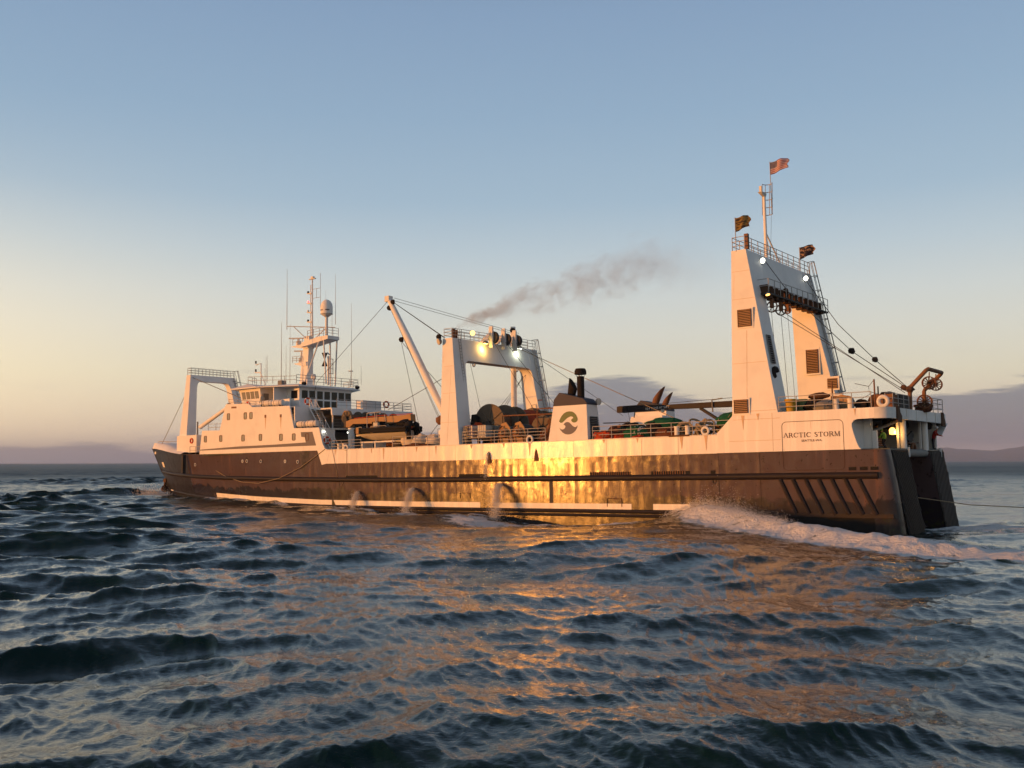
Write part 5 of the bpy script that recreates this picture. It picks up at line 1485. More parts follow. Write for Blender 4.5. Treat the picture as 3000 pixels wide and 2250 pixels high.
# tubular arch at the stern with net-handling wheels
mb = MB(); mb.tube([(-0.12, 5.8, 8.34), (-0.14, 5.8, 9.8), (-0.2, 5.8, 10.0), (-1.35, 5.8, 11.15), (-1.47, 5.95, 11.25), (-1.47, 9.6, 11.25), (-1.35, 9.8, 11.15), (-0.15, 9.8, 10.05), (-0.07, 9.8, 9.9), (-0.05, 9.8, 8.34)], 0.15, 10); ar = part('stern_arch', mb, 'ironbrown')
mb = MB(); mb.blob((-0.14, 5.8, 9.85), (.3, .3, .25), 4, .4); part('arch_joint', mb, 'rust', ar)
# mooring fairlead rings, bollards and rollers let into the rail
def ring_chock(s, t, z, h, w, parent=None):
    m_ = MB(); pts = [(s + w * math.sin(a), t, z + h * .5 + h * .5 * math.cos(a)) for a in np.linspace(0, 2 * PI, 15)[:-1]]; m_.tube(pts, 0.10, 8, True); return part('fairlead', m_, 'white2')
ring_chock(30.48, 0.02, 6.75, 0.62, 0.30); ring_chock(13.55, 0.02, 6.9, 0.55, 0.28); ring_chock(54.1, 0.05, 6.75, 0.5, 0.27); 
mb = MB(); mb.torus((0.15, 0.35, 8.72), (0, 1, 0), 0.32, 0.14, 16, 8); part('fairlead', mb, 'white2')
mb = MB(); mb.sz([(14.9, 6.82), (16.7, 6.82), (16.7, 6.95), (14.9, 6.95)], -0.06, .4); part('bollard_plinth', mb, 'rust')
for s, t, z, h in ((16.15, .3, 6.9, .75), (15.2, .3, 6.9, .75), (55.5, .4, 6.8, .65), (54.75, .4, 6.8, .65), (3.45, .4, 8.3, .75), (2.42, .4, 8.3, .75)):
    mb = MB(); mb.cyl((s, t, z), (s, t, z + h), 0.2, n=14); mb.cyl((s, t, z + h - .08), (s, t, z + h), .235, n=14); part('bollard', mb, 'white2')
# vent trunk beside the mid gantry
for i in range(12):
    mb = MB(); mb.box(38.1, 38.6, .5, .95, 6.95 + .14 * i, 7.03 + .14 * i); part('slat', mb, 'greysteel')
# pipes over the working deck
mb = MB(); mb.tube([(24.2, 2.2, 8.3), (21.6, 2.2, 8.25), (21.6, 2.2, 7.0)], .05, 6); part('deck_pipe', mb, 'darksteel')
mb = MB(); mb.tube([(35.2, 2.2, 6.6), (35.2, 2.2, 9.45), (28.6, 2.2, 9.35)], .07, 6); mb.tube([(31.2, 2.2, 6.6), (31.2, 2.2, 9.9), (28.4, 2.2, 9.85)], .08, 6); part('deck_pipe', mb, 'ironbrown')

# ================================================================== standing and running rigging (parts of the ship)
def wire(pts, r=0.022, name='wire', mat='wire', sag=0.0, parent=None):
    a = Vector(pts[0]); 
    if sag and len(pts) == 2:
        b2 = Vector(pts[1]); pts = [tuple(a.lerp(b2, u) - Vector((0, 0, sag * 4 * u * (1 - u)))) for u in np.linspace(0, 1, 9)]
    m_ = MB(); m_.tube(pts, r, 5); return part(name, m_, mat, parent)
wire([(89.2, 4.4, 14.7), (97.7, 6.6, 8.75)], 0.035, 'stay_wire', 'rope')
wire([(88.0, 4.7, 17.0), (79.0, 7.0, 13.4)], 0.05, 'stay_wire', 'greysteel')
wire([(88.0, 10.8, 16.9), (75.8, 7.8, 15.0)], 0.025, 'stay_wire')
wire([(41.4, 13.0, 18.9), (50.2, 3.2, 22.5)], 0.022, 'stay_wire'); wire([(41.4, 13.0, 18.7), (50.2, 3.2, 22.2)], 0.022, 'stay_wire')
for d in (0, .12, .24): wire([(41.3, 0.9 + d, 17.25), (49.5, 2.2 + d * .5, 21.9)], 0.018, 'topping_lift')
wire([(50.4, 3.0, 22.6), (64.6, 5.2, 14.8), (66.0, 5.6, 12.2)], 0.024, 'stay_wire')
wire([(48.6, 2.6, 17.6), (45.3, 2.2, 7.0)], 0.024, 'guy_wire'); wire([(48.6, 2.6, 17.7), (36.5, 2.0, 7.0)], 0.026, 'guy_wire')
wire([(49.9, 2.4, 21.2), (42.7, 1.6, 9.6)], 0.02, 'guy_wire'); wire([(49.9, 2.5, 21.0), (42.5, 1.7, 9.4)], 0.02, 'guy_wire')
wire([(57.0, 9.0, 11.4), (40.6, 1.1, 13.7)], 0.03, 'guy_wire'); wire([(50.5, 8, 7.6), (41.2, 1.4, 10.2)], 0.026, 'guy_wire'); wire([(49, 8, 7.2), (41.2, 1.2, 9.0)], .02, 'guy_wire', sag=.3)
for t0, t1 in ((3.0, 11.0), (3.2, 11.6), (2.4, 9.5)): wire([(40.3, 13.4, 15.5 if t0 > 2.5 else 15.0), (45.5, t1 + 1, 8.0)], 0.022, 'guy_wire')
wire([(40.6, 4.0, 14.9), (38.0, 3.0, 8.3)], .02, 'guy_wire')
wire([(39.7, 8.3, 17.5), (32.5, 9.0, 9.0)], .022, 'warp'); wire([(39.7, 10.1, 17.5), (28.5, 12.5, 9.5)], .022, 'warp'); wire([(39.7, 6.3, 17.5), (33.0, 5.5, 8.6)], .022, 'warp')
wire([(39.7, 10.2, 17.0), (16.2, 3.0, 7.75)], .034, 'warp', 'rope')
# falls of the aft gantry
for t, r_ in ((2.75, .02), (4.6, .02), (6.0, .016)):
    wire([(9.1, t + .3, 16.6), (9.4, t + 2.0, 8.5)], r_, 'fall')
wire([(9.1, 3.2, 16.5), (0.1, 5.9, 9.7)], .026, 'warp'); wire([(9.0, 4.9, 16.6), (0.2, 5.8, 9.6)], .026, 'warp')
w1 = wire([(9.9, 4.2, 20.6), (8.7, 5.6, 18.2), (4.7, 8.0, 13.3), (0.0, 6.0, 9.9)], .03, 'tackle_wire')
w1 = wire([(10.0, 12.6, 20.5), (6.6, 10.8, 15.9), (3.3, 9.2, 12.6), (-0.1, 6.2, 9.8)], .03, 'tackle_wire')
for p, sc in (((4.7, 8.0, 13.3), .24), ((3.3, 9.2, 12.6), .21), ((0.3, 5.9, 10.0), .2), ((8.9, 5.6, 18.3), .2), ((41.9, 0.9, 17.35), .26), ((49.4, 2.2, 21.85), .24), ((48.6, 2.6, 17.9), .26), ((50.0, 2.3, 21.3), .26)):
    m_ = MB(); m_.blob(p, (sc * 1.2, sc * .7, sc), 6, .3, 10, 7); part('tackle_block', m_, 'soot' if sc > .22 else 'rust')
wire([(10.35, 6.9, 25.4), (10.35, 6.4, 21.8)], .012, 'halyard')
# mooring line slung along the bow
pts = [(82.7, 1.95, 6.7), (79, 1.2, 5.4), (75, .55, 4.25), (71.5, .1, 3.62), (68, -.22, 3.45), (64.5, -.2, 3.95), (61, -.12, 5.1), (58.5, -.06, 6.3), (57.2, -.05, 6.95)]
wire(pts, .035, 'mooring_line', 'rope')
wire([(56.1, -.05, 6.85), (55.4, -.05, 4.6), (55.0, -.05, 3.0)], .02, 'heaving_line', 'rope'); wire([(53.9, -.05, 6.8), (53.9, -.05, 4.2), (54.8, -.05, 3.0)], .02, 'heaving_line', 'rope')
# tow line trailing from the ramp
wire([(0.8, 7.2, 2.0), (-3, 9.5, 1.3), (-14, 18, 0.4), (-24, 26, -0.4)], .035, 'trawl_line', 'rope')
# netting lines on the aft deck
wire([(2.9, 3.0, 10.3), (1.8, 2.6, 10.0), (0.9, 1.0, 10.3)], .022, 'guard_line'); wire([(1.8, 2.6, 10.0), (1.7, 2.4, 9.4), (3.4, 2.5, 8.6)], .018, 'guard_line'); wire([(1.7, 2.4, 9.6), (-0.1, 5.5, 9.0)], .018, 'guard_line')
mb = MB(); mb.cyl((0.9, 1.0, 8.3), (0.9, 1.0, 10.35), .06, n=6); part('guard_post', mb, 'ironbrown')
mb = MB(); mb.cyl((4.6, 3.0, 8.3), (4.6, 3.0, 10.6), .06, n=6); part('guard_post', mb, 'ironbrown')

# ================================================================== things aboard
# --- slewing derrick boom on the mid gantry
bt = thing('derrick_boom', 'long white cargo boom slanting up and left from the middle gantry', 'boom', (41.6, 1.2, 10.0))
og = (41.6, 1.2, 10.0)
mb = MB(); mb.tube([(41.6, 1.2, 10.0), (43.6, 1.5, 12.8), (47.2, 2.0, 18.0), (50.2, 2.5, 22.2)], [.30, .36, .36, .26], 14); mb.build('spar', 'white', bt, og)
mb = MB(); mb.box(50.0, 50.6, 2.2, 2.8, 22.0, 22.6); mb.build('boom_head', 'white2', bt, og)
mb = MB(); mb.blob((41.9, .9, 9.3), (.42, .35, .4), 2, .3); mb.build('heel_fitting', 'ironbrown', bt, og)
mb = MB(); mb.box(41.2, 41.6, 0.4, 0.8, 7.6, 8.3); mb.build('heel_box', 'white', bt, og)

# --- black deck crane between the funnels
og = (14.5, 6.5, 6.6)
ck = thing('deck_crane', 'black steel deck crane with a long level jib lettered in white', 'crane', og)
mb = MB(); mb.cyl((13.6, 6.5, 6.6), (13.6, 6.5, 9.2), .55, .45, n=16); mb.build('pedestal', 'navy', ck, og)
mb = MB(); mb.sz([(25.3, 9.86), (25.15, 9.5), (24.9, 9.37), (22.5, 9.42), (19.9, 9.45), (12.8, 9.32), (12.6, 9.85), (20.0, 9.86), (24.6, 9.98), (25.1, 9.98)], 6.25, 6.75); jb = mb.build('jib', 'pipe', ck, og, smooth=0)
mb = MB(); mb.box(24.2, 25.32, 6.22, 6.78, 9.4, 9.95); mb.build('jib_tip', 'pipe', ck, og)
mb = MB(); mb.cyl((15.0, 6.5, 8.0), (17.2, 6.5, 9.4), .14, n=10); mb.build('luffing_ram', 'darksteel', ck, og)
mb = MB(); mb.tube([(12.8, 6.5, 10.15), (20, 6.5, 10.0), (24.8, 6.5, 9.98)], .02, 4); mb.tube([(24.3, 6.5, 9.4), (24.0, 6.5, 7.9)], .02, 4); mb.tube([(23.6, 6.5, 9.4), (23.7, 6.5, 8.9)], .05, 5); mb.build('hoist_wire', 'wire', ck, og)
mb = MB(); mb.torus((23.9, 6.5, 7.9), (0, 1, 0), .22, .07, 12, 6); mb.build('hook_block', 'rust', ck, og)
mb = MB(); mb.tube([(15.9, 6.2, 9.0), (15.9, 6.1, 10.0), (15.0, 6.2, 10.1)], .06, 6); mb.build('hose', 'greysteel', ck, og)
lt = lettering('10.4 TONS AT 50FT', 'jib_lettering', 22.35, 9.50, 0.20, 2.35, 'textw', t=6.235, parent=None, slope=0.03)
lt.parent = ck; lt.matrix_parent_inverse = Matrix.Identity(4); lt.location = (-og[0], og[1], -og[2])
mb = MB(); mb.box(20.5, 20.75, 6.1, 6.24, 9.2, 9.46); mb.build('work_lamp', 'cream', ck, og)

# --- tan davit over the workboat
og = (56.5, 3.0, 6.6)
dv = thing('davit_crane', 'tan box-section davit arm stretched out over the black workboat', 'davit', og)
mb = MB(); mb.cyl((56.5, 3.0, 6.6), (56.5, 3.0, 9.2), .34, n=16); mb.build('pedestal', 'white', dv, og)
mb = MB(); mb.sz([(57.0, 9.3), (56.5, 9.25), (55.9, 9.6), (52.3, 9.5), (50.6, 9.42), (48.1, 9.65), (47.7, 9.75), (47.8, 10.2), (56.2, 10.12), (57.0, 9.9)], 2.7, 3.2); mb.build('arm', 'tan', dv, og, smooth=0)
mb = MB(); mb.sz([(47.95, 10.22), (47.4, 10.24), (47.3, 9.45), (47.9, 9.7)], 2.6, 3.3); mb.build('arm_head', 'tan', dv, og)
mb = MB(); mb.tube([(47.4, 2.95, 10.3), (52, 2.95, 10.32), (56.0, 2.95, 10.2)], .03, 4); mb.tube([(47.5, 2.95, 9.5), (47.55, 2.95, 8.7)], .05, 5); mb.build('hoist_rope', 'orange', dv, og)
mb = MB(); mb.cyl((47.55, 2.95, 8.75), (47.55, 2.95, 8.35), .1, n=8); mb.build('hook', 'soot', dv, og)
mb = MB(); mb.cyl((48.2, 2.95, 9.6), (48.1, 2.95, 8.35), .16, n=10); mb.build('ram', 'black', dv, og)
mb = MB(); mb.sz([(57.9, 9.3), (57.2, 9.3), (57.0, 10.6), (57.3, 11.1), (57.9, 11.15), (58.3, 10.7)], 3.3, 3.7); mb.build('counter_plate', 'tan', dv, og)

# --- workboat
og = (50.5, 1.9, 7.7)
wb = thing('workboat', 'black collared workboat with pale hull sitting in its cradle on deck', 'workboat', og)
rings = []
for s, hb, zk in ((46.6, 1.05, 7.95), (48.0, 1.15, 7.78), (50, 1.2, 7.72), (52, 1.12, 7.75), (53.2, .85, 7.95), (54.0, .45, 8.3), (54.5, .08, 8.65)):
    rings.append([(s, 1.9 - hb, 8.55), (s, 1.9 - hb * .8, 8.2), (s, 1.9, zk), (s, 1.9 + hb * .8, 8.2), (s, 1.9 + hb, 8.55)])
mb = MB(); mb.loft(rings, False, False); mb.add([rings[0][i] for i in range(5)], [(0, 1, 2, 3, 4)]); mb.build('hull', 'cream', wb, og)
for z, r_ in ((8.55, .17), (8.8, .19)):
    mb = MB(); mb.tube([(46.3, .85, z)] + [(s, 1.9 - hb - .05, z) for s, hb, _ in ((48, 1.15, 0), (50, 1.2, 0), (52, 1.12, 0), (53.2, .85, 0), (54.1, .45, 0))] + [(54.75, 1.9, z + .08)] + [(s, 1.9 + hb + .05, z) for s, hb, _ in ((54.1, .45, 0), (53.2, .85, 0), (52, 1.12, 0), (50, 1.2, 0), (48, 1.15, 0), (46.3, 1.05, 0))], r_, 8); mb.build('collar', 'black', wb, og)
for s in (53.0, 50.9):
    mb = MB(); mb.box(s - .2, s + .2, .58, .72, 8.4, 8.98); mb.build('collar_strap', 'tan', wb, og)
mb = MB(); mb.box(50.6, 51.8, 1.5, 2.3, 8.7, 9.6); mb.build('console', 'black', wb, og)
mb = MB(); mb.box(50.7, 51.3, 1.2, 1.6, 8.7, 9.5); mb.build('seat', 'cream', wb, og)
mb = MB(); mb.tube([(52.2, 1.2, 8.8), (52.2, 1.2, 10.5), (52.2, 2.6, 10.5), (52.2, 2.6, 8.8)], .045, 6); mb.tube([(50.9, 1.2, 9.4), (51.1, 1.2, 10.5), (51.1, 2.6, 10.5), (50.9, 2.6, 9.4)], .045, 6); mb.tube([(52.2, 1.2, 10.5), (50.3, 1.3, 10.55)], .045, 6); mb.build('tower_frame', 'railm', wb, og)
mb = MB(); mb.tube([(53.9, 1.3, 9.05), (52.9, 1.0, 9.1), (52.5, .95, 8.85), (51.6, .9, 8.85), (51.3, .9, 9.1), (49.2, .85, 9.1), (48.9, .85, 8.9)], .035, 5); mb.build('grab_rail', 'railm', wb, og)
for t in (1.3, 2.4):
    mb = MB(); mb.blob((46.5, t, 8.9), (.45, .3, .55), 3 + t, .25); mb.box(46.2, 46.6, t - .12, t + .12, 7.6, 8.7); mb.build('outboard', 'black', wb, og)
mb = MB(); mb.blob((47.4, 1.8, 9.3), (.9, .6, .35), 9, .5); mb.build('gear_cover', 'black', wb, og)
# its cradle
cr = thing('boat_cradle', 'white steel cradle under the black collared workboat', 'cradle', (50.5, 1.9, 6.6)); og = (50.5, 1.9, 6.6)
mb = MB(); mb.box(48.3, 53.2, 1.2, 1.4, 7.45, 7.6); mb.box(48.3, 53.2, 2.4, 2.6, 7.45, 7.6); mb.build('beam', 'white2', cr, og)
for s in (48.5, 51.0, 52.9):
    mb = MB(); mb.box(s - .08, s + .08, 1.15, 2.65, 6.6, 7.5); mb.build('leg', 'tan' if s < 50 else 'white2', cr, og)

# --- life-raft canisters
def raft(loc, label):
    o = thing('liferaft_canister', label, 'life raft', loc, 'life raft canisters on the house')
    s, t, z = loc
    mb = MB(); mb.lathe([(0.05, -.86), (.26, -.84), (.34, -.74), (.34, -.03), (.36, -.03), (.36, .03), (.34, .03), (.34, .74), (.26, .84), (.05, .86)], (0, 0, .38), (1, 0, 0), 16); mb.build('shell', 'raft', o)
    for d in (-.45, .45):
        mb = MB(); mb.torus((d, 0, .38), (1, 0, 0), .35, .02, 16, 4); mb.build('strap', 'darksteel', o)
    mb = MB(); mb.box(-.5, -.4, -.3, .3, -.02, .08); mb.box(.4, .5, -.3, .3, -.02, .08); mb.build('cradle', 'darksteel', o)
    return o
raft((61.8, .6, 9.38), 'white life raft canister on the lower deck edge, forward one of the pair')
raft((59.95, .6, 9.38), 'white life raft canister on the lower deck edge, nearest the stairs')
raft((68.2, 1.2, 12.05), 'white life raft canister beside the wheelhouse, next to the standing person')
raft((66.4, 1.2, 12.0), 'white life raft canister beside the wheelhouse, aft one of the pair')
# --- lifebuoys
def buoy(loc, label, axis=(0, 1, 0), R=.33):
    o = thing('lifebuoy', label, 'lifebuoy', loc, 'orange lifebuoys')
    mb = MB(); mb.torus((0, 0, 0), axis, R, .095, 20, 8); mb.build('ring', 'orange', o)
    for k in range(4):
        a = PI / 4 + k * PI / 2
        mb = MB(); q = Vector(axis).to_track_quat('Z', 'Y'); c = q @ Vector((R * math.cos(a), R * math.sin(a), 0)); mb.blob(tuple(c), (.115, .115, .115), 0, 0, 8, 6); mb.build('band', 'white', o)
    return o
buoy((62.9, 2.5, 12.4), 'orange lifebuoy hung on the rail below the shaded bridge windows', (1, .5, 0))
buoy((70.6, .25, 12.3), 'orange lifebuoy on the rail beside the wheelhouse wing windows')
buoy((57.6, .6, 7.9), 'orange lifebuoy on the white screen beside the lower stairs', (1, .3, 0))
buoy((59.0, 10.7, 12.2), 'orange lifebuoy at the far end of the upper after rail', (1, .3, 0))
buoy((58.8, 5.0, 9.9), 'orange lifebuoy under the upper deck, left of the pair of two', (1, .3, 0))
buoy((58.8, 6.2, 9.9), 'orange lifebuoy under the upper deck, nearest the tan davit', (1, .3, 0))
buoy((46.0, 9.0, 8.7), 'orange lifebuoy on the low rail right of the davit arm', (1, .5, 0))

# --- net reels
def reel(loc, R, w, core, label, matd='flange', matc='ironbrown', lime=False, name='net_reel', cat='net reel', group='big net reels on the working deck', axis=(0, 1, 0)):
    o = thing(name, label, cat, loc, group)
    z = R + .25
    for k, y in enumerate((-w / 2, w / 2)):
        m_ = MB(); m_.cyl((0, y - .05, z), (0, y + .05, z), R, n=28); fl = m_.build('flange', matd, o, smooth=30)
        for j in range(8):
            a = j * PI / 4 + .2; sgn = -1 if k == 0 else 1
            m_ = MB(); m_.tube([(0.25 * math.cos(a), y + sgn * .09, z + .25 * math.sin(a)), ((R - .06) * math.cos(a), y + sgn * .07, z + (R - .06) * math.sin(a))], .07, 4); m_.build('rib', matd, fl)
    m_ = MB(); m_.cyl((0, -w / 2, z), (0, w / 2, z), core, n=20); m_.build('wound_net', matc, o)
    if lime:
        m_ = MB(); m_.blob((.1, .1, z + core * .75), (core * .9, w * .42, core * .6), 4, .4); m_.build('net_bundle', 'netlime', o)
    for y in (-w / 2 - .25, w / 2 + .25):
        m_ = MB(); m_.hexa([(-.7, y - .1, 0), (.7, y - .1, 0), (.7, y + .1, 0), (-.7, y + .1, 0), (-.2, y - .1, z + .2), (.2, y - .1, z + .2), (.2, y + .1, z + .2), (-.2, y + .1, z + .2)]); m_.build('stand', 'darksteel', o)
    return o
reel((37.6, 4.3, 6.8), 1.85, 2.2, 1.0, 'big grey net reel with sunlit spokes, nearest the white gantry leg')
reel((37.2, 8.0, 6.8), 1.78, 3.0, 1.55, 'net reel wound with orange-brown netting behind the nearest grey one', matc='netorange')
reel((36.6, 11.6, 6.8), 1.65, 2.4, 1.1, 'net reel with a heap of lime green net on its drum', lime=True)
reel((32.2, 5.2, 6.7), 1.25, 1.8, .7, 'small grey reel just left of the funnel, behind the winch')
for i, (t, lab) in enumerate(((3.9, 'small winch reel with sunlit flange behind the davit pedestal'), (6.6, 'small grey winch reel in the middle behind the davit arm'), (9.3, 'small grey winch reel farthest right behind the davit arm'))):
    reel((57.3, t, 9.25), .78, 1.6, .45, lab, name='winch_reel', group='small winch reels below the bridge')

# --- trawl winches at the rail
def winch(loc, label, sc=1.0):
    o = thing('deck_winch', label, 'winch', loc, 'hydraulic winches at the port rail')
    m_ = MB(); m_.cyl((0, -.1, 1.05), (0, 1.2, 1.05), .75 * sc, n=20); m_.build('drum', 'darksteel', o)
    m_ = MB(); m_.sz([(-.9, 0), (.95, 0), (.7, .9), (.45, 1.9), (-.1, 2.05), (-.55, 1.5)], -.2, -.1); m_.build('side_plate', 'tan', o, smooth=0)
    m_ = MB(); m_.cyl((0.1, -.55, 1.05), (.1, -.2, 1.05), .42, n=16); m_.build('motor', 'ironbrown', o)
    m_ = MB(); m_.torus((.1, -.45, 1.05), (0, 1, 0), .42, .06, 16, 6); m_.lathe([(.1, 0), (.2, .05), (.16, .16), (.03, .2)], (.1, -.55, 1.05), (0, -1, 0), 12); m_.build('motor_cap', 'tan', o)
    m_ = MB(); m_.tube([(.5, -.4, .2), (.6, -.45, .9), (.35, -.5, 1.5), (.2, -.35, 1.7)], .07, 6); m_.tube([(-.6, -.3, .1), (-.5, -.4, .8), (-.2, -.4, 1.2)], .06, 6); m_.build('hose', 'rust', o)
    m_ = MB(); m_.box(-1, 1.1, -.5, 1.2, 0, .12); m_.build('base', 'rust', o)
    return o
winch((32.5, 1.35, 6.75), 'sunlit hydraulic winch behind the rail, nearest the funnel')
winch((34.2, 1.45, 6.75), 'hydraulic winch behind the rail, left of its twin and right of the totes', .85)
og = (29.3, 1.2, 6.6)
hp = thing('hydraulic_pump', 'bent brown pipework pump at the foot of the funnel', 'pump', og)
mb = MB(); mb.tube([(30.2, 1.2, 6.7), (29.7, 1.2, 7.3), (29.1, 1.2, 8.4), (29.0, 1.3, 8.7)], .16, 8); mb.build('pipe', 'ironbrown', hp, og)
mb = MB(); mb.box(28.7, 29.8, .9, 1.6, 6.6, 7.2); mb.cyl((29.0, 1.0, 8.6), (29.0, 1.6, 8.6), .25, n=10); mb.build('pump_body', 'rust', hp, og)
og = (38.1, 2.6, 8.0)
pb = thing('power_block', 'dark net hauling block with orange sheave beside the big grey reel', 'net hauler', og)
mb = MB(); mb.cyl((38.4, 2.2, 8.6), (38.4, 2.7, 8.6), .4, n=14); mb.build('sheave', 'orange', pb, og)
mb = MB(); mb.blob((38.9, 2.6, 9.0), (.45, .4, .8), 3, .5); mb.tube([(38.4, 2.6, 6.6), (38.6, 2.6, 8.3)], .16, 6); mb.build('frame', 'soot', pb, og)

# --- totes on a stand
def tote(loc, frame, fill, label):
    o = thing('bulk_tote', label, 'tote', loc, 'bulk totes beside the gantry leg')
    m_ = MB(); m_.box(-.46, .46, -.45, .45, .16, 1.15); m_.build('tank', fill, o)
    m_ = MB()
    for z in (.2, .5, .8, 1.12):
        m_.tube([(-.49, -.48, z), (.49, -.48, z), (.49, .48, z), (-.49, .48, z)], .022, 4, True)
    for x in (-.49, -.24, 0, .24, .49):
        m_.tube([(x, -.48, .14), (x, -.48, 1.14)], .02, 4); m_.tube([(x, .48, .14), (x, .48, 1.14)], .02, 4)
    m_.build('cage', frame, o)
    m_ = MB(); m_.box(-.5, .5, -.5, .5, .1, .15); m_.box(-.5, -.35, -.5, .5, 0, .1); m_.box(-.07, .07, -.5, .5, 0, .1); m_.box(.35, .5, -.5, .5, 0, .1); m_.build('pallet', 'cream', o)
    m_ = MB(); m_.cyl((0, 0, 1.15), (0, 0, 1.22), .12, n=10); m_.build('cap', 'darksteel', o)
    return o
tote((38.15, 1.2, 7.5), 'blueframe', 'cream', 'caged tote with violet frame and white panels, next to the gantry leg')
tote((37.7, 2.5, 7.5), 'blue', 'blue', 'dark blue tote just behind the violet caged one')
tote((36.55, 1.2, 7.45), 'cream', 'cream', 'cream coloured tote right of the violet caged one')
tote((36.0, 2.4, 7.45), 'greysteel', 'greysteel', 'grey tote behind the cream one, left of the winches')
og = (36.8, 1.8, 6.6)
sd = thing('tote_stand', 'low steel stand carrying the row of totes', 'stand', og)
mb = MB(); mb.box(35.3, 38.8, .7, 3.1, 7.38, 7.45); mb.build('platform', 'tan', sd, og)
for s in (35.5, 37.0, 38.5):
    mb = MB(); mb.box(s - .07, s + .07, .8, .95, 6.6, 7.38); mb.build('leg', 'rust', sd, og)

# --- nets, ropes and sacks on deck
def heap(name, loc, rad, mat, label, cat, seed, group=None, lines='rope', rough=.35, n=3):
    o = thing(name, label, cat, loc, group)
    m_ = MB(); m_.blob((0, 0, rad[2] * .75), rad, seed, rough, 22, 13, 2.2)
    for k in range(n):
        a = k * 2.1 + seed
        m_.blob((rad[0] * .55 * math.cos(a), rad[1] * .4 * math.sin(a), rad[2] * .55), (rad[0] * .5, rad[1] * .5, rad[2] * .6), seed + k + 1, rough, 16, 10, 2.6)
    m_.build('bundle', mat, o)
    m_ = MB(); r_ = random.Random(seed)
    for k in range(5):
        x0 = r_.uniform(-.8, .8) * rad[0]; pts = []
        for j in range(7):
            u = -1 + 2 * j / 6
            hx = x0 + .12 * rad[0] * math.sin(3 * u + k); hy = u * rad[1] * .95
            hz = rad[2] * (.75 + 1.03 * math.sqrt(max(0, 1 - min(1, (hx / rad[0]) ** 2 + (hy / rad[1]) ** 2))))
            pts.append((hx, hy, hz))
        m_.tube(pts, .03, 4)
    m_.build('lashing', lines, o)
    return o
NG = 'heaped nets along the port rail'
heap('net_heap', (23.4, .9, 6.6), (.95, .8, .55), 'netorange', 'bright orange net heap just right of the funnel louvres', 'net', 1, NG)
heap('net_heap', (22.9, 2.3, 6.7), (.9, .8, .75), 'netbrown', 'dull green and brown net heap behind the bright orange one', 'net', 2, NG, 'netgreen')
heap('net_heap', (21.6, 1.1, 6.6), (.8, .8, .42), 'netorange', 'low rust orange net heap, second from the funnel', 'net', 3, NG, 'netorange')
heap('net_heap', (20.3, 1.1, 6.6), (1.15, .95, .72), 'netgreen', 'rounded bright green net heap with pale lines', 'net', 4, NG, 'textw')
heap('net_heap', (22.2, 3.4, 6.9), (1.3, .9, .8), 'netblack', 'black net heap under the crane hook', 'net', 5, NG, 'netbrown')
heap('net_heap', (18.9, 1.7, 6.6), (1.1, 1.0, .85), 'netblack', 'black net heap left of the big green bale', 'net', 6, NG, 'netbrown')
heap('net_heap', (17.2, 1.0, 6.6), (1.3, .8, .58), 'netbrown', 'red-brown net heap below the big green bale', 'net', 7, NG, 'netorange')
heap('net_heap', (18.2, 2.2, 7.35), (1.75, 1.0, .65), 'netgreen', 'big dark green net bale lying on top of the heaps', 'net', 8, NG, 'netgreen', .2)
heap('net_heap', (12.0, 1.4, 7.5), (1.2, .8, .62), 'netgreen', 'green net bundle tied in pale rope beside the aft gantry', 'net', 9, NG, 'rope', .2)
heap('net_heap', (12.0, 1.2, 6.8), (1.0, .7, .45), 'netyellow', 'yellowish net bundle under the tied green one', 'net', 10, NG)
heap('net_heap', (19.8, .6, 6.6), (.55, .5, .35), 'netorange', 'small orange net lump below the bright green heap', 'net', 11, NG, 'netorange')
heap('net_heap', (24.0, .7, 6.6), (.5, .5, .33), 'netgreen', 'small green net lump at the foot of the funnel', 'net', 12, NG, 'netgreen')

NM = 'loose nets round the reels and under the bridge'
heap('net_heap', (39.2, 5.6, 6.6), (.9, .8, .55), 'netgreen', 'green net heap between the gantry leg and the big grey reel', 'net', 31, NM, 'netgreen')
heap('net_heap', (34.9, 4.2, 6.6), (1.0, .8, .6), 'netorange', 'orange net heap at the foot of the reels behind the winches', 'net', 32, NM, 'rope')
heap('net_heap', (30.6, 2.9, 6.6), (.9, .8, .9), 'netbrown', 'brown net heap behind the winch nearest the funnel', 'net', 33, NM, 'rope')
heap('net_heap', (58.0, 7.6, 9.25), (.7, 1.0, .5), 'netorange', 'orange net heap under the upper deck behind the davit', 'net', 34, NM, 'rope')
heap('gear_heap', (48.6, 4.8, 6.6), (1.5, .9, 1.0), 'netblack', 'dark gear heap behind the workboat stern', 'gear', 35, NM, 'ironbrown')
heap('net_heap', (52.5, 5.4, 6.6), (1.6, 1.0, 1.2), 'netbrown', 'brown net heap behind the workboat hull', 'net', 36, NM, 'rope')
heap('net_heap', (26.2, 8.0, 6.6), (1.5, 1.2, .9), 'netgreen', 'green net heap between the two funnels', 'net', 37, NM, 'netgreen')
def coils(name, loc, label, n, R, seed, mat='rope'):
    o = thing(name, label, 'rope', loc, 'thick mooring rope piles')
    r_ = random.Random(seed)
    for k in range(n):
        m_ = MB(); c = (r_.uniform(-.7, .7) * R, r_.uniform(-.4, .4) * R, .12 + r_.uniform(.0, 1.0) * R * .9)
        m_.torus(c, (r_.uniform(-1, 1), r_.uniform(-.9, .9), r_.uniform(.1, 1)), R * r_.uniform(.4, .75), .085, 18, 6); m_.build('rope_coil', mat, o)
    return o
coils('rope_pile', (15.7, 1.3, 6.7), 'pale rope coils draped behind the two white bollards', 9, .85, 3)
coils('rope_pile', (14.3, 1.1, 6.8), 'tall tangle of thick tan rope left of the rusty fairlead', 12, .95, 4)
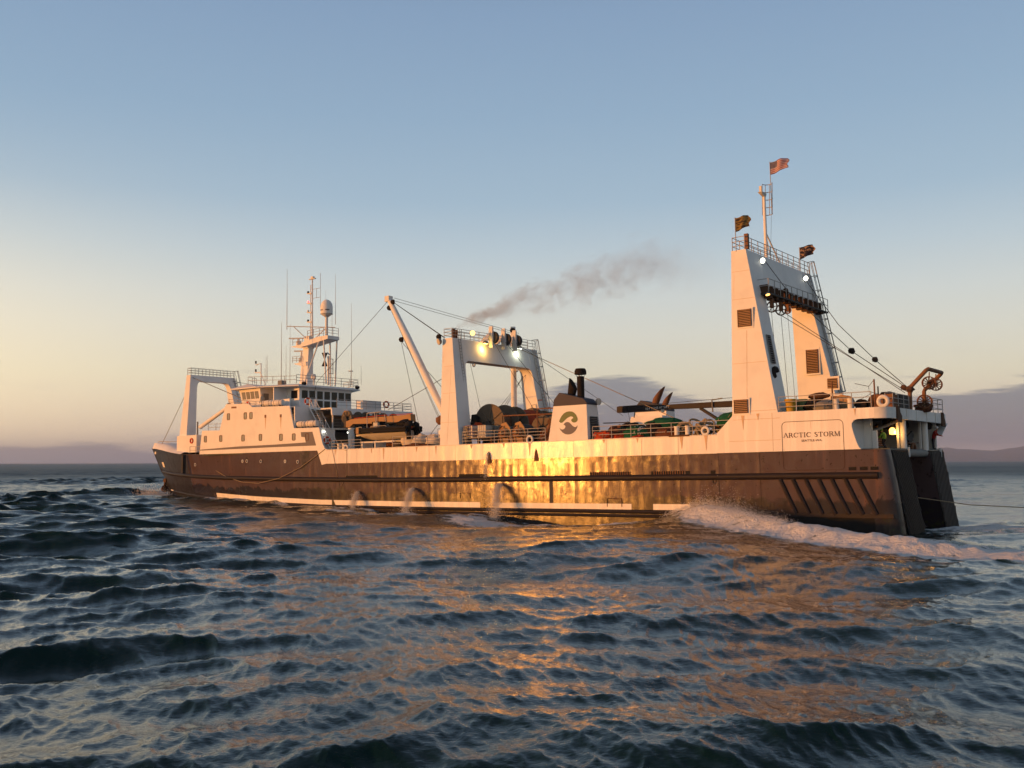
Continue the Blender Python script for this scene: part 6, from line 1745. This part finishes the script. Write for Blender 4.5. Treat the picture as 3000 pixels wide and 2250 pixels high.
coils('rope_pile', (13.1, 1.6, 7.1), 'small hank of brown rope hung at the aft gantry rail', 5, .55, 5, 'ironbrown')

def sack(loc, rad, label, seed):
    o = thing('bulk_sack', label, 'sack', loc, 'white bulk sacks')
    m_ = MB(); m_.blob((0, 0, rad[2] * .9), rad, seed, .28, 20, 12, 1.8); m_.build('bag', 'bag', o)
    m_ = MB(); m_.blob((0, 0, rad[2] * 1.8), (.22, .22, .16), seed, .3, 10, 7); m_.build('tied_neck', 'bag', o)
    return o
sack((47.2, 2.4, 6.6), (1.0, .8, .78), 'white bulk sack left of three, nearest the workboat', 1)
sack((45.5, 2.0, 6.6), (.95, .8, .78), 'white bulk sack, middle one of three', 2)
sack((43.9, 2.3, 6.6), (.95, .8, .75), 'white bulk sack nearest the gantry leg', 3)
heap('float_line', (45.0, .9, 6.6), (2.0, .5, .33), 'netbrown', 'brown heap of float line in front of the white sacks', 'net', 14, None, 'rope')

# --- gear on the aft deck
og = (7.2, 1.3, 8.3)
def barrel(loc, mat, label):
    o = thing('plastic_barrel', label, 'barrel', loc, 'tall plastic barrels on the aft deck')
    m_ = MB(); m_.lathe([(.30, 0), (.34, .1), (.40, .9), (.44, .95), (.44, 1.05), (.36, 1.05), (.34, .9)], (0, 0, 0), n=18); m_.build('tub', mat, o)
    m_ = MB(); m_.torus((0, 0, .98), (0, 0, 1), .44, .03, 18, 5); m_.build('rim', mat, o)
    return o
barrel((7.0, .9, 8.24), 'yellow', 'yellow plastic barrel beside the sunlit gantry leg')
barrel((6.5, 1.8, 8.24), 'olive', 'dull olive plastic barrel behind the yellow one')
heap('net_heap', (5.8, 2.4, 8.24), (1.1, .9, .6), 'netblack', 'black gear heap right of the two barrels on the aft deck', 'net', 21, None, 'netbrown')
heap('cover_heap', (4.6, 1.6, 8.24), (.95, .8, .5), 'greysteel', 'dark grey covered gear in front of the starboard gantry leg', 'cover', 22, None, 'darksteel', .15)
og = (5.6, 3.0, 8.24)
cp = thing('capstan_head', 'rusty mushroom-shaped fairlead head on a post, aft deck', 'fairlead', og)
mb = MB(); mb.cyl((5.6, 3.0, 8.24), (5.6, 3.0, 9.3), .14, n=10); mb.build('post', 'darksteel', cp, og)
mb = MB(); mb.blob((5.6, 3.0, 9.55), (.85, .5, .26), 5, .25); mb.build('head', 'rust', cp, og)
def cable_drum(loc, R, w, label, mat='rust'):
    o = thing('cable_drum', label, 'cable drum', loc, 'cable drums on the aft deck')
    for y in (-w / 2, w / 2):
        m_ = MB(); m_.cyl((0, y - .04, R), (0, y + .04, R), R, n=22); m_.build('flange', mat, o)
    m_ = MB(); m_.cyl((0, -w / 2, R), (0, w / 2, R), R * .62, n=18); m_.build('core', 'soot', o)
    return o
cable_drum((3.6, 2.6, 8.24), .62, .9, 'ochre rimmed cable drum behind the two white bollards', 'tan')
cable_drum((2.2, 2.2, 8.24), .42, .6, 'small dark cable drum right of the bollards', 'soot')
cable_drum((1.2, 2.6, 8.24), .58, .8, 'rusty half-hidden cable drum near the stern corner', 'rust')
og = (0.4, 3.0, 8.24)
wbx = thing('net_sounder_box', 'brown and dark steel machinery block at the stern corner', 'machinery', og)
mb = MB(); mb.box(-.1, 1.1, 1.6, 3.2, 8.24, 9.3); mb.build('housing', 'ironbrown', wbx, og)
mb = MB(); mb.box(-.15, 1.0, 3.25, 5.2, 8.24, 9.35); mb.build('cover', 'darksteel', wbx, og)
mb = MB(); mb.blob((.5, 2.6, 9.35), (.5, .8, .18), 3, .4); mb.cyl((.9, 1.8, 9.3), (.9, 1.8, 9.9), .05); mb.build('fittings', 'soot', wbx, og)
def spoked(loc, R, label, n=12, dbl=True):
    o = thing('spoked_wheel', label, 'wheel', loc, 'spoked net handling wheels at the stern')
    for dy in ((-.12, .12) if dbl else (0,)):
        m_ = MB(); m_.torus((0, dy, 0), (.35, 1, 0), R, .035, 24, 6); m_.build('rim', 'ironbrown', o)
        m_ = MB()
        for k in range(n):
            a = 2 * PI * k / n; m_.tube([(0, dy, 0), (R * math.cos(a), dy - .35 * R * math.cos(a), R * math.sin(a))], .022, 4)
        m_.build('spokes', 'rust', o)
    m_ = MB(); m_.cyl((0, -.2, 0), (0, .2, 0), .09, n=10); m_.build('hub', 'soot', o)
    m_ = MB(); m_.tube([(0, 0, 0), (-.05, 0, R + .35)], .04, 5); m_.build('hanger', 'ironbrown', o)
    return o
spoked((-1.1, 7.4, 10.35), .46, 'spoked wheel hanging under the stern arch, left one')
spoked((-1.25, 8.6, 10.3), .44, 'spoked wheel hanging under the stern arch, right one')
spoked((-.45, 8.4, 9.05), .5, 'spoked wheel standing on the stern rail below the arch')
heap('net_heap', (-.2, 9.0, 8.34), (.6, .8, .4), 'netbrown', 'brown tangle of gear at the foot of the stern arch', 'net', 25, None, 'rope')

# --- blocks hung under the gantry platform
def block(loc, R, label):
    o = thing('hanging_block', label, 'pulley', loc, 'trawl blocks under the aft gantry')
    m_ = MB(); m_.torus((0, 0, 0), (0, 1, 0), R, .055, 20, 6); m_.build('rim', 'ironbrown', o)
    m_ = MB()
    for k in range(6):
        a = PI / 3 * k; m_.tube([(0, 0, 0), (R * math.cos(a), 0, R * math.sin(a))], .035, 4)
    m_.build('spokes', 'ironbrown', o)
    m_ = MB(); m_.box(-.12, .12, -.14, -.07, -.1, R + .25); m_.box(-.12, .12, .07, .14, -.1, R + .25); m_.build('cheek', 'ironbrown', o)
    m_ = MB(); m_.torus((0, 0, R + .38), (0, 1, 0), .13, .045, 12, 6); m_.torus((0, 0, R + .58), (1, 0, 0), .12, .045, 12, 6); m_.build('shackle', 'rust', o)
    return o
block((9.1, 3.2, 16.75), .42, 'large spoked trawl block under the platform, nearest the port leg')
block((9.1, 5.0, 16.72), .42, 'large spoked trawl block under the platform, middle of the three')
block((9.1, 6.4, 16.85), .24, 'small spoked trawl block under the platform, right of two large ones')

# --- flags
def flag(loc, w, h, mat, label, seed, rag=.2):
    o = thing('flag', label, 'flag', loc, None)
    nu, nv = 18, 9; vs = []; fs = []; uv = []
    r_ = random.Random(seed)
    for i in range(nu + 1):
        for j in range(nv + 1):
            u, v = i / nu, j / nv
            ww = w * (1 - rag * abs(v - .5) * .5 * u + .06 * math.sin(9 * v + seed) * u)
            y = .10 * w * math.sin(5.2 * u + 1.1 * v + seed) * u + .05 * w * math.sin(11 * u - 2 * v) * u
            vs.append((-u * ww * .87, u * ww * .30 + y, (v - 1) * h * (1 - .18 * u) + .16 * u * w - .03 * math.sin(7 * u) * h)); uv.append((u, v))
    k0 = len(vs)
    for i in range(nu):
        for j in range(nv):
            a = i * (nv + 1) + j; fs.append((a, a + nv + 1, a + nv + 2, a + 1))
    me = bpy.data.meshes.new('cloth'); me.from_pydata([(p[0], -p[1], p[2]) for p in vs], [], fs)
    ul = me.uv_layers.new(name='UVMap')
    for lp in me.loops: ul.data[lp.index].uv = uv[lp.vertex_index]
    me.polygons.foreach_set('use_smooth', [True] * len(me.polygons)); me.update()
    c = link('cloth', me, mat, o)
    md = c.modifiers.new('thickness', 'SOLIDIFY'); md.thickness = .006
    return o
flag((10.35, 6.95, 29.45), 1.62, 1.05, 'flagus', 'red and white striped flag with blue starred corner at the mast top', 1)
flag((10.9, 1.0, 23.65), 1.25, 1.1, 'flagolive', 'tattered olive and brown flag over the port corner of the aft gantry', 2, .5)
flag((10.2, 12.3, 23.2), 1.35, 1.05, 'flagdark', 'dark flag with a tan emblem near the caged ladder', 3, .4)

# --- crew
def person(loc, label, jacket, trousers, head_mat, lean=(0, 0), face=1.0, crouch=0.0, arm='down', rotz=0.0):
    o = thing('person', label, 'person', loc, None, rotz)
    h = 1.0 - .3 * crouch
    lx, ly = lean
    hip = (0, 0, .92 * h); ch = (lx * .5, ly * .5, 1.30 * h); nk = (lx, ly, 1.50 * h); hd = (lx * 1.15, ly * 1.15, 1.66 * h)
    V_ = []; E_ = []; R_ = []
    def v(p, r, frm=None):
        V_.append((p[0], -p[1], p[2])); R_.append(r)
        if frm is not None: E_.append((frm, len(V_) - 1))
        return len(V_) - 1
    i0 = v(hip, .15); i1 = v((lx * .25, ly * .25, 1.1 * h), .15, i0); i2 = v(ch, .17, i1); i3 = v(nk, .065, i2); i4 = v((hd[0], hd[1], hd[2] - .08), .075, i3); i5 = v(hd, .10, i4); i6 = v((hd[0], hd[1], hd[2] + .09), .085, i5)
    nose = v((hd[0] + .1 * face, hd[1], hd[2]), .02, i5)
    hands = []
    for sd_ in (-1, 1):
        a = v((ch[0], ch[1] + sd_ * .2, ch[2] + .1), .075, i2)
        if arm == 'down': el = (ch[0] - .02, ch[1] + sd_ * .27, ch[2] - .2); hn = (ch[0] + .12, ch[1] + sd_ * .25, ch[2] - .42)
        else: el = (ch[0] + .18 * face, ch[1] + sd_ * .27, ch[2] - .16); hn = (ch[0] + .42 * face, ch[1] + sd_ * .2, ch[2] - .22)
        b2 = v(el, .055, a); c_ = v(hn, .04, b2)
        d_ = Vector(hn) - Vector(el); d_.normalize()
        pm = tuple(Vector(hn) + d_ * .08); pI = v(pm, .035, c_)
        for q, ln in enumerate((.06, .085, .09, .08)):
            b3 = v(tuple(Vector(pm) + d_ * ln * .5 + Vector((0, (q - 1.5) * .022, -.01))), .009, pI); v(tuple(Vector(pm) + d_ * ln + Vector((0, (q - 1.5) * .022, -.035))), .008, b3)
        t1 = v(tuple(Vector(hn) + d_ * .04 + Vector((.03, -sd_ * .035, 0))), .011, c_); v(tuple(Vector(hn) + d_ * .09 + Vector((.05, -sd_ * .03, -.01))), .009, t1)
        k = v((.02 + .22 * crouch, sd_ * .11, .48 * h + .1 * crouch), .075, i0); an_ = v((0, sd_ * .12, .08), .05, k); v((.15 * face, sd_ * .12, .04), .045, an_)
    me = bpy.data.meshes.new('body'); me.from_pydata(V_, E_, []); me.update()
    bo = link('body', me, None, o)
    for m_ in (jacket, trousers, 'skin'): me.materials.append(M[m_])
    sk = bo.modifiers.new('skin', 'SKIN'); sk.use_smooth_shade = True
    for d, r in zip(me.skin_vertices[0].data, R_): d.radius = (r, r)
    me.skin_vertices[0].data[0].use_root = True
    bo.modifiers.new('smooth', 'SUBSURF').levels = 1
    bo.modifiers['smooth'].render_levels = 1
    # evaluated once so that clothes can be coloured on the one continuous body
    dg = bpy.context.evaluated_depsgraph_get(); dg.update()
    me2 = bpy.data.meshes.new_from_object(bo.evaluated_get(dg))
    bo.modifiers.clear(); bo.data = me2; me2.name = 'body'
    if not me2.materials:
        for m_ in (jacket, trousers, 'skin'): me2.materials.append(M[m_])
    for p in me2.polygons:
        z = p.center.z; far = abs(-p.center.y - ly * .5) > .0
        p.material_index = 1 if z < .9 * h else 0
        if z > 1.53 * h: p.material_index = 2
    m_ = MB(); m_.blob((hd[0], hd[1], hd[2] + .07), (.125, .12, .11), 1, .03, 12, 8); m_.build('hard_hat', head_mat, o)
    m_ = MB()
    for sd_ in (-1, 1): m_.blob((hd[0] + .095 * face, hd[1] + sd_ * .035, hd[2] + .01), (.012, .015, .01), 0, 0, 6, 4)
    m_.build('eyes', 'black', o)
    return o
person((0.25, 12.9, 5.5), 'person in a dark red jacket and pale hard hat leaning on the starboard stern rail', 'red', 'darkcloth', 'white', (-.25, .1), -1.0, 0.0, 'fwd')
person((0.9, 2.9, 5.5), 'crouching person in a bright green jacket under the stern overhang', 'hivis', 'darkcloth', 'hivis', (.25, .1), 1.0, .75, 'fwd')
person((69.6, 1.5, 11.8), 'standing person in pale top and dark trousers by the wheelhouse door', 'palecloth', 'darkcloth', 'palecloth', (.05, 0), 1.0, 0, 'down')
person((1.7, 3.6, 5.5), 'person in dark work clothes standing by the orange lamp', 'darkcloth', 'darkcloth', 'darkcloth', (0, 0), -1.0, 0, 'down')

# ================================================================== water thrown overboard
def M_spray(name, a, alpha):
    m, nt, b = material(name)
    b.inputs['Base Color'].default_value = (a, a, a * 1.02, 1); b.inputs['Roughness'].default_value = 0.6
    tr = nt.add('ShaderNodeBsdfTranslucent'); tr.inputs[0].default_value = (a, a, a, 1)
    mx = nt.add('ShaderNodeMixShader'); mx.inputs[0].default_value = 0.4
    nt.l.new(b.outputs[0], mx.inputs[1]); nt.l.new(tr.outputs[0], mx.inputs[2]); nt.l.new(mx.outputs[0], nt.n['Material Output'].inputs['Surface'])
    return m
M['spray'] = M_spray('spray_white', 0.9, 1.0)

def droplets(name, pts, rads, label, mat='spray'):
    """many small tetrahedral drops joined as one uncountable mass"""
    n = len(pts); pts = np.asarray(pts, float); rads = np.asarray(rads, float)
    tet = np.array([[1, 1, 1], [1, -1, -1], [-1, 1, -1], [-1, -1, 1]], float) / 1.73
    q = rng.normal(size=(n, 4)); q /= np.linalg.norm(q, axis=1, keepdims=True)
    w, x, y, z = q.T
    Rm = np.stack([np.stack([1 - 2 * (y * y + z * z), 2 * (x * y - z * w), 2 * (x * z + y * w)], -1), np.stack([2 * (x * y + z * w), 1 - 2 * (x * x + z * z), 2 * (y * z - x * w)], -1), np.stack([2 * (x * z - y * w), 2 * (y * z + x * w), 1 - 2 * (x * x + y * y)], -1)], 1)
    v = np.einsum('nij,kj->nki', Rm, tet) * rads[:, None, None] + pts[:, None, :]
    v = v.reshape(-1, 3)
    f = (np.arange(n)[:, None, None] * 4 + np.array([[0, 1, 2], [0, 3, 1], [0, 2, 3], [1, 3, 2]])[None]).reshape(-1, 3)
    me = bpy.data.meshes.new(name)
    me.vertices.add(len(v)); me.vertices.foreach_set('co', v.astype(np.float32).ravel())
    me.loops.add(f.size); me.polygons.add(len(f))
    me.loops.foreach_set('vertex_index', f.astype(np.int32).ravel()); me.polygons.foreach_set('loop_start', np.arange(0, f.size, 3, dtype=np.int32))
    me.polygons.foreach_set('use_smooth', np.ones(len(f), dtype=bool))
    me.update(calc_edges=True)
    o = link(name, me, mat, None)
    tag(o, label, None, kind='stuff')
    return o
SM = np.array(SHIP)
def ship_to_world(P):
    P = np.asarray(P, float)
    h = np.concatenate([P[:, :1], -P[:, 1:2], P[:, 2:3], np.ones((len(P), 1))], 1)
    return (h @ SM.T)[:, :3]

def jet(s0, z0, ds, dt, zend, n, w0, w1, label, t0=-0.1, rise=0.0):
    u = rng.uniform(0, 1, n) ** 0.9
    zz = z0 + rise * u - (z0 + rise - zend) * u ** 2
    spread = (w0 + (w1 - w0) * u) * rng.choice([.55, 1.0, 1.7], n, p=[.55, .33, .12])
    P = np.stack([s0 + ds * u + rng.normal(0, 1, n) * spread, t0 + dt * u + rng.normal(0, 1, n) * spread * .7, zz + rng.normal(0, 1, n) * spread * .5], 1)
    rad = rng.uniform(.010, .032, n) * (0.75 + .5 * u)
    return droplets('discharge_jet', ship_to_world(P), rad, label)
jet(33.8, 3.15, -1.0, -2.1, 0.15, 9000, .07, .52, 'white jet of water arching from the hull below the gantry', rise=.55)
jet(44.5, 2.78, -1.0, -2.2, 0.2, 6000, .07, .50, 'white jet of water arching from the hull below the white sacks', rise=.5)
jet(52.15, 2.48, -.5, -1.2, 0.9, 3600, .06, .40, 'small low jet of water nearest the bow', rise=.3)
jet(35.1, 6.05, .0, -.55, 3.75, 1100, .03, .22, 'thin fall of water from the white side onto the pipe fender')
# spray over the quarter wave and the bow
n = 7000
sa = rng.uniform(4, 16.5, n); ta = np.interp(sa, RID_S, RID_T) + rng.normal(0, .8, n); za = np.interp(sa, PROF_S, PROF_Z) * np.exp(-np.abs(ta) / 5.5) + np.interp(sa, RID_S, RID_A) + .15
hh = rng.exponential(.12, n) * (1 + 1.3 * np.exp(-((sa - 12.5) / 1.8) ** 2))
wp = ship_to_world(np.stack([sa, ta, np.zeros(n)], 1)); wp[:, 2] = za + hh - .1
droplets('wave_spray', wp, rng.uniform(.010, .034, n), 'spray flying off the breaking quarter wave')
n = 2500
sa = rng.normal(11.6, .9, n); ta = -.4 + rng.normal(0, .35, n); wp = ship_to_world(np.stack([sa, ta, 1.0 + rng.exponential(.35, n)], 1))
droplets('wave_spray', wp, rng.uniform(.010, .030, n), 'spray thrown up against the hull ahead of the diagonal fenders')
n = 3000
sa = rng.normal(98.0, 1.3, n); ta = 5.4 + rng.normal(0, 1.0, n); wp = ship_to_world(np.stack([sa, ta, np.zeros(n)], 1)); wp[:, 2] = .3 + rng.exponential(.28, n)
droplets('wave_spray', wp, rng.uniform(.02, .06, n), 'spray at the foot of the bow')

# ================================================================== exhaust smoke
def smoke():
    # long box along the plume axis; density follows a widening, billowing core
    a = Vector(L((40.6, 1.9, 18.2))); b2 = Vector(L((12.0, 2.5, 21.2)))
    a = SHIP @ a; b2 = SHIP @ b2
    ax = (b2 - a); ln = ax.length; ax.normalize()
    m_, nt, b = material('smoke_volume')
    nt.n.remove(b)
    out = nt.n['Material Output']
    co = nt.add('ShaderNodeTexCoord').outputs['Object']
    x, y, z = nt.sep(co)
    u = nt.math('DIVIDE', x, ln)
    warp = nt.noise(co, 0.28, 3, .5)
    bend = nt.math('MULTIPLY', nt.math('SUBTRACT', nt.noise(nt.comb(x, 3.0, 0), 0.16, 2, .5), 0.5), nt.math('MULTIPLY', u, 6.0))
    arch = nt.math('MULTIPLY', nt.math('MULTIPLY', u, nt.math('SUBTRACT', 1.0, u)), 4.5)
    zz = nt.math('SUBTRACT', nt.math('SUBTRACT', z, bend), arch)
    r = nt.vmath('LENGTH', nt.comb(0, y, zz), out=1)
    rad = nt.math('ADD', 0.42, nt.math('MULTIPLY', nt.math('POWER', nt.math('MAXIMUM', u, 0.0), 0.75), 3.7))
    q = nt.math('DIVIDE', r, rad)
    n1 = nt.noise(nt.comb(nt.math('MULTIPLY', x, 0.75), y, z), 0.75, 6, .62, .6)
    d = nt.math('SUBTRACT', nt.math('MULTIPLY', nt.math('SUBTRACT', n1, 0.35), 3.1), q)
    d = nt.smooth(d, -0.22, 0.60)
    fade = nt.math('MULTIPLY', nt.smooth(u, 0.0, 0.02), nt.math('SUBTRACT', 1.0, nt.smooth(u, 0.62, 1.0)))
    thin = nt.math('DIVIDE', 0.42, nt.math('ADD', 0.35, nt.math('MULTIPLY', u, 4.2)))
    d = nt.math('MULTIPLY', nt.math('MULTIPLY', d, fade), nt.math('MULTIPLY', thin, 1.75))
    pv = nt.add('ShaderNodeVolumePrincipled')
    pv.inputs['Color'].default_value = (0.66, 0.72, 0.80, 1)
    pv.inputs['Anisotropy'].default_value = 0.0
    nt.l.new(d, pv.inputs['Density'])
    nt.l.new(pv.outputs[0], out.inputs['Volume'])
    bm = MB()
    H = 4.6
    bm.loft([[(0, -.6, -.6), (0, .6, -.6), (0, .6, .9), (0, -.6, .9)], [(ln * .35, -2.2, -2.2), (ln * .35, 2.2, -2.2), (ln * .35, 2.2, 3.0), (ln * .35, -2.2, 3.0)], [(ln, -3.6, -4.2), (ln, 3.6, -4.2), (ln, 3.6, 4.6), (ln, -3.6, 4.6)]], True)
    o = bm.build('smoke_plume', m_, None, smooth=0)
    xax = ax; zax = Vector((0, 0, 1)) - ax * ax.z; zax.normalize(); yax = zax.cross(xax)
    o.matrix_world = Matrix(((xax.x, yax.x, zax.x, a.x), (xax.y, yax.y, zax.y, a.y), (xax.z, yax.z, zax.z, a.z), (0, 0, 0, 1)))
    return tag(o, 'pale grey exhaust smoke trailing aft from the middle gantry', None, kind='stuff')
smoke()

# ================================================================== the air over the sea
mb_h = bpy.data.meshes.new('haze')
X0, X1, Y0, Y1, Z0_, Z1_ = -27500, 27500, -27500, 27500, -45, 330
mb_h.from_pydata([(X0, Y0, Z0_), (X1, Y0, Z0_), (X1, Y1, Z0_), (X0, Y1, Z0_), (X0, Y0, Z1_), (X1, Y0, Z1_), (X1, Y1, Z1_), (X0, Y1, Z1_)], [], [(0, 3, 2, 1), (4, 5, 6, 7), (0, 1, 5, 4), (1, 2, 6, 5), (2, 3, 7, 6), (3, 0, 4, 7)])
mb_h.update()
hm, hnt, hb = material('sea_haze')
hnt.n.remove(hb)
pv = hnt.add('ShaderNodeVolumePrincipled')
pv.inputs['Color'].default_value = (0.50, 0.66, 1.0, 1)
pv.inputs['Density'].default_value = 6.5e-5
pv.inputs['Anisotropy'].default_value = 0.0
hnt.l.new(pv.outputs[0], hnt.n['Material Output'].inputs['Volume'])
hz_o = link('haze', mb_h, hm, None)
tag(hz_o, 'thin bluish sea haze that veils the far hills', None, kind='stuff')
